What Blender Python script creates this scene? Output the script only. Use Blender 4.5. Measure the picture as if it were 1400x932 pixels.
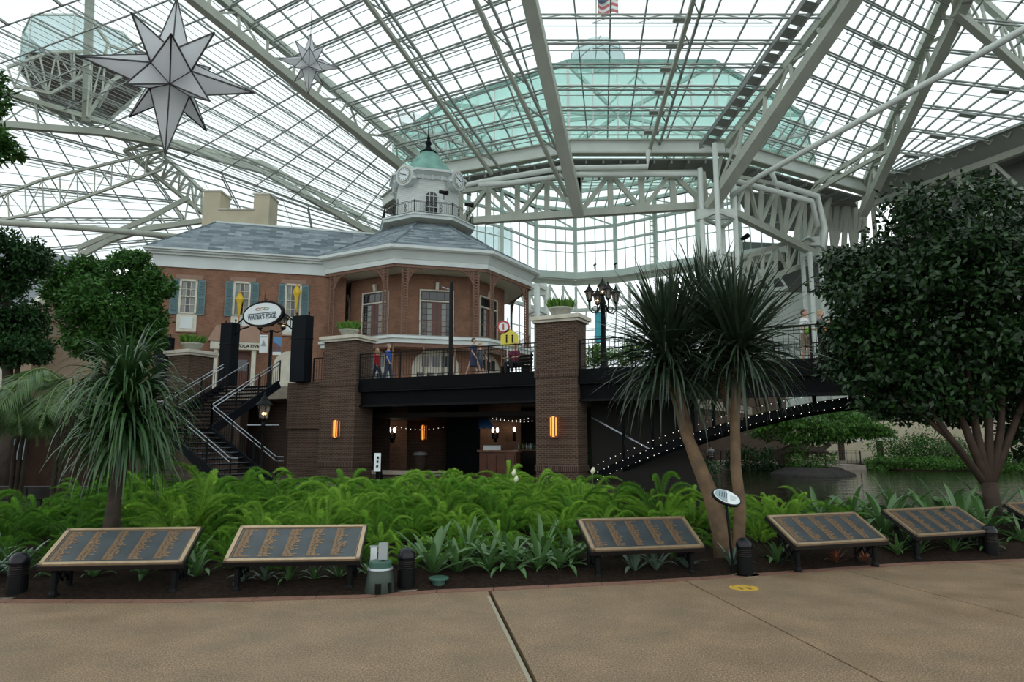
import bpy, math, random
from mathutils import Vector, Matrix, Euler
random.seed(7)
scene = bpy.context.scene
COL = scene.collection
for o in list(bpy.data.objects):
    bpy.data.objects.remove(o)

# ------------------------------------------------------------------ camera
FPX = 933.33                       # focal length in pixels of a 1400 px wide frame (24 mm on 36 mm)
PITCH = math.atan(134 / FPX)
EYE = 1.6
cam = bpy.data.cameras.new('camera')
cam.lens = 24; cam.sensor_width = 36; cam.clip_end = 600; cam.clip_start = 0.05
camo = bpy.data.objects.new('camera', cam); COL.objects.link(camo)
camo.location = (0, 0, EYE); camo.rotation_euler = (math.pi / 2 + PITCH, 0, 0)
scene.camera = camo

# ------------------------------------------------------------------ overcast sky and exposure
w = bpy.data.worlds.new('overcast_sky'); scene.world = w; w.use_nodes = True
bg = w.node_tree.nodes['Background']
bg.inputs[0].default_value = (0.93, 0.985, 1.0, 1); bg.inputs[1].default_value = 1.5
scene.view_settings.view_transform = 'Standard'; scene.view_settings.look = 'None'
scene.view_settings.exposure = 0.0; scene.view_settings.gamma = 1.0
scene.view_settings.use_curve_mapping = False

def ray(px, py):
    u = (px - 700) / FPX; v = (466 - py) / FPX
    return Vector((u, math.cos(PITCH) - math.sin(PITCH) * v, math.sin(PITCH) + math.cos(PITCH) * v))
def at(px, py, Y):                 # measured point of the photograph at its distance Y
    r = ray(px, py); return Vector((0, 0, EYE)) + r * (Y / r.y)
def atz(px, py, z):                # measured point at its height z
    r = ray(px, py); return Vector((0, 0, EYE)) + r * ((z - EYE) / r.z)

# ------------------------------------------------------------------ materials
M = {}
def nd(nt, t, **kw):
    n = nt.nodes.new(t)
    for k, v in kw.items():
        setattr(n, k, v)
    return n
def mat(name, col, rough=0.6, metal=0.0, var=0.0, scale=4.0, bump=0.0, bscale=40.0, spec=0.5, col2=None, island=False,
        trans=0.0, coord='Object', emit=None, estr=0.0, alpha=None):
    m = bpy.data.materials.new(name); m.use_nodes = True; nt = m.node_tree
    b = nt.nodes['Principled BSDF']
    b.inputs['Base Color'].default_value = (*col, 1); b.inputs['Roughness'].default_value = rough
    b.inputs['Metallic'].default_value = metal; b.inputs['Specular IOR Level'].default_value = spec
    tc = nd(nt, 'ShaderNodeTexCoord')
    if col2 is None and var:
        col2 = tuple(max(0, c * (1 - var)) for c in col)
    if col2 is not None:
        mx = nd(nt, 'ShaderNodeMix', data_type='RGBA')
        mx.inputs[6].default_value = (*col, 1); mx.inputs[7].default_value = (*col2, 1)
        if island:
            g = nd(nt, 'ShaderNodeNewGeometry'); nt.links.new(g.outputs['Random Per Island'], mx.inputs[0])
        else:
            n = nd(nt, 'ShaderNodeTexNoise'); n.inputs['Scale'].default_value = scale; n.inputs['Detail'].default_value = 6
            nt.links.new(tc.outputs[coord], n.inputs['Vector'])
            r = nd(nt, 'ShaderNodeValToRGB'); r.color_ramp.elements[0].position = .35; r.color_ramp.elements[1].position = .65
            nt.links.new(n.outputs[0], r.inputs[0]); nt.links.new(r.outputs[0], mx.inputs[0])
        nt.links.new(mx.outputs[2], b.inputs['Base Color'])
    if bump:
        n2 = nd(nt, 'ShaderNodeTexNoise'); n2.inputs['Scale'].default_value = bscale; n2.inputs['Detail'].default_value = 4
        nt.links.new(tc.outputs[coord], n2.inputs['Vector'])
        bp = nd(nt, 'ShaderNodeBump'); bp.inputs['Strength'].default_value = bump; bp.inputs['Distance'].default_value = .02
        nt.links.new(n2.outputs[0], bp.inputs['Height']); nt.links.new(bp.outputs[0], b.inputs['Normal'])
    if trans:
        b.inputs['Transmission Weight'].default_value = trans
    if emit:
        b.inputs['Emission Color'].default_value = (*emit, 1); b.inputs['Emission Strength'].default_value = estr
    M[name] = m
    return m
def brickmat(name, c1, c2, mortar, bw=.22, bh=.075, ms=.012, rough=.85, bump=.5, offset=.5, noise=.35, nscale=1.2):
    m = bpy.data.materials.new(name); m.use_nodes = True; nt = m.node_tree; b = nt.nodes['Principled BSDF']
    b.inputs['Roughness'].default_value = rough; b.inputs['Specular IOR Level'].default_value = .25
    uv = nd(nt, 'ShaderNodeUVMap'); uv.uv_map = 'UVMap'
    t = nd(nt, 'ShaderNodeTexBrick'); t.offset = offset
    for k, v in (('Color1', (*c1, 1)), ('Color2', (*c2, 1)), ('Mortar', (*mortar, 1))):
        t.inputs[k].default_value = v
    t.inputs['Scale'].default_value = 1; t.inputs['Mortar Size'].default_value = ms; t.inputs['Mortar Smooth'].default_value = .2
    t.inputs['Brick Width'].default_value = bw; t.inputs['Row Height'].default_value = bh
    nt.links.new(uv.outputs[0], t.inputs['Vector'])
    n = nd(nt, 'ShaderNodeTexNoise'); n.inputs['Scale'].default_value = nscale; n.inputs['Detail'].default_value = 5
    nt.links.new(uv.outputs[0], n.inputs['Vector'])
    mx = nd(nt, 'ShaderNodeMix', data_type='RGBA', blend_type='MULTIPLY'); mx.inputs[0].default_value = noise
    nt.links.new(t.outputs[0], mx.inputs[6]); nt.links.new(n.outputs[0], mx.inputs[7])
    nt.links.new(mx.outputs[2], b.inputs['Base Color'])
    bp = nd(nt, 'ShaderNodeBump'); bp.inputs['Strength'].default_value = bump; bp.inputs['Distance'].default_value = .01; bp.invert = True
    nt.links.new(t.outputs['Fac'], bp.inputs['Height']); nt.links.new(bp.outputs[0], b.inputs['Normal'])
    M[name] = m
def glassmat(name, tint, diff=(.8, .9, .9), dfac=.06, gfac=.05):
    m = bpy.data.materials.new(name); m.use_nodes = True; nt = m.node_tree
    nt.nodes.remove(nt.nodes['Principled BSDF']); out = nt.nodes['Material Output']
    tr = nd(nt, 'ShaderNodeBsdfTransparent'); tr.inputs[0].default_value = (*tint, 1)
    df = nd(nt, 'ShaderNodeBsdfDiffuse'); df.inputs[0].default_value = (*diff, 1)
    gl = nd(nt, 'ShaderNodeBsdfGlossy'); gl.inputs['Roughness'].default_value = .05
    a = nd(nt, 'ShaderNodeMixShader'); a.inputs[0].default_value = dfac
    c = nd(nt, 'ShaderNodeMixShader'); c.inputs[0].default_value = gfac
    nt.links.new(tr.outputs[0], a.inputs[1]); nt.links.new(df.outputs[0], a.inputs[2])
    nt.links.new(a.outputs[0], c.inputs[1]); nt.links.new(gl.outputs[0], c.inputs[2]); nt.links.new(c.outputs[0], out.inputs[0])
    M[name] = m
def leafmat(name, c1, c2, rough=.45, tl=.25, spec=.5):
    m = bpy.data.materials.new(name); m.use_nodes = True; nt = m.node_tree; b = nt.nodes['Principled BSDF']; out = nt.nodes['Material Output']
    g = nd(nt, 'ShaderNodeNewGeometry'); mx = nd(nt, 'ShaderNodeMix', data_type='RGBA')
    mx.inputs[6].default_value = (*c1, 1); mx.inputs[7].default_value = (*c2, 1)
    nt.links.new(g.outputs['Random Per Island'], mx.inputs[0]); nt.links.new(mx.outputs[2], b.inputs['Base Color'])
    b.inputs['Roughness'].default_value = rough; b.inputs['Specular IOR Level'].default_value = spec
    t = nd(nt, 'ShaderNodeBsdfTranslucent'); nt.links.new(mx.outputs[2], t.inputs[0])
    s = nd(nt, 'ShaderNodeMixShader'); s.inputs[0].default_value = tl
    nt.links.new(b.outputs[0], s.inputs[1]); nt.links.new(t.outputs[0], s.inputs[2]); nt.links.new(s.outputs[0], out.inputs[0])
    M[name] = m

mat('steel_white', (.50, .53, .45), .5, var=.12, scale=.6, spec=.3)
mat('steel_pale_lit', (.74, .79, .74), .5, var=.08, scale=.6, spec=.3)  # pale steel, colour lifted to make up for weak light at the far bay
mat('bar_grey', (.33, .36, .33), .5)
mat('deck_grey', (.30, .32, .30), .6, var=.2)
mat('wall_grey', (.33, .35, .32), .8, var=.15, scale=.3)
mat('wall_pale', (.62, .68, .63), .8, var=.1, scale=.3)
mat('wall_dark', (.12, .13, .12), .8, var=.25, scale=.3)
glassmat('roof_glass', (.93, .955, .955), (.85, .93, .93), .07, .03)
glassmat('teal_glass', (.86, .96, .935), (.50, .84, .75), .12, .03)
glassmat('blue_glass', (.80, .88, .88), (.5, .62, .62), .18, .05)
glassmat('clear_glass', (.55, .58, .56), (.5, .5, .48), .05, .12)
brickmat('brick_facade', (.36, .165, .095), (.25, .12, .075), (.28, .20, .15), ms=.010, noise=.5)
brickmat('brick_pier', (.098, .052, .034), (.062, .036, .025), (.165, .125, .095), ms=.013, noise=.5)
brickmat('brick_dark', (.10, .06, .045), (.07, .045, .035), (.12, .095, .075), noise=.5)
brickmat('brick_soldier', (.085, .042, .030), (.055, .030, .022), (.15, .115, .09), bw=.075, bh=.22, offset=0, noise=.4)
brickmat('shingle_slate', (.36, .43, .46), (.13, .17, .195), (.17, .21, .23), bw=.95, bh=.36, ms=.008, rough=.8, bump=.3, noise=.5, nscale=2.0)
brickmat('shingle_grey', (.30, .32, .34), (.24, .26, .28), (.16, .17, .18), bw=.8, bh=.28, ms=.010, rough=.8, bump=.3)
brickmat('siding_white', (.66, .70, .67), (.62, .66, .63), (.40, .43, .42), bw=60, bh=.16, ms=.012, rough=.6, bump=.6, noise=.1)
mat('trim_white', (.62, .68, .66), .5, var=.1, scale=.8)
mat('trim_cream', (.60, .58, .48), .6, var=.15, scale=3)
mat('stone_cap', (.60, .57, .47), .75, var=.2, scale=3, bump=.2)
mat('parapet_beige', (.50, .45, .32), .8, var=.15, scale=.8)
mat('stucco_tan', (.30, .23, .155), .85, var=.2, scale=.6)
mat('stucco_pink', (.30, .19, .14), .85, var=.15, scale=.8)
mat('shutter_teal', (.115, .20, .215), .6, var=.15, scale=4)
mat('copper_green', (.21, .43, .36), .7, var=.35, scale=1.5)
mat('iron_rust', (.19, .10, .065), .7, var=.3, scale=8)
mat('iron_black', (.006, .0065, .007), .5, var=.2, spec=.12)
mat('iron_blue', (.006, .008, .011), .6, spec=.08)
mat('rail_bright', (.30, .33, .36), .25, metal=.8)
mat('beam_black', (.004, .005, .006), .7, var=.3, scale=2, spec=.08)
mat('door_dark', (.035, .022, .018), .4)
mat('door_red', (.10, .030, .020), .45)
mat('curtain', (.30, .32, .30), .9, var=.2, scale=12)
mat('dark_glass', (.012, .014, .014), .08, spec=.7)
mat('wood_counter', (.13, .045, .022), .4, var=.3, scale=3)
mat('wood_top', (.22, .10, .05), .35, var=.2, scale=3)
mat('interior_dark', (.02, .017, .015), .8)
mat('timber_dark', (.035, .018, .012), .8, var=.3, spec=.15)
mat('soil', (.030, .019, .013), .95, var=.6, scale=22, bump=1.0, bscale=50, spec=.1)
mat('kerb_red', (.215, .105, .070), .85, var=.25, scale=9, bump=.3, bscale=60)
mat('joint_dark', (.06, .045, .035), .9)
mat('joint_pale', (.36, .33, .24), .5, metal=.2)
mat('concrete', (.30, .26, .21), .9, var=.2, scale=3, bump=.3)
mat('rock', (.03, .027, .024), .9, var=.4, scale=3, bump=1, bscale=8)
mat('bronze', (.32, .205, .115), .45, metal=.6, var=.2, scale=20)
mat('bronze_rim', (.48, .36, .23), .35, metal=.6, var=.15, scale=12)
mat('plaque_blue', (.052, .066, .074), .38, metal=.15, var=.35, scale=5)
mat('plaque_bk', (.010, .010, .011), .4)
mat('plastic_green', (.034, .055, .042), .5, var=.25, scale=8)
mat('plastic_teal', (.035, .10, .075), .5)
mat('metal_box', (.38, .42, .44), .35, metal=.6)
mat('lens_amber', (.020, .012, .009), .4)
mat('yellow_floor', (.55, .35, .035), .7, var=.15, scale=20)
mat('brown_print', (.20, .12, .04), .7)
mat('planter_stone', (.42, .42, .36), .8, var=.2, scale=6, bump=.2)
mat('sign_white', (.72, .78, .78), .5)
mat('sign_navy', (.025, .06, .085), .5)
mat('print_red', (.45, .06, .04), .5); mat('print_green', (.05, .25, .10), .5); mat('print_gold', (.45, .28, .05), .5)
mat('banner_blue', (.10, .25, .48), .7); mat('banner_brown', (.20, .12, .12), .7, var=.4, scale=8)
mat('banner_white', (.75, .80, .80), .7); mat('banner_grey', (.28, .36, .38), .7); mat('banner_cyan', (.05, .38, .45), .6)
mat('flag_yellow', (.62, .42, .03), .7); mat('flag_orange', (.50, .20, .02), .7)
mat('sign_yellow', (.65, .55, .06), .5); mat('sign_red', (.42, .05, .05), .5)
leafmat('star_panel', (.88, .89, .90), (.80, .81, .83), .5, .6, .3); mat('star_edge', (.03, .03, .028), .5)
mat('lamp_glass', (.25, .22, .18), .2, trans=.6)
mat('bulb', (1, .8, .5), .5, emit=(1, .72, .38), estr=14)
mat('bulb_small', (1, .9, .75), .5, emit=(1, .86, .66), estr=8)
mat('string_bulb', (1, .95, .85), .5, emit=(1, .93, .82), estr=1.1)
mat('sconce_glow', (.8, .35, .08), .5, emit=(1, .30, .055), estr=1.5)
mat('awning_blue', (.06, .25, .62), .6, emit=None)
mat('navy_flag', (.12, .16, .30), .7); mat('flag_red', (.50, .10, .10), .7); mat('flag_white', (.75, .75, .75), .7)
mat('trunk_tan', (.15, .095, .05), .85, var=.4, scale=7, bump=.6, bscale=14)
mat('trunk_dark', (.055, .04, .028), .9, var=.4, scale=6, bump=.8, bscale=12)
mat('trunk_red', (.050, .029, .018), .85, var=.4, scale=5, bump=.6, bscale=12)
mat('stem_green', (.10, .17, .04), .7)
mat('skin', (.46, .27, .19), .55); mat('skin_tan', (.36, .20, .13), .55)
mat('hair_brown', (.06, .035, .02), .7); mat('hair_blond', (.38, .26, .12), .7); mat('hair_grey', (.22, .17, .14), .7)
mat('eye_dark', (.03, .02, .02), .3)
for nme, c in dict(red=(.40, .02, .03), blue=(.02, .10, .40), navy=(.028, .035, .075), jean=(.04, .06, .11), white=(.68, .70, .70), grey=(.10, .105, .115),
                   black=(.012, .012, .014), khaki=(.26, .20, .13), maroon=(.13, .012, .045), orange=(.50, .13, .02), lime=(.20, .42, .05), pale=(.42, .45, .50)).items():
    mat('cloth_' + nme, c, .85, var=.2, scale=10)
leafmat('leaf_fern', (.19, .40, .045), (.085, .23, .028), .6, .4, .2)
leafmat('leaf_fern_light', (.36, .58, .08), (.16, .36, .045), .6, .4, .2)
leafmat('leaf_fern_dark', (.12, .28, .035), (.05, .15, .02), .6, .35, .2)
leafmat('leaf_brom', (.12, .24, .065), (.055, .13, .045), .3, .25, .6)
leafmat('leaf_agave', (.13, .20, .145), (.08, .14, .10), .35, .15, .6)
leafmat('leaf_red', (.30, .055, .02), (.16, .06, .02), .4, .2)
leafmat('leaf_tail', (.055, .125, .036), (.014, .048, .015), .3, .15, .4)
leafmat('leaf_tail_dark', (.040, .068, .036), (.012, .024, .013), .3, .12, .5)
leafmat('leaf_tree_dark', (.025, .066, .016), (.007, .020, .007), .35, .12, .3)  # dark leaves, lowered further so the colour holds the gallery's shading
leafmat('leaf_tree', (.065, .17, .028), (.020, .070, .014), .5, .25, .2)
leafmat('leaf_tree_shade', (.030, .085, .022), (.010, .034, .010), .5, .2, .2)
leafmat('leaf_palm', (.11, .20, .06), (.05, .11, .03), .4, .3)
leafmat('leaf_bank_shaded', (.085, .20, .03), (.028, .085, .015), .5, .25, .2)  # darker copy of the shrub green; the far bank's shade is in the colour
leafmat('leaf_shrub', (.16, .33, .045), (.06, .16, .025), .5, .3)
mat('iron_dome', (.006, .007, .010), .28, spec=.3)
mat('petal', (.75, .75, .55), .6)

# aggregate paving
m = mat('paving', (.255, .175, .112), .8); nt = m.node_tree; b = nt.nodes['Principled BSDF']
tc = nd(nt, 'ShaderNodeTexCoord')
def noise(sc, det=3):
    n = nd(nt, 'ShaderNodeTexNoise'); n.inputs['Scale'].default_value = sc; n.inputs['Detail'].default_value = det
    nt.links.new(tc.outputs['Object'], n.inputs['Vector']); return n
def ramp(n, *st):
    r = nd(nt, 'ShaderNodeValToRGB'); e = r.color_ramp.elements
    e[0].position, e[0].color = st[0][0], (*st[0][1], 1); e[1].position, e[1].color = st[-1][0], (*st[-1][1], 1)
    for p_, c_ in st[1:-1]:
        x = e.new(p_); x.color = (*c_, 1)
    nt.links.new(n.outputs[0], r.inputs[0]); return r
fine = ramp(noise(75, 2), (.28, (.095, .056, .030)), (.5, (.240, .163, .094)), (.74, (.45, .345, .22)))
big = ramp(noise(2.2, 8), (.3, (.76, .76, .77)), (.7, (1.05, 1.0, .97)))
mx = nd(nt, 'ShaderNodeMix', data_type='RGBA', blend_type='MULTIPLY'); mx.inputs[0].default_value = 1
nt.links.new(fine.outputs[0], mx.inputs[6]); nt.links.new(big.outputs[0], mx.inputs[7]); nt.links.new(mx.outputs[2], b.inputs['Base Color'])
rr = ramp(noise(1.6, 4), (.35, (.42,) * 3), (.7, (.75,) * 3)); nt.links.new(rr.outputs[0], b.inputs['Roughness'])
bp = nd(nt, 'ShaderNodeBump'); bp.inputs['Strength'].default_value = .35; bp.inputs['Distance'].default_value = .004
nt.links.new(noise(170, 2).outputs[0], bp.inputs['Height']); nt.links.new(bp.outputs[0], b.inputs['Normal'])
# lagoon water
m = mat('water', (.014, .016, .008), .05, spec=.45); nt = m.node_tree; b = nt.nodes['Principled BSDF']
tc = nd(nt, 'ShaderNodeTexCoord'); mp = nd(nt, 'ShaderNodeMapping'); mp.inputs['Scale'].default_value = (.55, 1.6, 1)
nt.links.new(tc.outputs['Object'], mp.inputs[0])
n = nd(nt, 'ShaderNodeTexNoise'); n.inputs['Scale'].default_value = 1.5; n.inputs['Detail'].default_value = 3
nt.links.new(mp.outputs[0], n.inputs['Vector'])
bp = nd(nt, 'ShaderNodeBump'); bp.inputs['Strength'].default_value = .22; bp.inputs['Distance'].default_value = .12
nt.links.new(n.outputs[0], bp.inputs['Height']); nt.links.new(bp.outputs[0], b.inputs['Normal'])

# ------------------------------------------------------------------ mesh helpers
ORG = {}
def V(*a): return Vector(a)
def org(o):
    return ORG.get(o.name, Vector((0, 0, 0)))
class MB:
    def __init__(s): s.v = []; s.f = []
    def quad(s, *ps):
        k = len(s.v); s.v += [tuple(p) for p in ps]; s.f.append(tuple(range(k, k + len(ps)))); return s
    def hexa(s, lo, hi):            # two loops of n points each
        k = len(s.v); n = len(lo); s.v += [tuple(p) for p in lo] + [tuple(p) for p in hi]
        s.f.append(tuple(k + i for i in reversed(range(n)))); s.f.append(tuple(k + n + i for i in range(n)))
        for i in range(n):
            j = (i + 1) % n; s.f.append((k + i, k + j, k + n + j, k + n + i))
        return s
    def obox(s, c, ax, ay, az, sx, sy, sz):     # oriented box: centre, axes, full sizes
        c = Vector(c); ax, ay, az = Vector(ax) * sx / 2, Vector(ay) * sy / 2, Vector(az) * sz / 2
        return s.hexa([c - ax - ay - az, c + ax - ay - az, c + ax + ay - az, c - ax + ay - az],
                      [c - ax - ay + az, c + ax - ay + az, c + ax + ay + az, c - ax + ay + az])
    def box(s, c, sx, sy, sz): return s.obox(c, (1, 0, 0), (0, 1, 0), (0, 0, 1), sx, sy, sz)
    def beam(s, a, b, w, h=None, up=(0, 0, 1)):
        a, b = Vector(a), Vector(b); d = b - a
        if d.length < 1e-6: return s
        d.normalize(); up = Vector(up)
        if abs(d.dot(up)) > .98: up = Vector((0, 1, 0)) if abs(d.y) < .9 else Vector((1, 0, 0))
        x = d.cross(up).normalized(); y = x.cross(d).normalized(); h = h or w
        x *= w / 2; y *= h / 2
        return s.hexa([a - x - y, a + x - y, a + x + y, a - x + y], [b - x - y, b + x - y, b + x + y, b - x + y])
    def tube(s, pts, rad, n=8, cap=True):
        pts = [Vector(p) for p in pts]
        if not hasattr(rad, '__len__'): rad = [rad] * len(pts)
        k0 = len(s.v); ref = None
        for i, p in enumerate(pts):
            d = (pts[min(i + 1, len(pts) - 1)] - pts[max(i - 1, 0)])
            d = d.normalized() if d.length > 1e-9 else Vector((0, 0, 1))
            if ref is None: ref = Vector((1, 0, 0)) if abs(d.x) < .8 else Vector((0, 1, 0))
            x = (ref - d * ref.dot(d)).normalized(); ref = x; y = d.cross(x)
            for j in range(n):
                a = 2 * math.pi * j / n
                s.v.append(tuple(p + (x * math.cos(a) + y * math.sin(a)) * rad[i]))
        for i in range(len(pts) - 1):
            for j in range(n):
                a = k0 + i * n + j; b_ = k0 + i * n + (j + 1) % n
                s.f.append((a, b_, b_ + n, a + n))
        if cap:
            s.f.append(tuple(k0 + j for j in reversed(range(n)))); e = k0 + (len(pts) - 1) * n
            s.f.append(tuple(e + j for j in range(n)))
        return s
    def lathe(s, c, prof, n=16, rot=0.0):        # profile of (radius, z)
        c = Vector(c); k0 = len(s.v)
        for r, z in prof:
            for j in range(n):
                a = 2 * math.pi * j / n + rot
                s.v.append((c.x + r * math.cos(a), c.y + r * math.sin(a), c.z + z))
        for i in range(len(prof) - 1):
            for j in range(n):
                a = k0 + i * n + j; b_ = k0 + i * n + (j + 1) % n
                s.f.append((a, b_, b_ + n, a + n))
        s.f.append(tuple(k0 + j for j in reversed(range(n)))); e = k0 + (len(prof) - 1) * n
        s.f.append(tuple(e + j for j in range(n)))
        return s
    def loft(s, rings, n=12):                    # rings of (centre, rx, ry) lying level
        k0 = len(s.v)
        for c, rx, ry in rings:
            for j in range(n):
                a = 2 * math.pi * j / n; s.v.append((c[0] + rx * math.cos(a), c[1] + ry * math.sin(a), c[2]))
        for i in range(len(rings) - 1):
            for j in range(n):
                a = k0 + i * n + j; b_ = k0 + i * n + (j + 1) % n; s.f.append((a, b_, b_ + n, a + n))
        s.f.append(tuple(k0 + j for j in reversed(range(n)))); e = k0 + (len(rings) - 1) * n
        s.f.append(tuple(e + j for j in range(n))); return s
    def ball(s, c, rx, ry=None, rz=None, n=10, m=6):
        ry = ry or rx; rz = rz or rx; c = Vector(c)
        return s.loft([((c.x, c.y, c.z - rz * math.cos(math.pi * i / m)), max(.02, math.sin(math.pi * i / m)) * rx,
                        max(.02, math.sin(math.pi * i / m)) * ry) for i in range(m + 1)], n)
    def prism(s, poly, off):                     # closed 3-D polygon pushed along off
        off = Vector(off); return s.hexa([Vector(p) for p in poly], [Vector(p) + off for p in poly])
    def build(s, name, m, parent=None, local=False, smooth=False, uv=False, loc=None):
        base = Vector((0, 0, 0)) if local else (org(parent) if parent else Vector(loc or (0, 0, 0)))
        vs = s.v if base.length == 0 else [(x - base.x, y - base.y, z - base.z) for x, y, z in s.v]
        me = bpy.data.meshes.new(name); me.from_pydata(vs, [], s.f); me.materials.append(M[m])
        if smooth:
            me.polygons.foreach_set('use_smooth', [True] * len(me.polygons))
        o = bpy.data.objects.new(name, me); COL.objects.link(o)
        if parent:
            o.parent = parent; ORG[o.name] = org(parent)
        else:
            o.location = base; ORG[o.name] = base
        if uv: boxuv(me, base)
        return o
def boxuv(me, base=Vector((0, 0, 0))):
    l = me.uv_layers.new(name='UVMap'); vv = me.vertices
    for p in me.polygons:
        n = p.normal
        if abs(n.z) > .985: t, b_ = Vector((1, 0, 0)), Vector((0, 1, 0))
        else:
            t = Vector((0, 0, 1)).cross(n).normalized(); b_ = n.cross(t)
        for li in p.loop_indices:
            q = vv[me.loops[li].vertex_index].co + base; l.data[li].uv = (q.dot(t), q.dot(b_))
def tag(o, label, cat=None, group=None, kind=None):
    o['label'] = label
    if cat: o['category'] = cat
    if group: o['group'] = group
    if kind: o['kind'] = kind
    return o
def thing(name, label, cat, loc=(0, 0, 0), group=None, rotz=0.0, kind=None):
    o = bpy.data.objects.new(name, None); COL.objects.link(o); o.empty_display_size = .2
    o.location = loc; o.rotation_euler = (0, 0, rotz); ORG[o.name] = Vector(loc)
    return tag(o, label, cat, group, kind)
def dup(o, parent=None):
    c = o.copy(); COL.objects.link(c)
    if parent: c.parent = parent
    for ch in o.children: dup(ch, c)
    return c
def struct(mb, name, m, label, uv=False, smooth=False, loc=None):
    return tag(mb.build(name, m, uv=uv, smooth=smooth, loc=loc), label, None, None, 'structure')
def lerp(a, b, t): return Vector(a) * (1 - t) + Vector(b) * t
UP = V(0, 0, 1)
def text(name, body, size, c, right, up, m, parent, depth=.01, fit=None):     # raised lettering as a mesh
    cu = bpy.data.curves.new(name, 'FONT'); cu.body = body; cu.size = size; cu.align_x = 'CENTER'; cu.align_y = 'CENTER'; cu.extrude = depth
    cu.resolution_u = 2; cu.offset = size * .02
    t = bpy.data.objects.new(name, cu); COL.objects.link(t); bpy.context.view_layer.update()
    me = bpy.data.meshes.new_from_object(t.evaluated_get(bpy.context.evaluated_depsgraph_get())); bpy.data.objects.remove(t)
    k = 1.0
    if fit:
        xs = [v.co.x for v in me.vertices]; k = fit / (max(xs) - min(xs))
    right, up, c = Vector(right), Vector(up), Vector(c); nn = right.cross(up); base = org(parent)
    for v in me.vertices: v.co = c + right * v.co.x * k + up * v.co.y + nn * v.co.z - base
    me.materials.clear(); me.materials.append(M[m]); me.name = name
    o = bpy.data.objects.new(name, me); COL.objects.link(o); o.parent = parent; ORG[o.name] = base
    return o
# ================================================================== ground
EDGE_PX = [(-260, 822), (-40, 820), (0, 819), (250, 819), (495, 813), (600, 806), (700, 802), (850, 795), (1000, 786), (1140, 776), (1240, 769), (1400, 764), (1560, 757)]
EDGE = [atz(x, y, 0) for x, y in EDGE_PX]
EDGE = [V(-14, EDGE[0].y - .3, 0)] + EDGE + [V(16, EDGE[-1].y + 1.6, 0)]
def edge_y(x):
    for a, b_ in zip(EDGE, EDGE[1:]):
        if a.x <= x <= b_.x: return a.y + (b_.y - a.y) * (x - a.x) / (b_.x - a.x)
    return EDGE[0].y if x < EDGE[0].x else EDGE[-1].y
KW = .16                                       # width of the red kerb strip
def edge_cut(x0, x1, off):
    pts = [V(x0, edge_y(x0) + off, 0)] + [V(p.x, p.y + off, 0) for p in EDGE if x0 + 1e-3 < p.x < x1 - 1e-3] + [V(x1, edge_y(x1) + off, 0)]
    return pts
floor = thing('floor', 'brown exposed-aggregate concrete promenade in large slabs', None, kind='structure')
JN = []
for a, b_ in (((668, 815), (725, 932)), ((945, 800), (1200, 932)), ((1179, 789), (1400, 848))):
    p, q = atz(*a, 0), atz(*b_, 0); d = (q - p) / (q.y - p.y); JN.append((p, p + d * (-9 - p.y)))
cuts = [None] + JN + [None]; G = .009
for i in range(4):
    l, r = cuts[i], cuts[i + 1]
    x0 = l[0].x + (G * 2 if i == 1 else G) if l else -14; x1 = r[0].x - (G * 2 if i == 0 else G) if r else 16
    top = edge_cut(x0, x1, -KW)
    near = [V(r[1].x - G if r else 16, -9, 0), V(l[1].x + G if l else -14, -9, 0)]
    poly = [V(p.x, p.y, -.12) for p in top + near]
    poly.reverse()
    MB().prism(poly, (0, 0, .12)).build('paving_slab', 'paving', floor)
MB().prism([V(-14, -9, -.2), V(16, -9, -.2), V(16, 12, -.2), V(-14, 12 - 5, -.2)], (0, 0, .07)).build('base_slab', 'joint_dark', floor)
p, q = JN[0]; mb = MB(); mb.beam(V(p.x, p.y, -.05) , V(q.x, q.y, -.05), .03, .104); mb.build('brass_joint_strip', 'joint_pale', floor)
for p, q in JN[1:]:
    mb = MB(); mb.beam(V(p.x, p.y, -.06), V(q.x, q.y, -.06), .02, .10); mb.build('joint_filler', 'joint_dark', floor)
# red kerb strip, one stone after the other
x = -14.0
while x < 15.9:
    x1 = min(16, x + .6); t = edge_cut(x + .004, x1 - .004, 0); u = edge_cut(x + .004, x1 - .004, -KW + .006)
    MB().prism([V(p.x, p.y, -.12) for p in u + t[::-1]], (0, 0, .124)).build('kerb_stone', 'kerb_red', floor); x = x1
# planting bed
def bed_z(x, v):
    h = .05 + .20 * math.sin(min(1, v * 1.3) * math.pi / 2)
    k = min(1, max(0, (x - 1.2) / 2.0))                     # to the right the bank falls to the lagoon
    return h * (1 - k) + k * (.05 + .18 * math.sin(min(1, v * 1.6) * math.pi) - 1.15 * max(0, v - .45) / .55)
def bed_pt(x, v):
    return V(x, edge_y(x) + .005 + v * 7.2, bed_z(x, v))
NX, NV = 90, 16; mb = MB()
for j in range(NV + 1):
    for i in range(NX + 1):
        x = -14 + 30 * i / NX; p = bed_pt(x, j / NV)
        rr = random.uniform(-.025, .025) if j else 0
        mb.v.append((p.x, p.y, p.z + rr - (.06 if j == 0 else 0)))
for j in range(NV):
    for i in range(NX):
        a = j * (NX + 1) + i; mb.f.append((a, a + 1, a + NX + 2, a + NX + 1))
bed = tag(mb.build('planting_bed', 'soil', smooth=True), 'dark mulched planting bed behind the red kerb', None, None, 'structure')
E1 = V(-.90, .436, 0).normalized(); E2 = V(-E1.y * -1, 0, 0); E2 = V(.436, .90, 0).normalized()
C1 = V(2.33, 24.4, 0)                                       # near corner of the tall brick pier
mb = MB(); mb.prism([V(-70, 12, -.4), V(-2, 12.5, -.4), V(1.2, 16, -.4), V(3.4, 24, -.4), V(8, 34, -.4), V(4, 75, -.4), V(-70, 75, -.4)], (0, 0, .38))
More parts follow.
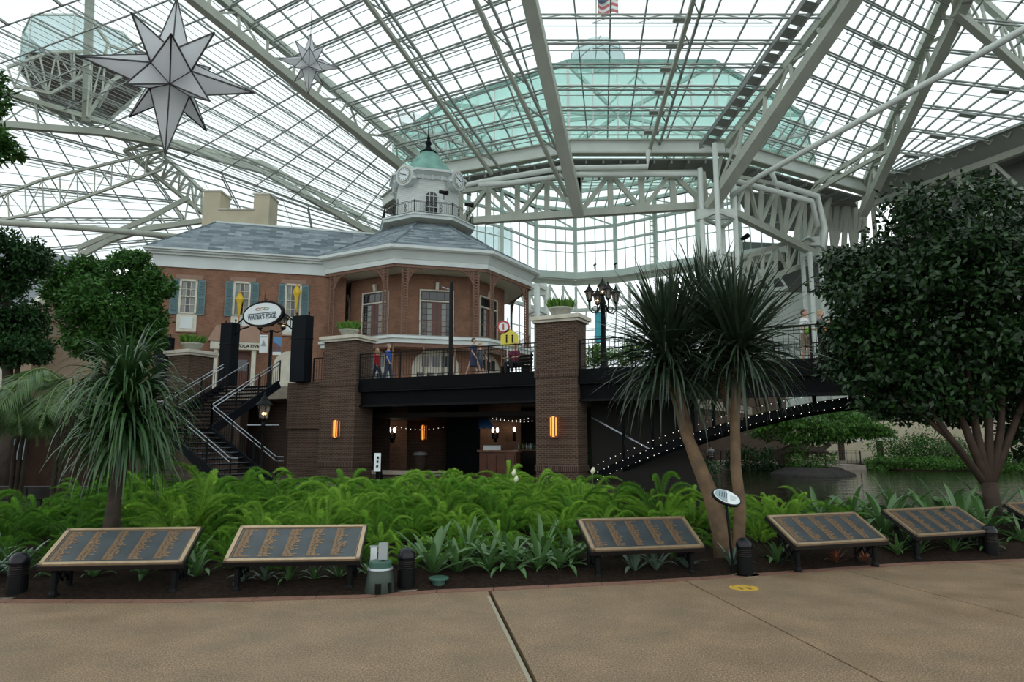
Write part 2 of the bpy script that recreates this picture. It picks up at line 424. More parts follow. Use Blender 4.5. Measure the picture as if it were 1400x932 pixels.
struct(mb, 'floor', 'brick_dark', 'dark lower terrace floor under the bridge', uv=True)
mb = MB(); mb.quad(V(-6, 9, -.46), V(46, 9, -.46), V(46, 57, -.46), V(-6, 57, -.46))
tag(mb.build('lagoon_water', 'water'), 'dark rippled lagoon water beyond the planting bed', 'water', None, 'stuff')
mb = MB(); mb.prism([V(7, 47, -.9), V(24, 47, -.9), V(24, 90, -.9), V(7, 90, -.9)], (0, 0, .75))
struct(mb, 'floor', 'concrete', 'terrace on the far bank of the lagoon')
mb = MB(); mb.quad(V(-250, -120, -1.6), V(250, -120, -1.6), V(250, 300, -1.6), V(-250, 300, -1.6))
struct(mb, 'ground', 'soil', 'dark earth under the whole garden')

# ================================================================== glass roof
R1, R2, R0, R3 = V(6.08, 69, 32.8), V(22.37, 69, 32.8), V(-10.24, 76, 32.8), V(43.25, 80.5, 32.7)
KN = 2.1
def far_near(r, p6): return r + (p6 - r) * KN
A6, B6, C6, E6 = at(737, 10, 54.6), at(1127, 10, 54.6), at(448, 114, 66.2), at(1259, 73, 61)
AN, BN, CN, EN = far_near(R1, A6), far_near(R2, B6), far_near(R0, C6), far_near(R3, E6)
def facet(label, p00, p10, p01, p11, nu, nv, bar=.13, deep=.5, slats=0, mtl='bar_grey', pane='roof_glass', fixtures=0.0):
    f = thing('ceiling', label, None, loc=(p00 + p11) / 2, kind='structure')
    S = lambda u, v: lerp(lerp(p00, p10, u), lerp(p01, p11, u), v)
    n = (p10 - p00).cross(p01 - p00).normalized()
    if n.z < 0: n = -n
    for j in range(nv):
        for i in range(nu):
            g = .012; u0, u1, v0, v1 = (i + g) / nu, (i + 1 - g) / nu, (j + g) / nv, (j + 1 - g) / nv
            ps = [S(u0, v0), S(u1, v0), S(u1, v1), S(u0, v1)]
            MB().hexa([p - n * .02 for p in ps], [p + n * .02 for p in ps]).build('glass_pane', pane, f)
    for i in range(nu + 1):
        MB().beam(S(i / nu, 0) - n * .12, S(i / nu, 1) - n * .12, bar, bar * 1.3, n).build('rafter', mtl, f)
    for j in range(1, nv + 1):
        a, b_ = S(0, j / nv), S(1, j / nv); mb = MB()
        mb.beam(a - n * .3, b_ - n * .3, bar, bar, n); mb.beam(a - n * (.3 + deep), b_ - n * (.3 + deep), bar * 1.1, bar, n)
        L = (b_ - a).length; k = max(2, int(L / 2.2))
        for q in range(k):
            mb.beam(lerp(a, b_, q / k) - n * (.3 if q % 2 else .3 + deep), lerp(a, b_, (q + 1) / k) - n * (.3 + deep if q % 2 else .3), bar * .4, bar * .4, n)
        if deep > .4:
            mb.beam(lerp(a, b_, .18) - n * (1.0 + deep), lerp(a, b_, .82) - n * (1.0 + deep), bar * .55, bar * .55, n)
            for q in (.18, .34, .5, .66, .82):
                mb.beam(lerp(a, b_, q) - n * (1.0 + deep), lerp(a, b_, q - .06 if q > .5 else q + .06) - n * (.3 + deep), bar * .3, bar * .3, n)
        mb.build('purlin', mtl, f)
        if fixtures and random.random() < fixtures:
            c = lerp(a, b_, .5) - n * (.55 + deep); d = (b_ - a).normalized()
            MB().beam(c - d * .75, c + d * .75, .5, .3, n).build('roof_fan_box', 'bar_grey', f)
    if slats:
        mb = MB()
        for j in range(nv):
            for k in range(1, slats):
                v = (j + k / slats) / nv; mb.beam(S(0, v) - n * .08, S(1, v) - n * .08, bar * .4, bar * .4, n)
        mb.build('louvre_bars', mtl, f)['kind'] = 'stuff'
    return S, n
SM, nM = facet('sloping glass roof bay between the two widest ribs', R1, R2, AN, BN, 8, 13, fixtures=.8, slats=2)
SL, nL = facet('glass roof bay above the clock tower spire', R0, R1, CN, AN, 9, 13, slats=2)
SR, nR = facet('glass roof bay beside the catwalk rib', R2, R3, BN, EN, 9, 13, fixtures=.5, slats=2)
GD = (at(1400, 157, 63.6) - R3); GN = R3 + GD * 3.1                       # eave of the right-hand gallery
GN.z = R3.z
SG, nG = facet('glass roof bay sloping down to the gallery eave', R3, R3 + V(.6, -.4, 0), EN, GN, 8, 12, deep=.35, fixtures=.6, slats=2)
D0, D1 = at(528, 318, 100), at(-10, 118, 76); D1 = D0 + (D1 - D0) * 1.15
SK, nK = facet('louvred glass roof bay behind the hanging stars', R0, CN, D0, D1, 12, 8, bar=.12, deep=.4, slats=5)
V0 = lerp(D0, D1, .62); V1 = at(284, 342, 104); V2 = at(-60, 400, 92); 
SQ, nQ = facet('low glass roof bay over the trees and tan house', V1, V2, V0, D1 + V(-8, -4, 2), 9, 6, bar=.14, deep=.45, slats=3)
SQ2, _ = facet('narrow glass roof bay behind the beige parapet', D0, at(505, 335, 108), V0, V1, 10, 3, bar=.12, deep=.4, slats=3)
SB, _ = facet('glass roof over the promenade', AN, BN, V(AN.x - 4, -30, AN.z + 2), V(BN.x + 4, -30, BN.z + 2), 5, 8, bar=.2)
SB2, _ = facet('glass roof over the promenade and palm garden', CN, AN, V(CN.x - 12, -30, CN.z), V(AN.x - 4, -30, AN.z + 2), 5, 8, bar=.2)
SB3, _ = facet('glass roof over the promenade and gallery', BN, V(GN.x, BN.y, BN.z - 3), V(BN.x + 4, -30, BN.z + 2), V(GN.x + 6, -30, BN.z - 3), 5, 8, bar=.2)
SB4, _ = facet('glass roof over the far side of the palm garden', D1, CN, V(D1.x - 6, -30, CN.z - 3), V(CN.x - 12, -30, CN.z), 5, 8, bar=.2)

# ------------------------------------------------------------------ trusses
def truss(label, top, bot, n, tw=.5, bw=.6, ww=.2, name='roof_truss', cat='truss', mtl='steel_white', warren=True, zig=True, th=None, bh=None, group=None):
    top = [Vector(p) for p in top]; bot = [Vector(p) for p in bot]
    t = thing(name, label, cat, loc=bot[0], group=group)
    def along(pl, s):
        L = [(b_ - a).length for a, b_ in zip(pl, pl[1:])]; d = s * sum(L)
        for (a, b_), l in zip(zip(pl, pl[1:]), L):
            if d <= l + 1e-6: return lerp(a, b_, d / l)
            d -= l
        return pl[-1].copy()
    for pl, w_, nm, h_ in ((top, tw, 'top_chord', th), (bot, bw, 'bottom_chord', bh)):
        if not w_: continue
        mb = MB()
        for a, b_ in zip(pl, pl[1:]):
            d = (b_ - a).normalized() * w_ * .12; mb.beam(a - d, b_ + d, w_, h_ or w_)
        mb.build(nm, mtl, t)
    for k in range(n + 1):
        a, b_ = along(top, k / n), along(bot, k / n)
        if (a - b_).length > .5: MB().beam(a, b_, ww, ww).build('web_post', mtl, t)
        if zig and k < n:
            c, d = (along(top, k / n), along(bot, (k + 1) / n)) if k % 2 else (along(bot, k / n), along(top, (k + 1) / n))
            MB().beam(c, d, ww * .8, ww * .8).build('web_diagonal', mtl, t)
    return t
def ext(a, b_, k): return a + (b_ - a) * k
aB = ext(at(791, 292, 68), at(724, 0, 51.5), 1.9)
truss('broad white box rib above the bridge lamp', [R1 + V(0, 0, -.9), AN + V(0, 0, -.9)], [at(791, 292, 68), aB], 9, .35, 1.15, .25, bh=.8)
bB = ext(at(972, 282, 67), at(1166, 0, 51.5), 1.9)
tb = truss('broad white box rib landing on the column cluster', [R2 + V(0, 0, -.9), BN + V(0, 0, -.9)], [at(972, 282, 67), bB], 9, .6, 1.3, .3, bh=.8)
off = V(-2.3, 0, -1.2)
cw = thing('roof_catwalk', 'grey grated catwalk running down beside the box rib', 'catwalk', loc=R2 + off)
for k in range(26):
    MB().beam(lerp(R2, BN, k / 26) + off, lerp(R2, BN, (k + .72) / 26) + off, 1.2, .08).build('grating_panel', 'deck_grey', cw)
for s in (-.65, .65): MB().beam(R2 + off + V(s, 0, .1), BN + off + V(s, 0, .1), .12, .5).build('stringer', 'deck_grey', cw)
cT0, cT1 = at(569, 211, 75.5), ext(at(569, 211, 75.5), at(340, 28, 61), 1.8)
cB0, cB1 = at(545, 226, 75), ext(at(545, 226, 75), at(340, 60, 60.5), 1.8)
truss('long white rib behind the smaller star', [cT0, cT1], [cB0, cB1], 12, .75, .85, .22)
dU = [at(500, 300, 97), at(360, 224, 90), at(211, 188, 84), at(8, 127, 76), at(-120, 80, 71)]
dL = [at(512, 322, 97), at(360, 234, 89), at(232, 198, 84), at(139, 181, 80), at(13, 171, 75), at(-120, 172, 71)]
truss('arched white rib under the large star', dU, dL, 14, .6, .75, .2)
truss('deep webbed valley truss left of the beige parapet', [at(205, 195, 84), at(276, 260, 95)], [at(170, 205, 84), at(276, 291, 95)], 9, .45, .45, .28)
truss('curved white rib above the tan house roof', [at(107, 339, 88), at(200, 300, 90), at(258, 270, 92)], [at(109, 350, 88), at(150, 328, 89), at(200, 313, 90), at(276, 302, 92)], 7, .6, .7, .2)
truss('light sloping truss across the low left roof bay', [at(-60, 290, 84), at(60, 245, 84), at(225, 205, 84)], [at(-60, 310, 84), at(60, 290, 84), at(220, 232, 84)], 12, .3, .3, .12)
mb = MB().tube([at(-60, 300, 78), at(110, 311, 84), at(245, 324, 88)], .4, 10); tag(mb.build('tie_pipe', 'steel_white', smooth=True), 'straight pale pipe crossing in front of the tan house roof', 'pipe')
truss('long white rib at the corner of the right gallery', [R3 + V(0, 0, -.6), E6, EN], [at(1180, 292, 78), at(1205, 240, 73), at(1320, 0, 54), ext(at(1205, 240, 73), at(1320, 0, 54), 1.6)], 10, .8, .9, .3)
truss('short white truss climbing right from the corner rib', [at(1285, -45, 55), at(1345, 3, 56), at(1440, 88, 58)], [at(1308, 18, 55), at(1360, 62, 56), at(1440, 135, 58)], 6, .55, .65, .2)
truss('slim white truss reaching from the ring beam to the corner rib', [at(1115, 252, 74), at(1210, 192, 68)], [at(1100, 270, 74), at(1210, 208, 68)], 4, .4, .4, .15)
mb = MB().tube([at(1000, 268, 66), at(1040, 240, 62), at(1400, 40, 44), at(1520, -27, 40)], .27, 10)
tag(mb.build('tie_pipe', 'steel_pale_lit', smooth=True), 'long round tie pipe slanting across the right roof bays', 'pipe')
for (a, b_), l in (((at(500, 0, 52), at(672, 238, 70)), 'slim dark brace crossing the teal glass left of the wide rib'), ((at(640, -20, 50), at(775, 268, 68)), 'slim tube brace ending under the wide box rib'),
                   ((at(948, 0, 52), at(885, 215, 69)), 'slim tube brace between the two wide ribs')):
    s = ext(a, b_, -.5); mb = MB(); mb.beam(s, b_, .34, .34); o = V(1.1, .6, .5)
    t = thing('roof_brace', l, 'brace', loc=b_)
    mb.build('lower_tube', 'steel_white', t); MB().beam(s + o, b_ + o, .22, .22).build('upper_tube', 'bar_grey', t)
    for k in range(9): MB().beam(lerp(s, b_, k / 9), lerp(s, b_, (k + .5) / 9) + o, .1, .1).build('lacing_bar', 'bar_grey', t)

# ring beam with soffit
ring = thing('ring_beam', 'white ring girder under the teal glass drum', 'girder', loc=R1)
RL = R0 + (R0 - R1) * .15 + V(-4, 9, 0)
RP = [RL, R0, R1, R2, R3]
for a, b_ in zip(RP, RP[1:]):
    d = (b_ - a).normalized(); MB().beam(a + V(0, -.7, -.8), b_ + V(0, -.7, -.8), .35, 1.35).build('girder_plate', 'steel_pale_lit', ring)
    MB().beam(a + V(0, -.6, -.08), b_ + V(0, -.6, -.08), 1.1, .14).build('top_flange', 'steel_white', ring)
    MB().beam(a + V(0, -.6, -1.5), b_ + V(0, -.6, -1.5), .9, .12).build('bottom_flange', 'steel_white', ring)
    nrm = V(-d.y, d.x, 0)
    ps = [a + V(0, 0, -1.9), b_ + V(0, 0, -1.9), b_ + nrm * 4.2 + V(0, 0, -2.1), a + nrm * 4.2 + V(0, 0, -2.1)]
    MB().prism(ps, (0, 0, .2)).build('soffit_deck', 'wall_grey', ring)
    for k in range(1, 9):
        c = lerp(a, b_, k / 9) + V(0, 0, -2.1); MB().beam(c, c + nrm * 4.2 + V(0, 0, -.2), .2, .35).build('soffit_rib', 'deck_grey', ring)
for ps, l in (([(600, 262), (660, 248), (768, 230), (885, 228), (886, 205)], 'white drain pipe under the ring girder, upper run'),
              ([(655, 253), (700, 250), (780, 239), (955, 238), (956, 302)], 'white drain pipe under the ring girder, lower run'),
              ([(1005, 247), (1110, 275), (1118, 310)], 'white drain pipe bending down at the right of the columns'), ([(1055, 235), (1060, 250), (1118, 268), (1128, 312), (1124, 345)], 'white drain pipe with double elbow near the gallery')):
    mb = MB().tube([at(x, y, 66 + abs(x - 850) * .02) for x, y in ps], .3, 8)
    tag(mb.build('drain_pipe', 'steel_pale_lit', smooth=True), l, 'pipe')
# truss hanging under the ring
def ptruss(label, top, bot, D, n, **kw):
    return truss(label, [at(x, y, d) for (x, y), d in zip(top, D)], [at(x, y, d) for (x, y), d in zip(bot, D)], n, **kw)
ptruss('white truss below the ring girder beside the clock tower', [(630, 262), (790, 238)], [(630, 303), (790, 292)], (75, 69.5), 4, tw=.5, bw=.75, ww=.55)
ptruss('white truss below the ring girder left of the columns', [(792, 238), (960, 236)], [(792, 292), (965, 281)], (69.5, 69), 4, tw=.5, bw=.75, ww=.55)
ptruss('white truss sloping down right of the columns', [(1000, 240), (1135, 268)], [(1003, 291), (1115, 347)], (69, 80), 7, tw=.4, bw=.75, ww=.45)
ptruss('lower white truss behind the right palm head', [(1004, 356), (1060, 337), (1112, 318)], [(1004, 398), (1060, 377), (1108, 358)], (72, 77, 82), 6, tw=.5, bw=.55, ww=.35)
ptruss('dim truss below the gallery corner', [(1120, 270), (1182, 268)], [(1112, 352), (1180, 345)], (82, 84), 5, tw=.4, bw=.4, ww=.5)
# column clusters
def cluster(label, cols, rings, top=None, D=67):
    t = thing('column_cluster', label, 'column', loc=at(cols[0][0], 0, D) * V(1, 1, 0).length * 0 + V(at(cols[0][0], 500, D).x, D, 3.9))
    pts = []
    for (x, y0, dd) in cols:
        p = at(x, y0, D + dd); q = V(at(x, 470, D + dd).x, D + dd, 3.9); q.x = p.x
        MB().tube([q, p], .26, 10).build('column', 'steel_pale_lit', t, smooth=True); pts.append(p)
    for y in rings:
        zs = at(cols[0][0], y, D).z
        for a, b_ in zip(pts, pts[1:] + pts[:1]):
            MB().beam(V(a.x, a.y, zs), V(b_.x, b_.y, zs), .3, .3).build('ring_strut', 'steel_pale_lit', t)
    if top:
        MB().beam(at(top[0], top[2], D), at(top[1], top[2], D), .5, 1.1).build('head_block', 'steel_pale_lit', t)
    return t
cluster('tall white four-legged column cluster behind the twin palms', [(957, 230, 0), (977, 196, -2), (1002, 235, 0), (985, 250, 3)], (298, 352, 400), (953, 1006, 293))
cluster('white column cluster left of the tall planter pier', [(722, 392, 0), (734, 392, -2), (747, 392, 0), (735, 392, 2)], (396, 428), (720, 748, 396), D=62)
cluster('white column cluster near the gallery corner', [(1094, 300, 0), (1107, 345, -2), (1118, 300, 2)], (330, 352), (1090, 1120, 330), D=79)

# ------------------------------------------------------------------ far glazed bay
BAY = [(640, 345), (686, 354), (733, 370), (787, 374), (842, 370), (897, 361), (955, 352), (1012, 344)]
BP = [atz(x, y, 26.2) for x, y in BAY]
BP = [BP[0] + (BP[0] - BP[1]) * 1.5] + BP + [BP[-1] + (BP[-1] - BP[-2])]
wl = thing('wall_back', 'far curved curtain wall of clear glass in white mullions', None, loc=BP[3], kind='structure')
ZT = 36.0
for a, b_ in zip(BP, BP[1:]):
    up = V(0, 0, ZT - 26.2)
    MB().beam(a, a + up, .55, .55).build('mullion_post', 'steel_pale_lit', wl)
    nb = 4
    for k in range(nb):
        p, q = lerp(a, b_, k / nb), lerp(a, b_, (k + 1) / nb)
        if k: MB().beam(p, p + up, .12, .12).build('mullion', 'steel_white', wl)
        for z0, z1 in ((0, 3.2), (3.2, 6.4), (6.4, 9.8)):
            d = (q - p).normalized(); nn = V(-d.y, d.x, 0) * .02; p0, q0 = p + d * .06, q - d * .06
            MB().hexa([p0 - nn + V(0, 0, z0 + .06), q0 - nn + V(0, 0, z0 + .06), q0 + nn + V(0, 0, z0 + .06), p0 + nn + V(0, 0, z0 + .06)],
                      [p0 - nn + V(0, 0, z1), q0 - nn + V(0, 0, z1), q0 + nn + V(0, 0, z1), p0 + nn + V(0, 0, z1)]).build('glass_pane', 'roof_glass', wl)
    for z, wd in ((3.2, .12), (4.6, .3), (6.9, .35), (9.8, .5)):
        MB().beam(a + V(0, 0, z), b_ + V(0, 0, z), wd, wd).build('transom', 'steel_pale_lit', wl)
    MB().beam(a + V(0, 0, 9.6), b_ + V(0, 0, 6.9), .18, .18).build('diagonal_brace', 'steel_pale_lit', wl)
    MB().beam(a + V(0, -.3, -.5), b_ + V(0, -.3, -.5), .8, 1.0).build('sill_beam', 'steel_pale_lit', wl)
    MB().beam(a + V(0, .3, -1.4), b_ + V(0, .3, -1.4), .3, .8).build('sill_recess', 'steel_white', wl)
    # truss below the sill and sloped glass under it
    MB().beam(a + V(0, 0, -5.6), b_ + V(0, 0, -5.6), .45, .45).build('lower_chord', 'steel_pale_lit', wl)
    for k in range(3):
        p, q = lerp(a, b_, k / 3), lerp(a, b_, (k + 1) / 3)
        MB().beam(p + V(0, 0, -2), p + V(0, 0, -5.6), .4, .4).build('truss_post', 'steel_pale_lit', wl)
        MB().beam(p + V(0, 0, -2), q + V(0, 0, -5.6), .25, .25).build('truss_diagonal', 'steel_pale_lit', wl)
    out = V(0, 9, -16)
    for k in range(4):
        p, q = lerp(a, b_, k / 4) + V(0, 0, -5.8), lerp(a, b_, (k + 1) / 4) + V(0, 0, -5.8)
        MB().beam(p, p + out, .16, .16).build('sloped_rafter', 'steel_pale_lit', wl)
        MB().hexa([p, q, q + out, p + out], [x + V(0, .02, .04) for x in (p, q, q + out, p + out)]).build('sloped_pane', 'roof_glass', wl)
    for k in range(1, 6): MB().beam(a + V(0, 0, -5.8) + out * k / 6, b_ + V(0, 0, -5.8) + out * k / 6, .12, .12).build('sloped_bar', 'steel_pale_lit', wl)
    # glass roof strip joining the bay to the ring
    i0 = V(0, -14, 1.0); p, q = a + up, b_ + up
    for k in range(4):
        MB().beam(lerp(p, p + i0, k / 4), lerp(q, q + i0, k / 4), .35, .5).build('roof_bar', 'steel_pale_lit', wl)
        MB().beam(lerp(p, q, k / 4), lerp(p, q, k / 4) + i0, .14, .2).build('roof_rafter', 'steel_pale_lit', wl)
    MB().hexa([p, q, q + i0, p + i0], [x + V(0, 0, .04) for x in (p, q, q + i0, p + i0)]).build('roof_pane', 'roof_glass', wl)
# pale glass volume seen outside, left of the bay
t = thing('glass_annex', 'pale blue glass block standing outside the far curtain wall', 'building', loc=at(672, 350, 125))
mb = MB().prism([at(644, 360, 120), at(700, 360, 125), at(700, 360, 125) + V(0, 12, 0), at(644, 360, 120) + V(0, 12, 0)], (0, 0, 7)); mb.build('glass_volume', 'blue_glass', t)
for k in range(4):
    a = lerp(at(644, 360, 119.9), at(700, 360, 124.9), k / 3); MB().beam(V(a.x, a.y, -1.6), a + V(0, 0, 7), .2, .2).build('mullion', 'steel_pale_lit', t)
# ladder
la = thing('wall_ladder', 'caged white ladder on the far curtain wall', 'ladder', loc=at(892, 372, 94))
for dx in (-.35, .35): MB().beam(at(892, 378, 94) + V(dx, 0, 0), at(892, 282, 94) + V(dx, 0, 0), .14, .14).build('rail', 'steel_white', la)
for k in range(16):
    z = lerp(at(892, 378, 94), at(892, 282, 94), (k + .5) / 16); MB().beam(z + V(-.35, 0, 0), z + V(.35, 0, 0), .1, .1).build('rung', 'steel_white', la)

# ------------------------------------------------------------------ teal drum above the ring, seen through the roof
K = [atz(538, 190, 43), at(610, 126, 80.5), at(776, 70, 71), at(976, 71, 71), at(1094, 140, 83), at(1112, 200, 98)]
ZB, ZK = 32.9, 43.0
K = [V(p.x, p.y, z) for p, z in zip(K, (39.6, 34.0, ZB, ZB, 36.5, 40.5))]
cx = sum(p.x for p in K) / 6; cyk = max(p.y for p in K)
K = K + [V(cx + 14, cyk + 6, 41), V(cx - 12, cyk + 6, 41)]
dr = thing('glass_drum', 'teal glazed octagonal lantern tower rising outside above the ring girder', 'building', loc=K[2])
for i, a in enumerate(K):
    b_ = K[(i + 1) % len(K)]; ua, ub = V(0, 0, ZK - a.z), V(0, 0, ZK - b_.z)
    MB().beam(a, a + ua, .3, .3).build('corner_post', 'steel_pale_lit', dr)
    n = max(3, round((b_ - a).length / 2.6)) if i < 5 else 4
    for k in range(n):
        p, q = lerp(a, b_, k / n), lerp(a, b_, (k + 1) / n)
        tp, tq = V(p.x, p.y, ZK), V(q.x, q.y, ZK)
        if k: MB().beam(p, tp, .13, .13).build('mullion', 'steel_pale_lit', dr)
        rows = 4 if i < 5 else 2
        for r in range(rows):
            nn = V(0, .02, 0); p0, q0, p1, q1 = lerp(p, tp, r / rows), lerp(q, tq, r / rows), lerp(p, tp, (r + 1) / rows), lerp(q, tq, (r + 1) / rows)
            MB().hexa([p0 - nn, q0 - nn, q0 + nn, p0 + nn], [p1 - nn, q1 - nn, q1 + nn, p1 + nn]).build('teal_pane', 'teal_glass', dr)
    for r in range(5): MB().beam(a + ua * r / 4, b_ + ub * r / 4, .16, .14).build('transom', 'steel_pale_lit', dr)
    MB().beam(a + ua + V(0, 0, .2), b_ + ub + V(0, 0, .2), .4, .5).build('coping', 'copper_green', dr)
ap = V(cx, (K[2].y + cyk + 6) / 2, ZK + 2.2)
for i, a in enumerate(K):
    b_ = K[(i + 1) % len(K)]; ta, tb_ = V(a.x, a.y, ZK), V(b_.x, b_.y, ZK)
    MB().hexa([ta, tb_, ap], [ta + V(0, 0, .05), tb_ + V(0, 0, .05), ap + V(0, 0, .05)]).build('roof_pane', 'teal_glass', dr)
    MB().beam(ta, ap, .3, .5).build('roof_rib', 'steel_pale_lit', dr)
    MB().beam(a + V(0, .6, .4), lerp(lerp(ta, tb_, .5), ap, .2), .22, .22).build('inner_brace', 'steel_pale_lit', dr)
    MB().beam(b_ + V(0, .6, .4), lerp(lerp(ta, tb_, .5), ap, .2), .22, .22).build('inner_brace', 'steel_pale_lit', dr)
ct = at(817, 60, 88)
ca = MB().lathe(V(ct.x, ct.y, ct.z - 2.4), [(3.6, 0), (3.6, .9), (2.8, 1.8), (1.3, 2.3), (.2, 2.45)], 12).build('cap_dome', 'blue_glass', dr)
for k in range(8):
    a = k * math.pi / 4; MB().tube([V(ct.x + r * math.cos(a), ct.y + r * math.sin(a), ct.z - 2.4 + z) for r, z in ((3.65, 0), (3.65, .9), (2.85, 1.8), (1.3, 2.35))], .08, 6).build('dome_rib', 'steel_white', ca)
fl = thing('flagpole', 'striped red and white flag with blue canton on a roof flagpole', 'flag', loc=at(815, 62, 87))
MB().tube([at(815, 66, 87), at(815, -30, 87)], .09, 8).build('pole', 'steel_white', fl)
f0, f1 = at(817, -12, 87), at(846, 18, 87); W_, H_ = f1.x - f0.x, f0.z - f1.z
for k in range(7):
    mb = MB(); zs = f0.z - H_ * (k + 1) / 7
    n = 10
    lo = [V(f0.x + W_ * i / n, 87 + .35 * math.sin(i * .8), zs - .25 * math.sin(i * .5)) for i in range(n + 1)]
    for i in range(n):
        a, b_ = lo[i], lo[i + 1]; h = V(0, 0, H_ / 7); mb.hexa([a, b_, b_ + V(0, .04, 0), a + V(0, .04, 0)], [a + h, b_ + h, b_ + h + V(0, .04, 0), a + h + V(0, .04, 0)])
    mb.build('stripe', 'flag_white' if k % 2 else 'flag_red', fl)
mb = MB(); mb.hexa([V(f0.x, 86.6, f0.z - H_ * .5), V(f0.x + W_ * .42, 86.6, f0.z - H_ * .5), V(f0.x + W_ * .42, 87.1, f0.z - H_ * .5), V(f0.x, 87.1, f0.z - H_ * .5)],
                   [V(f0.x, 86.6, f0.z), V(f0.x + W_ * .42, 86.6, f0.z), V(f0.x + W_ * .42, 87.1, f0.z), V(f0.x, 87.1, f0.z)]); mb.build('canton', 'navy_flag', fl)

# ------------------------------------------------------------------ dark cupola at the upper left
cc = at(112, 118, 84)
cu = thing('roof_cupola', 'dark slatted cupola with pale blue glass drum above the left roof', 'cupola', loc=V(cc.x, cc.y, cc.z - 3))
def ngon(c, r, z, n=8, rot=.39): return [V(c.x + r * math.cos(2 * math.pi * k / n + rot), c.y + r * math.sin(2 * math.pi * k / n + rot), z) for k in range(n)]
lo_, hi_ = ngon(cc, 3.6, cc.z - 3.6), ngon(cc, 7.0, cc.z + .9)
for k in range(8):
    a, b_, c, d = lo_[k], lo_[(k + 1) % 8], hi_[(k + 1) % 8], hi_[k]
    for j in range(7):
        p, q, r, s = lerp(a, d, j / 7), lerp(b_, c, j / 7), lerp(b_, c, (j + .86) / 7), lerp(a, d, (j + .86) / 7)
        MB().hexa([p, q, r, s], [x + V(0, 0, .15) for x in (p, q, r, s)]).build('soffit_slat', 'timber_dark', cu)
    MB().beam(a, d, .22, .3).build('rib', 'steel_white', cu)
    MB().hexa([d, c, c + V(0, .02, 5), d + V(0, .02, 5)], [x + V(0, .05, 0) for x in (d, c, c + V(0, .02, 5), d + V(0, .02, 5))]).build('glass_panel', 'blue_glass', cu)
    MB().beam(d, d + V(0, 0, 5), .15, .15).build('drum_post', 'steel_pale_lit', cu)
    MB().beam(d + V(0, 0, 5), c + V(0, 0, 5), .2, .2).build('drum_rail', 'steel_pale_lit', cu)
mb = MB(); mb.hexa(lo_, [p + V(0, 0, .3) for p in lo_]); mb.build('floor_plate', 'wall_dark', cu)
truss('white bracing truss hanging in front of the dark cupola', [at(10, 92, 74), at(70, 71, 75), at(125, 71, 76)], [at(20, 118, 74), at(70, 128, 75), at(120, 100, 76)], 5, .3, .3, .16)
truss('white post and bracing right of the dark cupola', [at(127, 30, 74), at(150, 62, 76), at(205, 82, 78)], [at(119, 160, 74), at(150, 112, 76), at(205, 82.5, 78)], 3, .3, .3, .16)
MB_ = MB(); MB_.beam(at(124, -40, 70), at(118, 165, 78), .9, .9)
tag(MB_.build('roof_post', 'steel_white'), 'thick white strut passing in front of the dark cupola', 'strut')

# ------------------------------------------------------------------ gallery along the right
g0, g1 = R3 + V(0, 1, 0), GN
gd = (g1 - g0).normalized(); gr = V(-gd.y, gd.x, 0); gr = gr if gr.x > 0 else -gr
ga = thing('wall_right', 'shaded gallery along the right with truss and deep eave', None, loc=V(g0.x, g0.y, 0), kind='structure')
MB().prism([g0, g1, g1 + gr * 2.2 + V(0, 0, -1.6), g0 + gr * 2.2 + V(0, 0, -1.6)], (0, 0, .12)).build('eave_soffit', 'wall_grey', ga)
MB().beam(g0 + gr * 2.2 + V(0, 0, -1.9), g1 + gr * 2.2 + V(0, 0, -1.9), .7, .7).build('eave_chord', 'steel_white', ga)
MB().beam(g0 + gr * 2.2 + V(0, 0, -7.5), g1 + gr * 2.2 + V(0, 0, -7.5), .6, .6).build('lower_chord', 'steel_white', ga)
n = 16
for k in range(n):
    p, q = lerp(g0, g1, k / n) + gr * 2.2, lerp(g0, g1, (k + 1) / n) + gr * 2.2
    MB().beam(p + V(0, 0, -2), p + V(0, 0, -7.5), .4, .4).build('web_post', 'steel_white', ga)
    MB().beam(p + V(0, 0, -2), q + V(0, 0, -7.5), .28, .28).build('web_diagonal', 'steel_white', ga)
    s0, s1 = lerp(g0, g1, k / n), lerp(g0, g1, (k + .5) / n)
    for a, b_ in ((s0, s1), (s1, lerp(g0, g1, (k + 1) / n))):
        MB().beam(a + V(0, 0, .2) + gr * .4, lerp(a, b_, .5) + V(0, 0, -.7) + gr * .5, .12, .12).build('eave_strut', 'steel_white', ga)
        MB().beam(lerp(a, b_, .5) + V(0, 0, -.7) + gr * .5, b_ + V(0, 0, .2) + gr * .4, .12, .12).build('eave_strut', 'steel_white', ga)
MB().prism([g0 + gr * 7 + V(0, 0, -34), g1 + gr * 7 + V(0, 0, -34), g1 + gr * 7.5 + V(0, 0, -34), g0 + gr * 7.5 + V(0, 0, -34)], (0, 0, 35)).build('gallery_wall', 'wall_grey', ga)
MB().prism([g0 + gr * 2.2 + V(0, 0, -1.4), g1 + gr * 2.2 + V(0, 0, -1.4), g1 + gr * 9 + V(0, 0, -1.2), g0 + gr * 9 + V(0, 0, -1.2)], (0, 0, .2)).build('gallery_ceiling', 'wall_grey', ga)
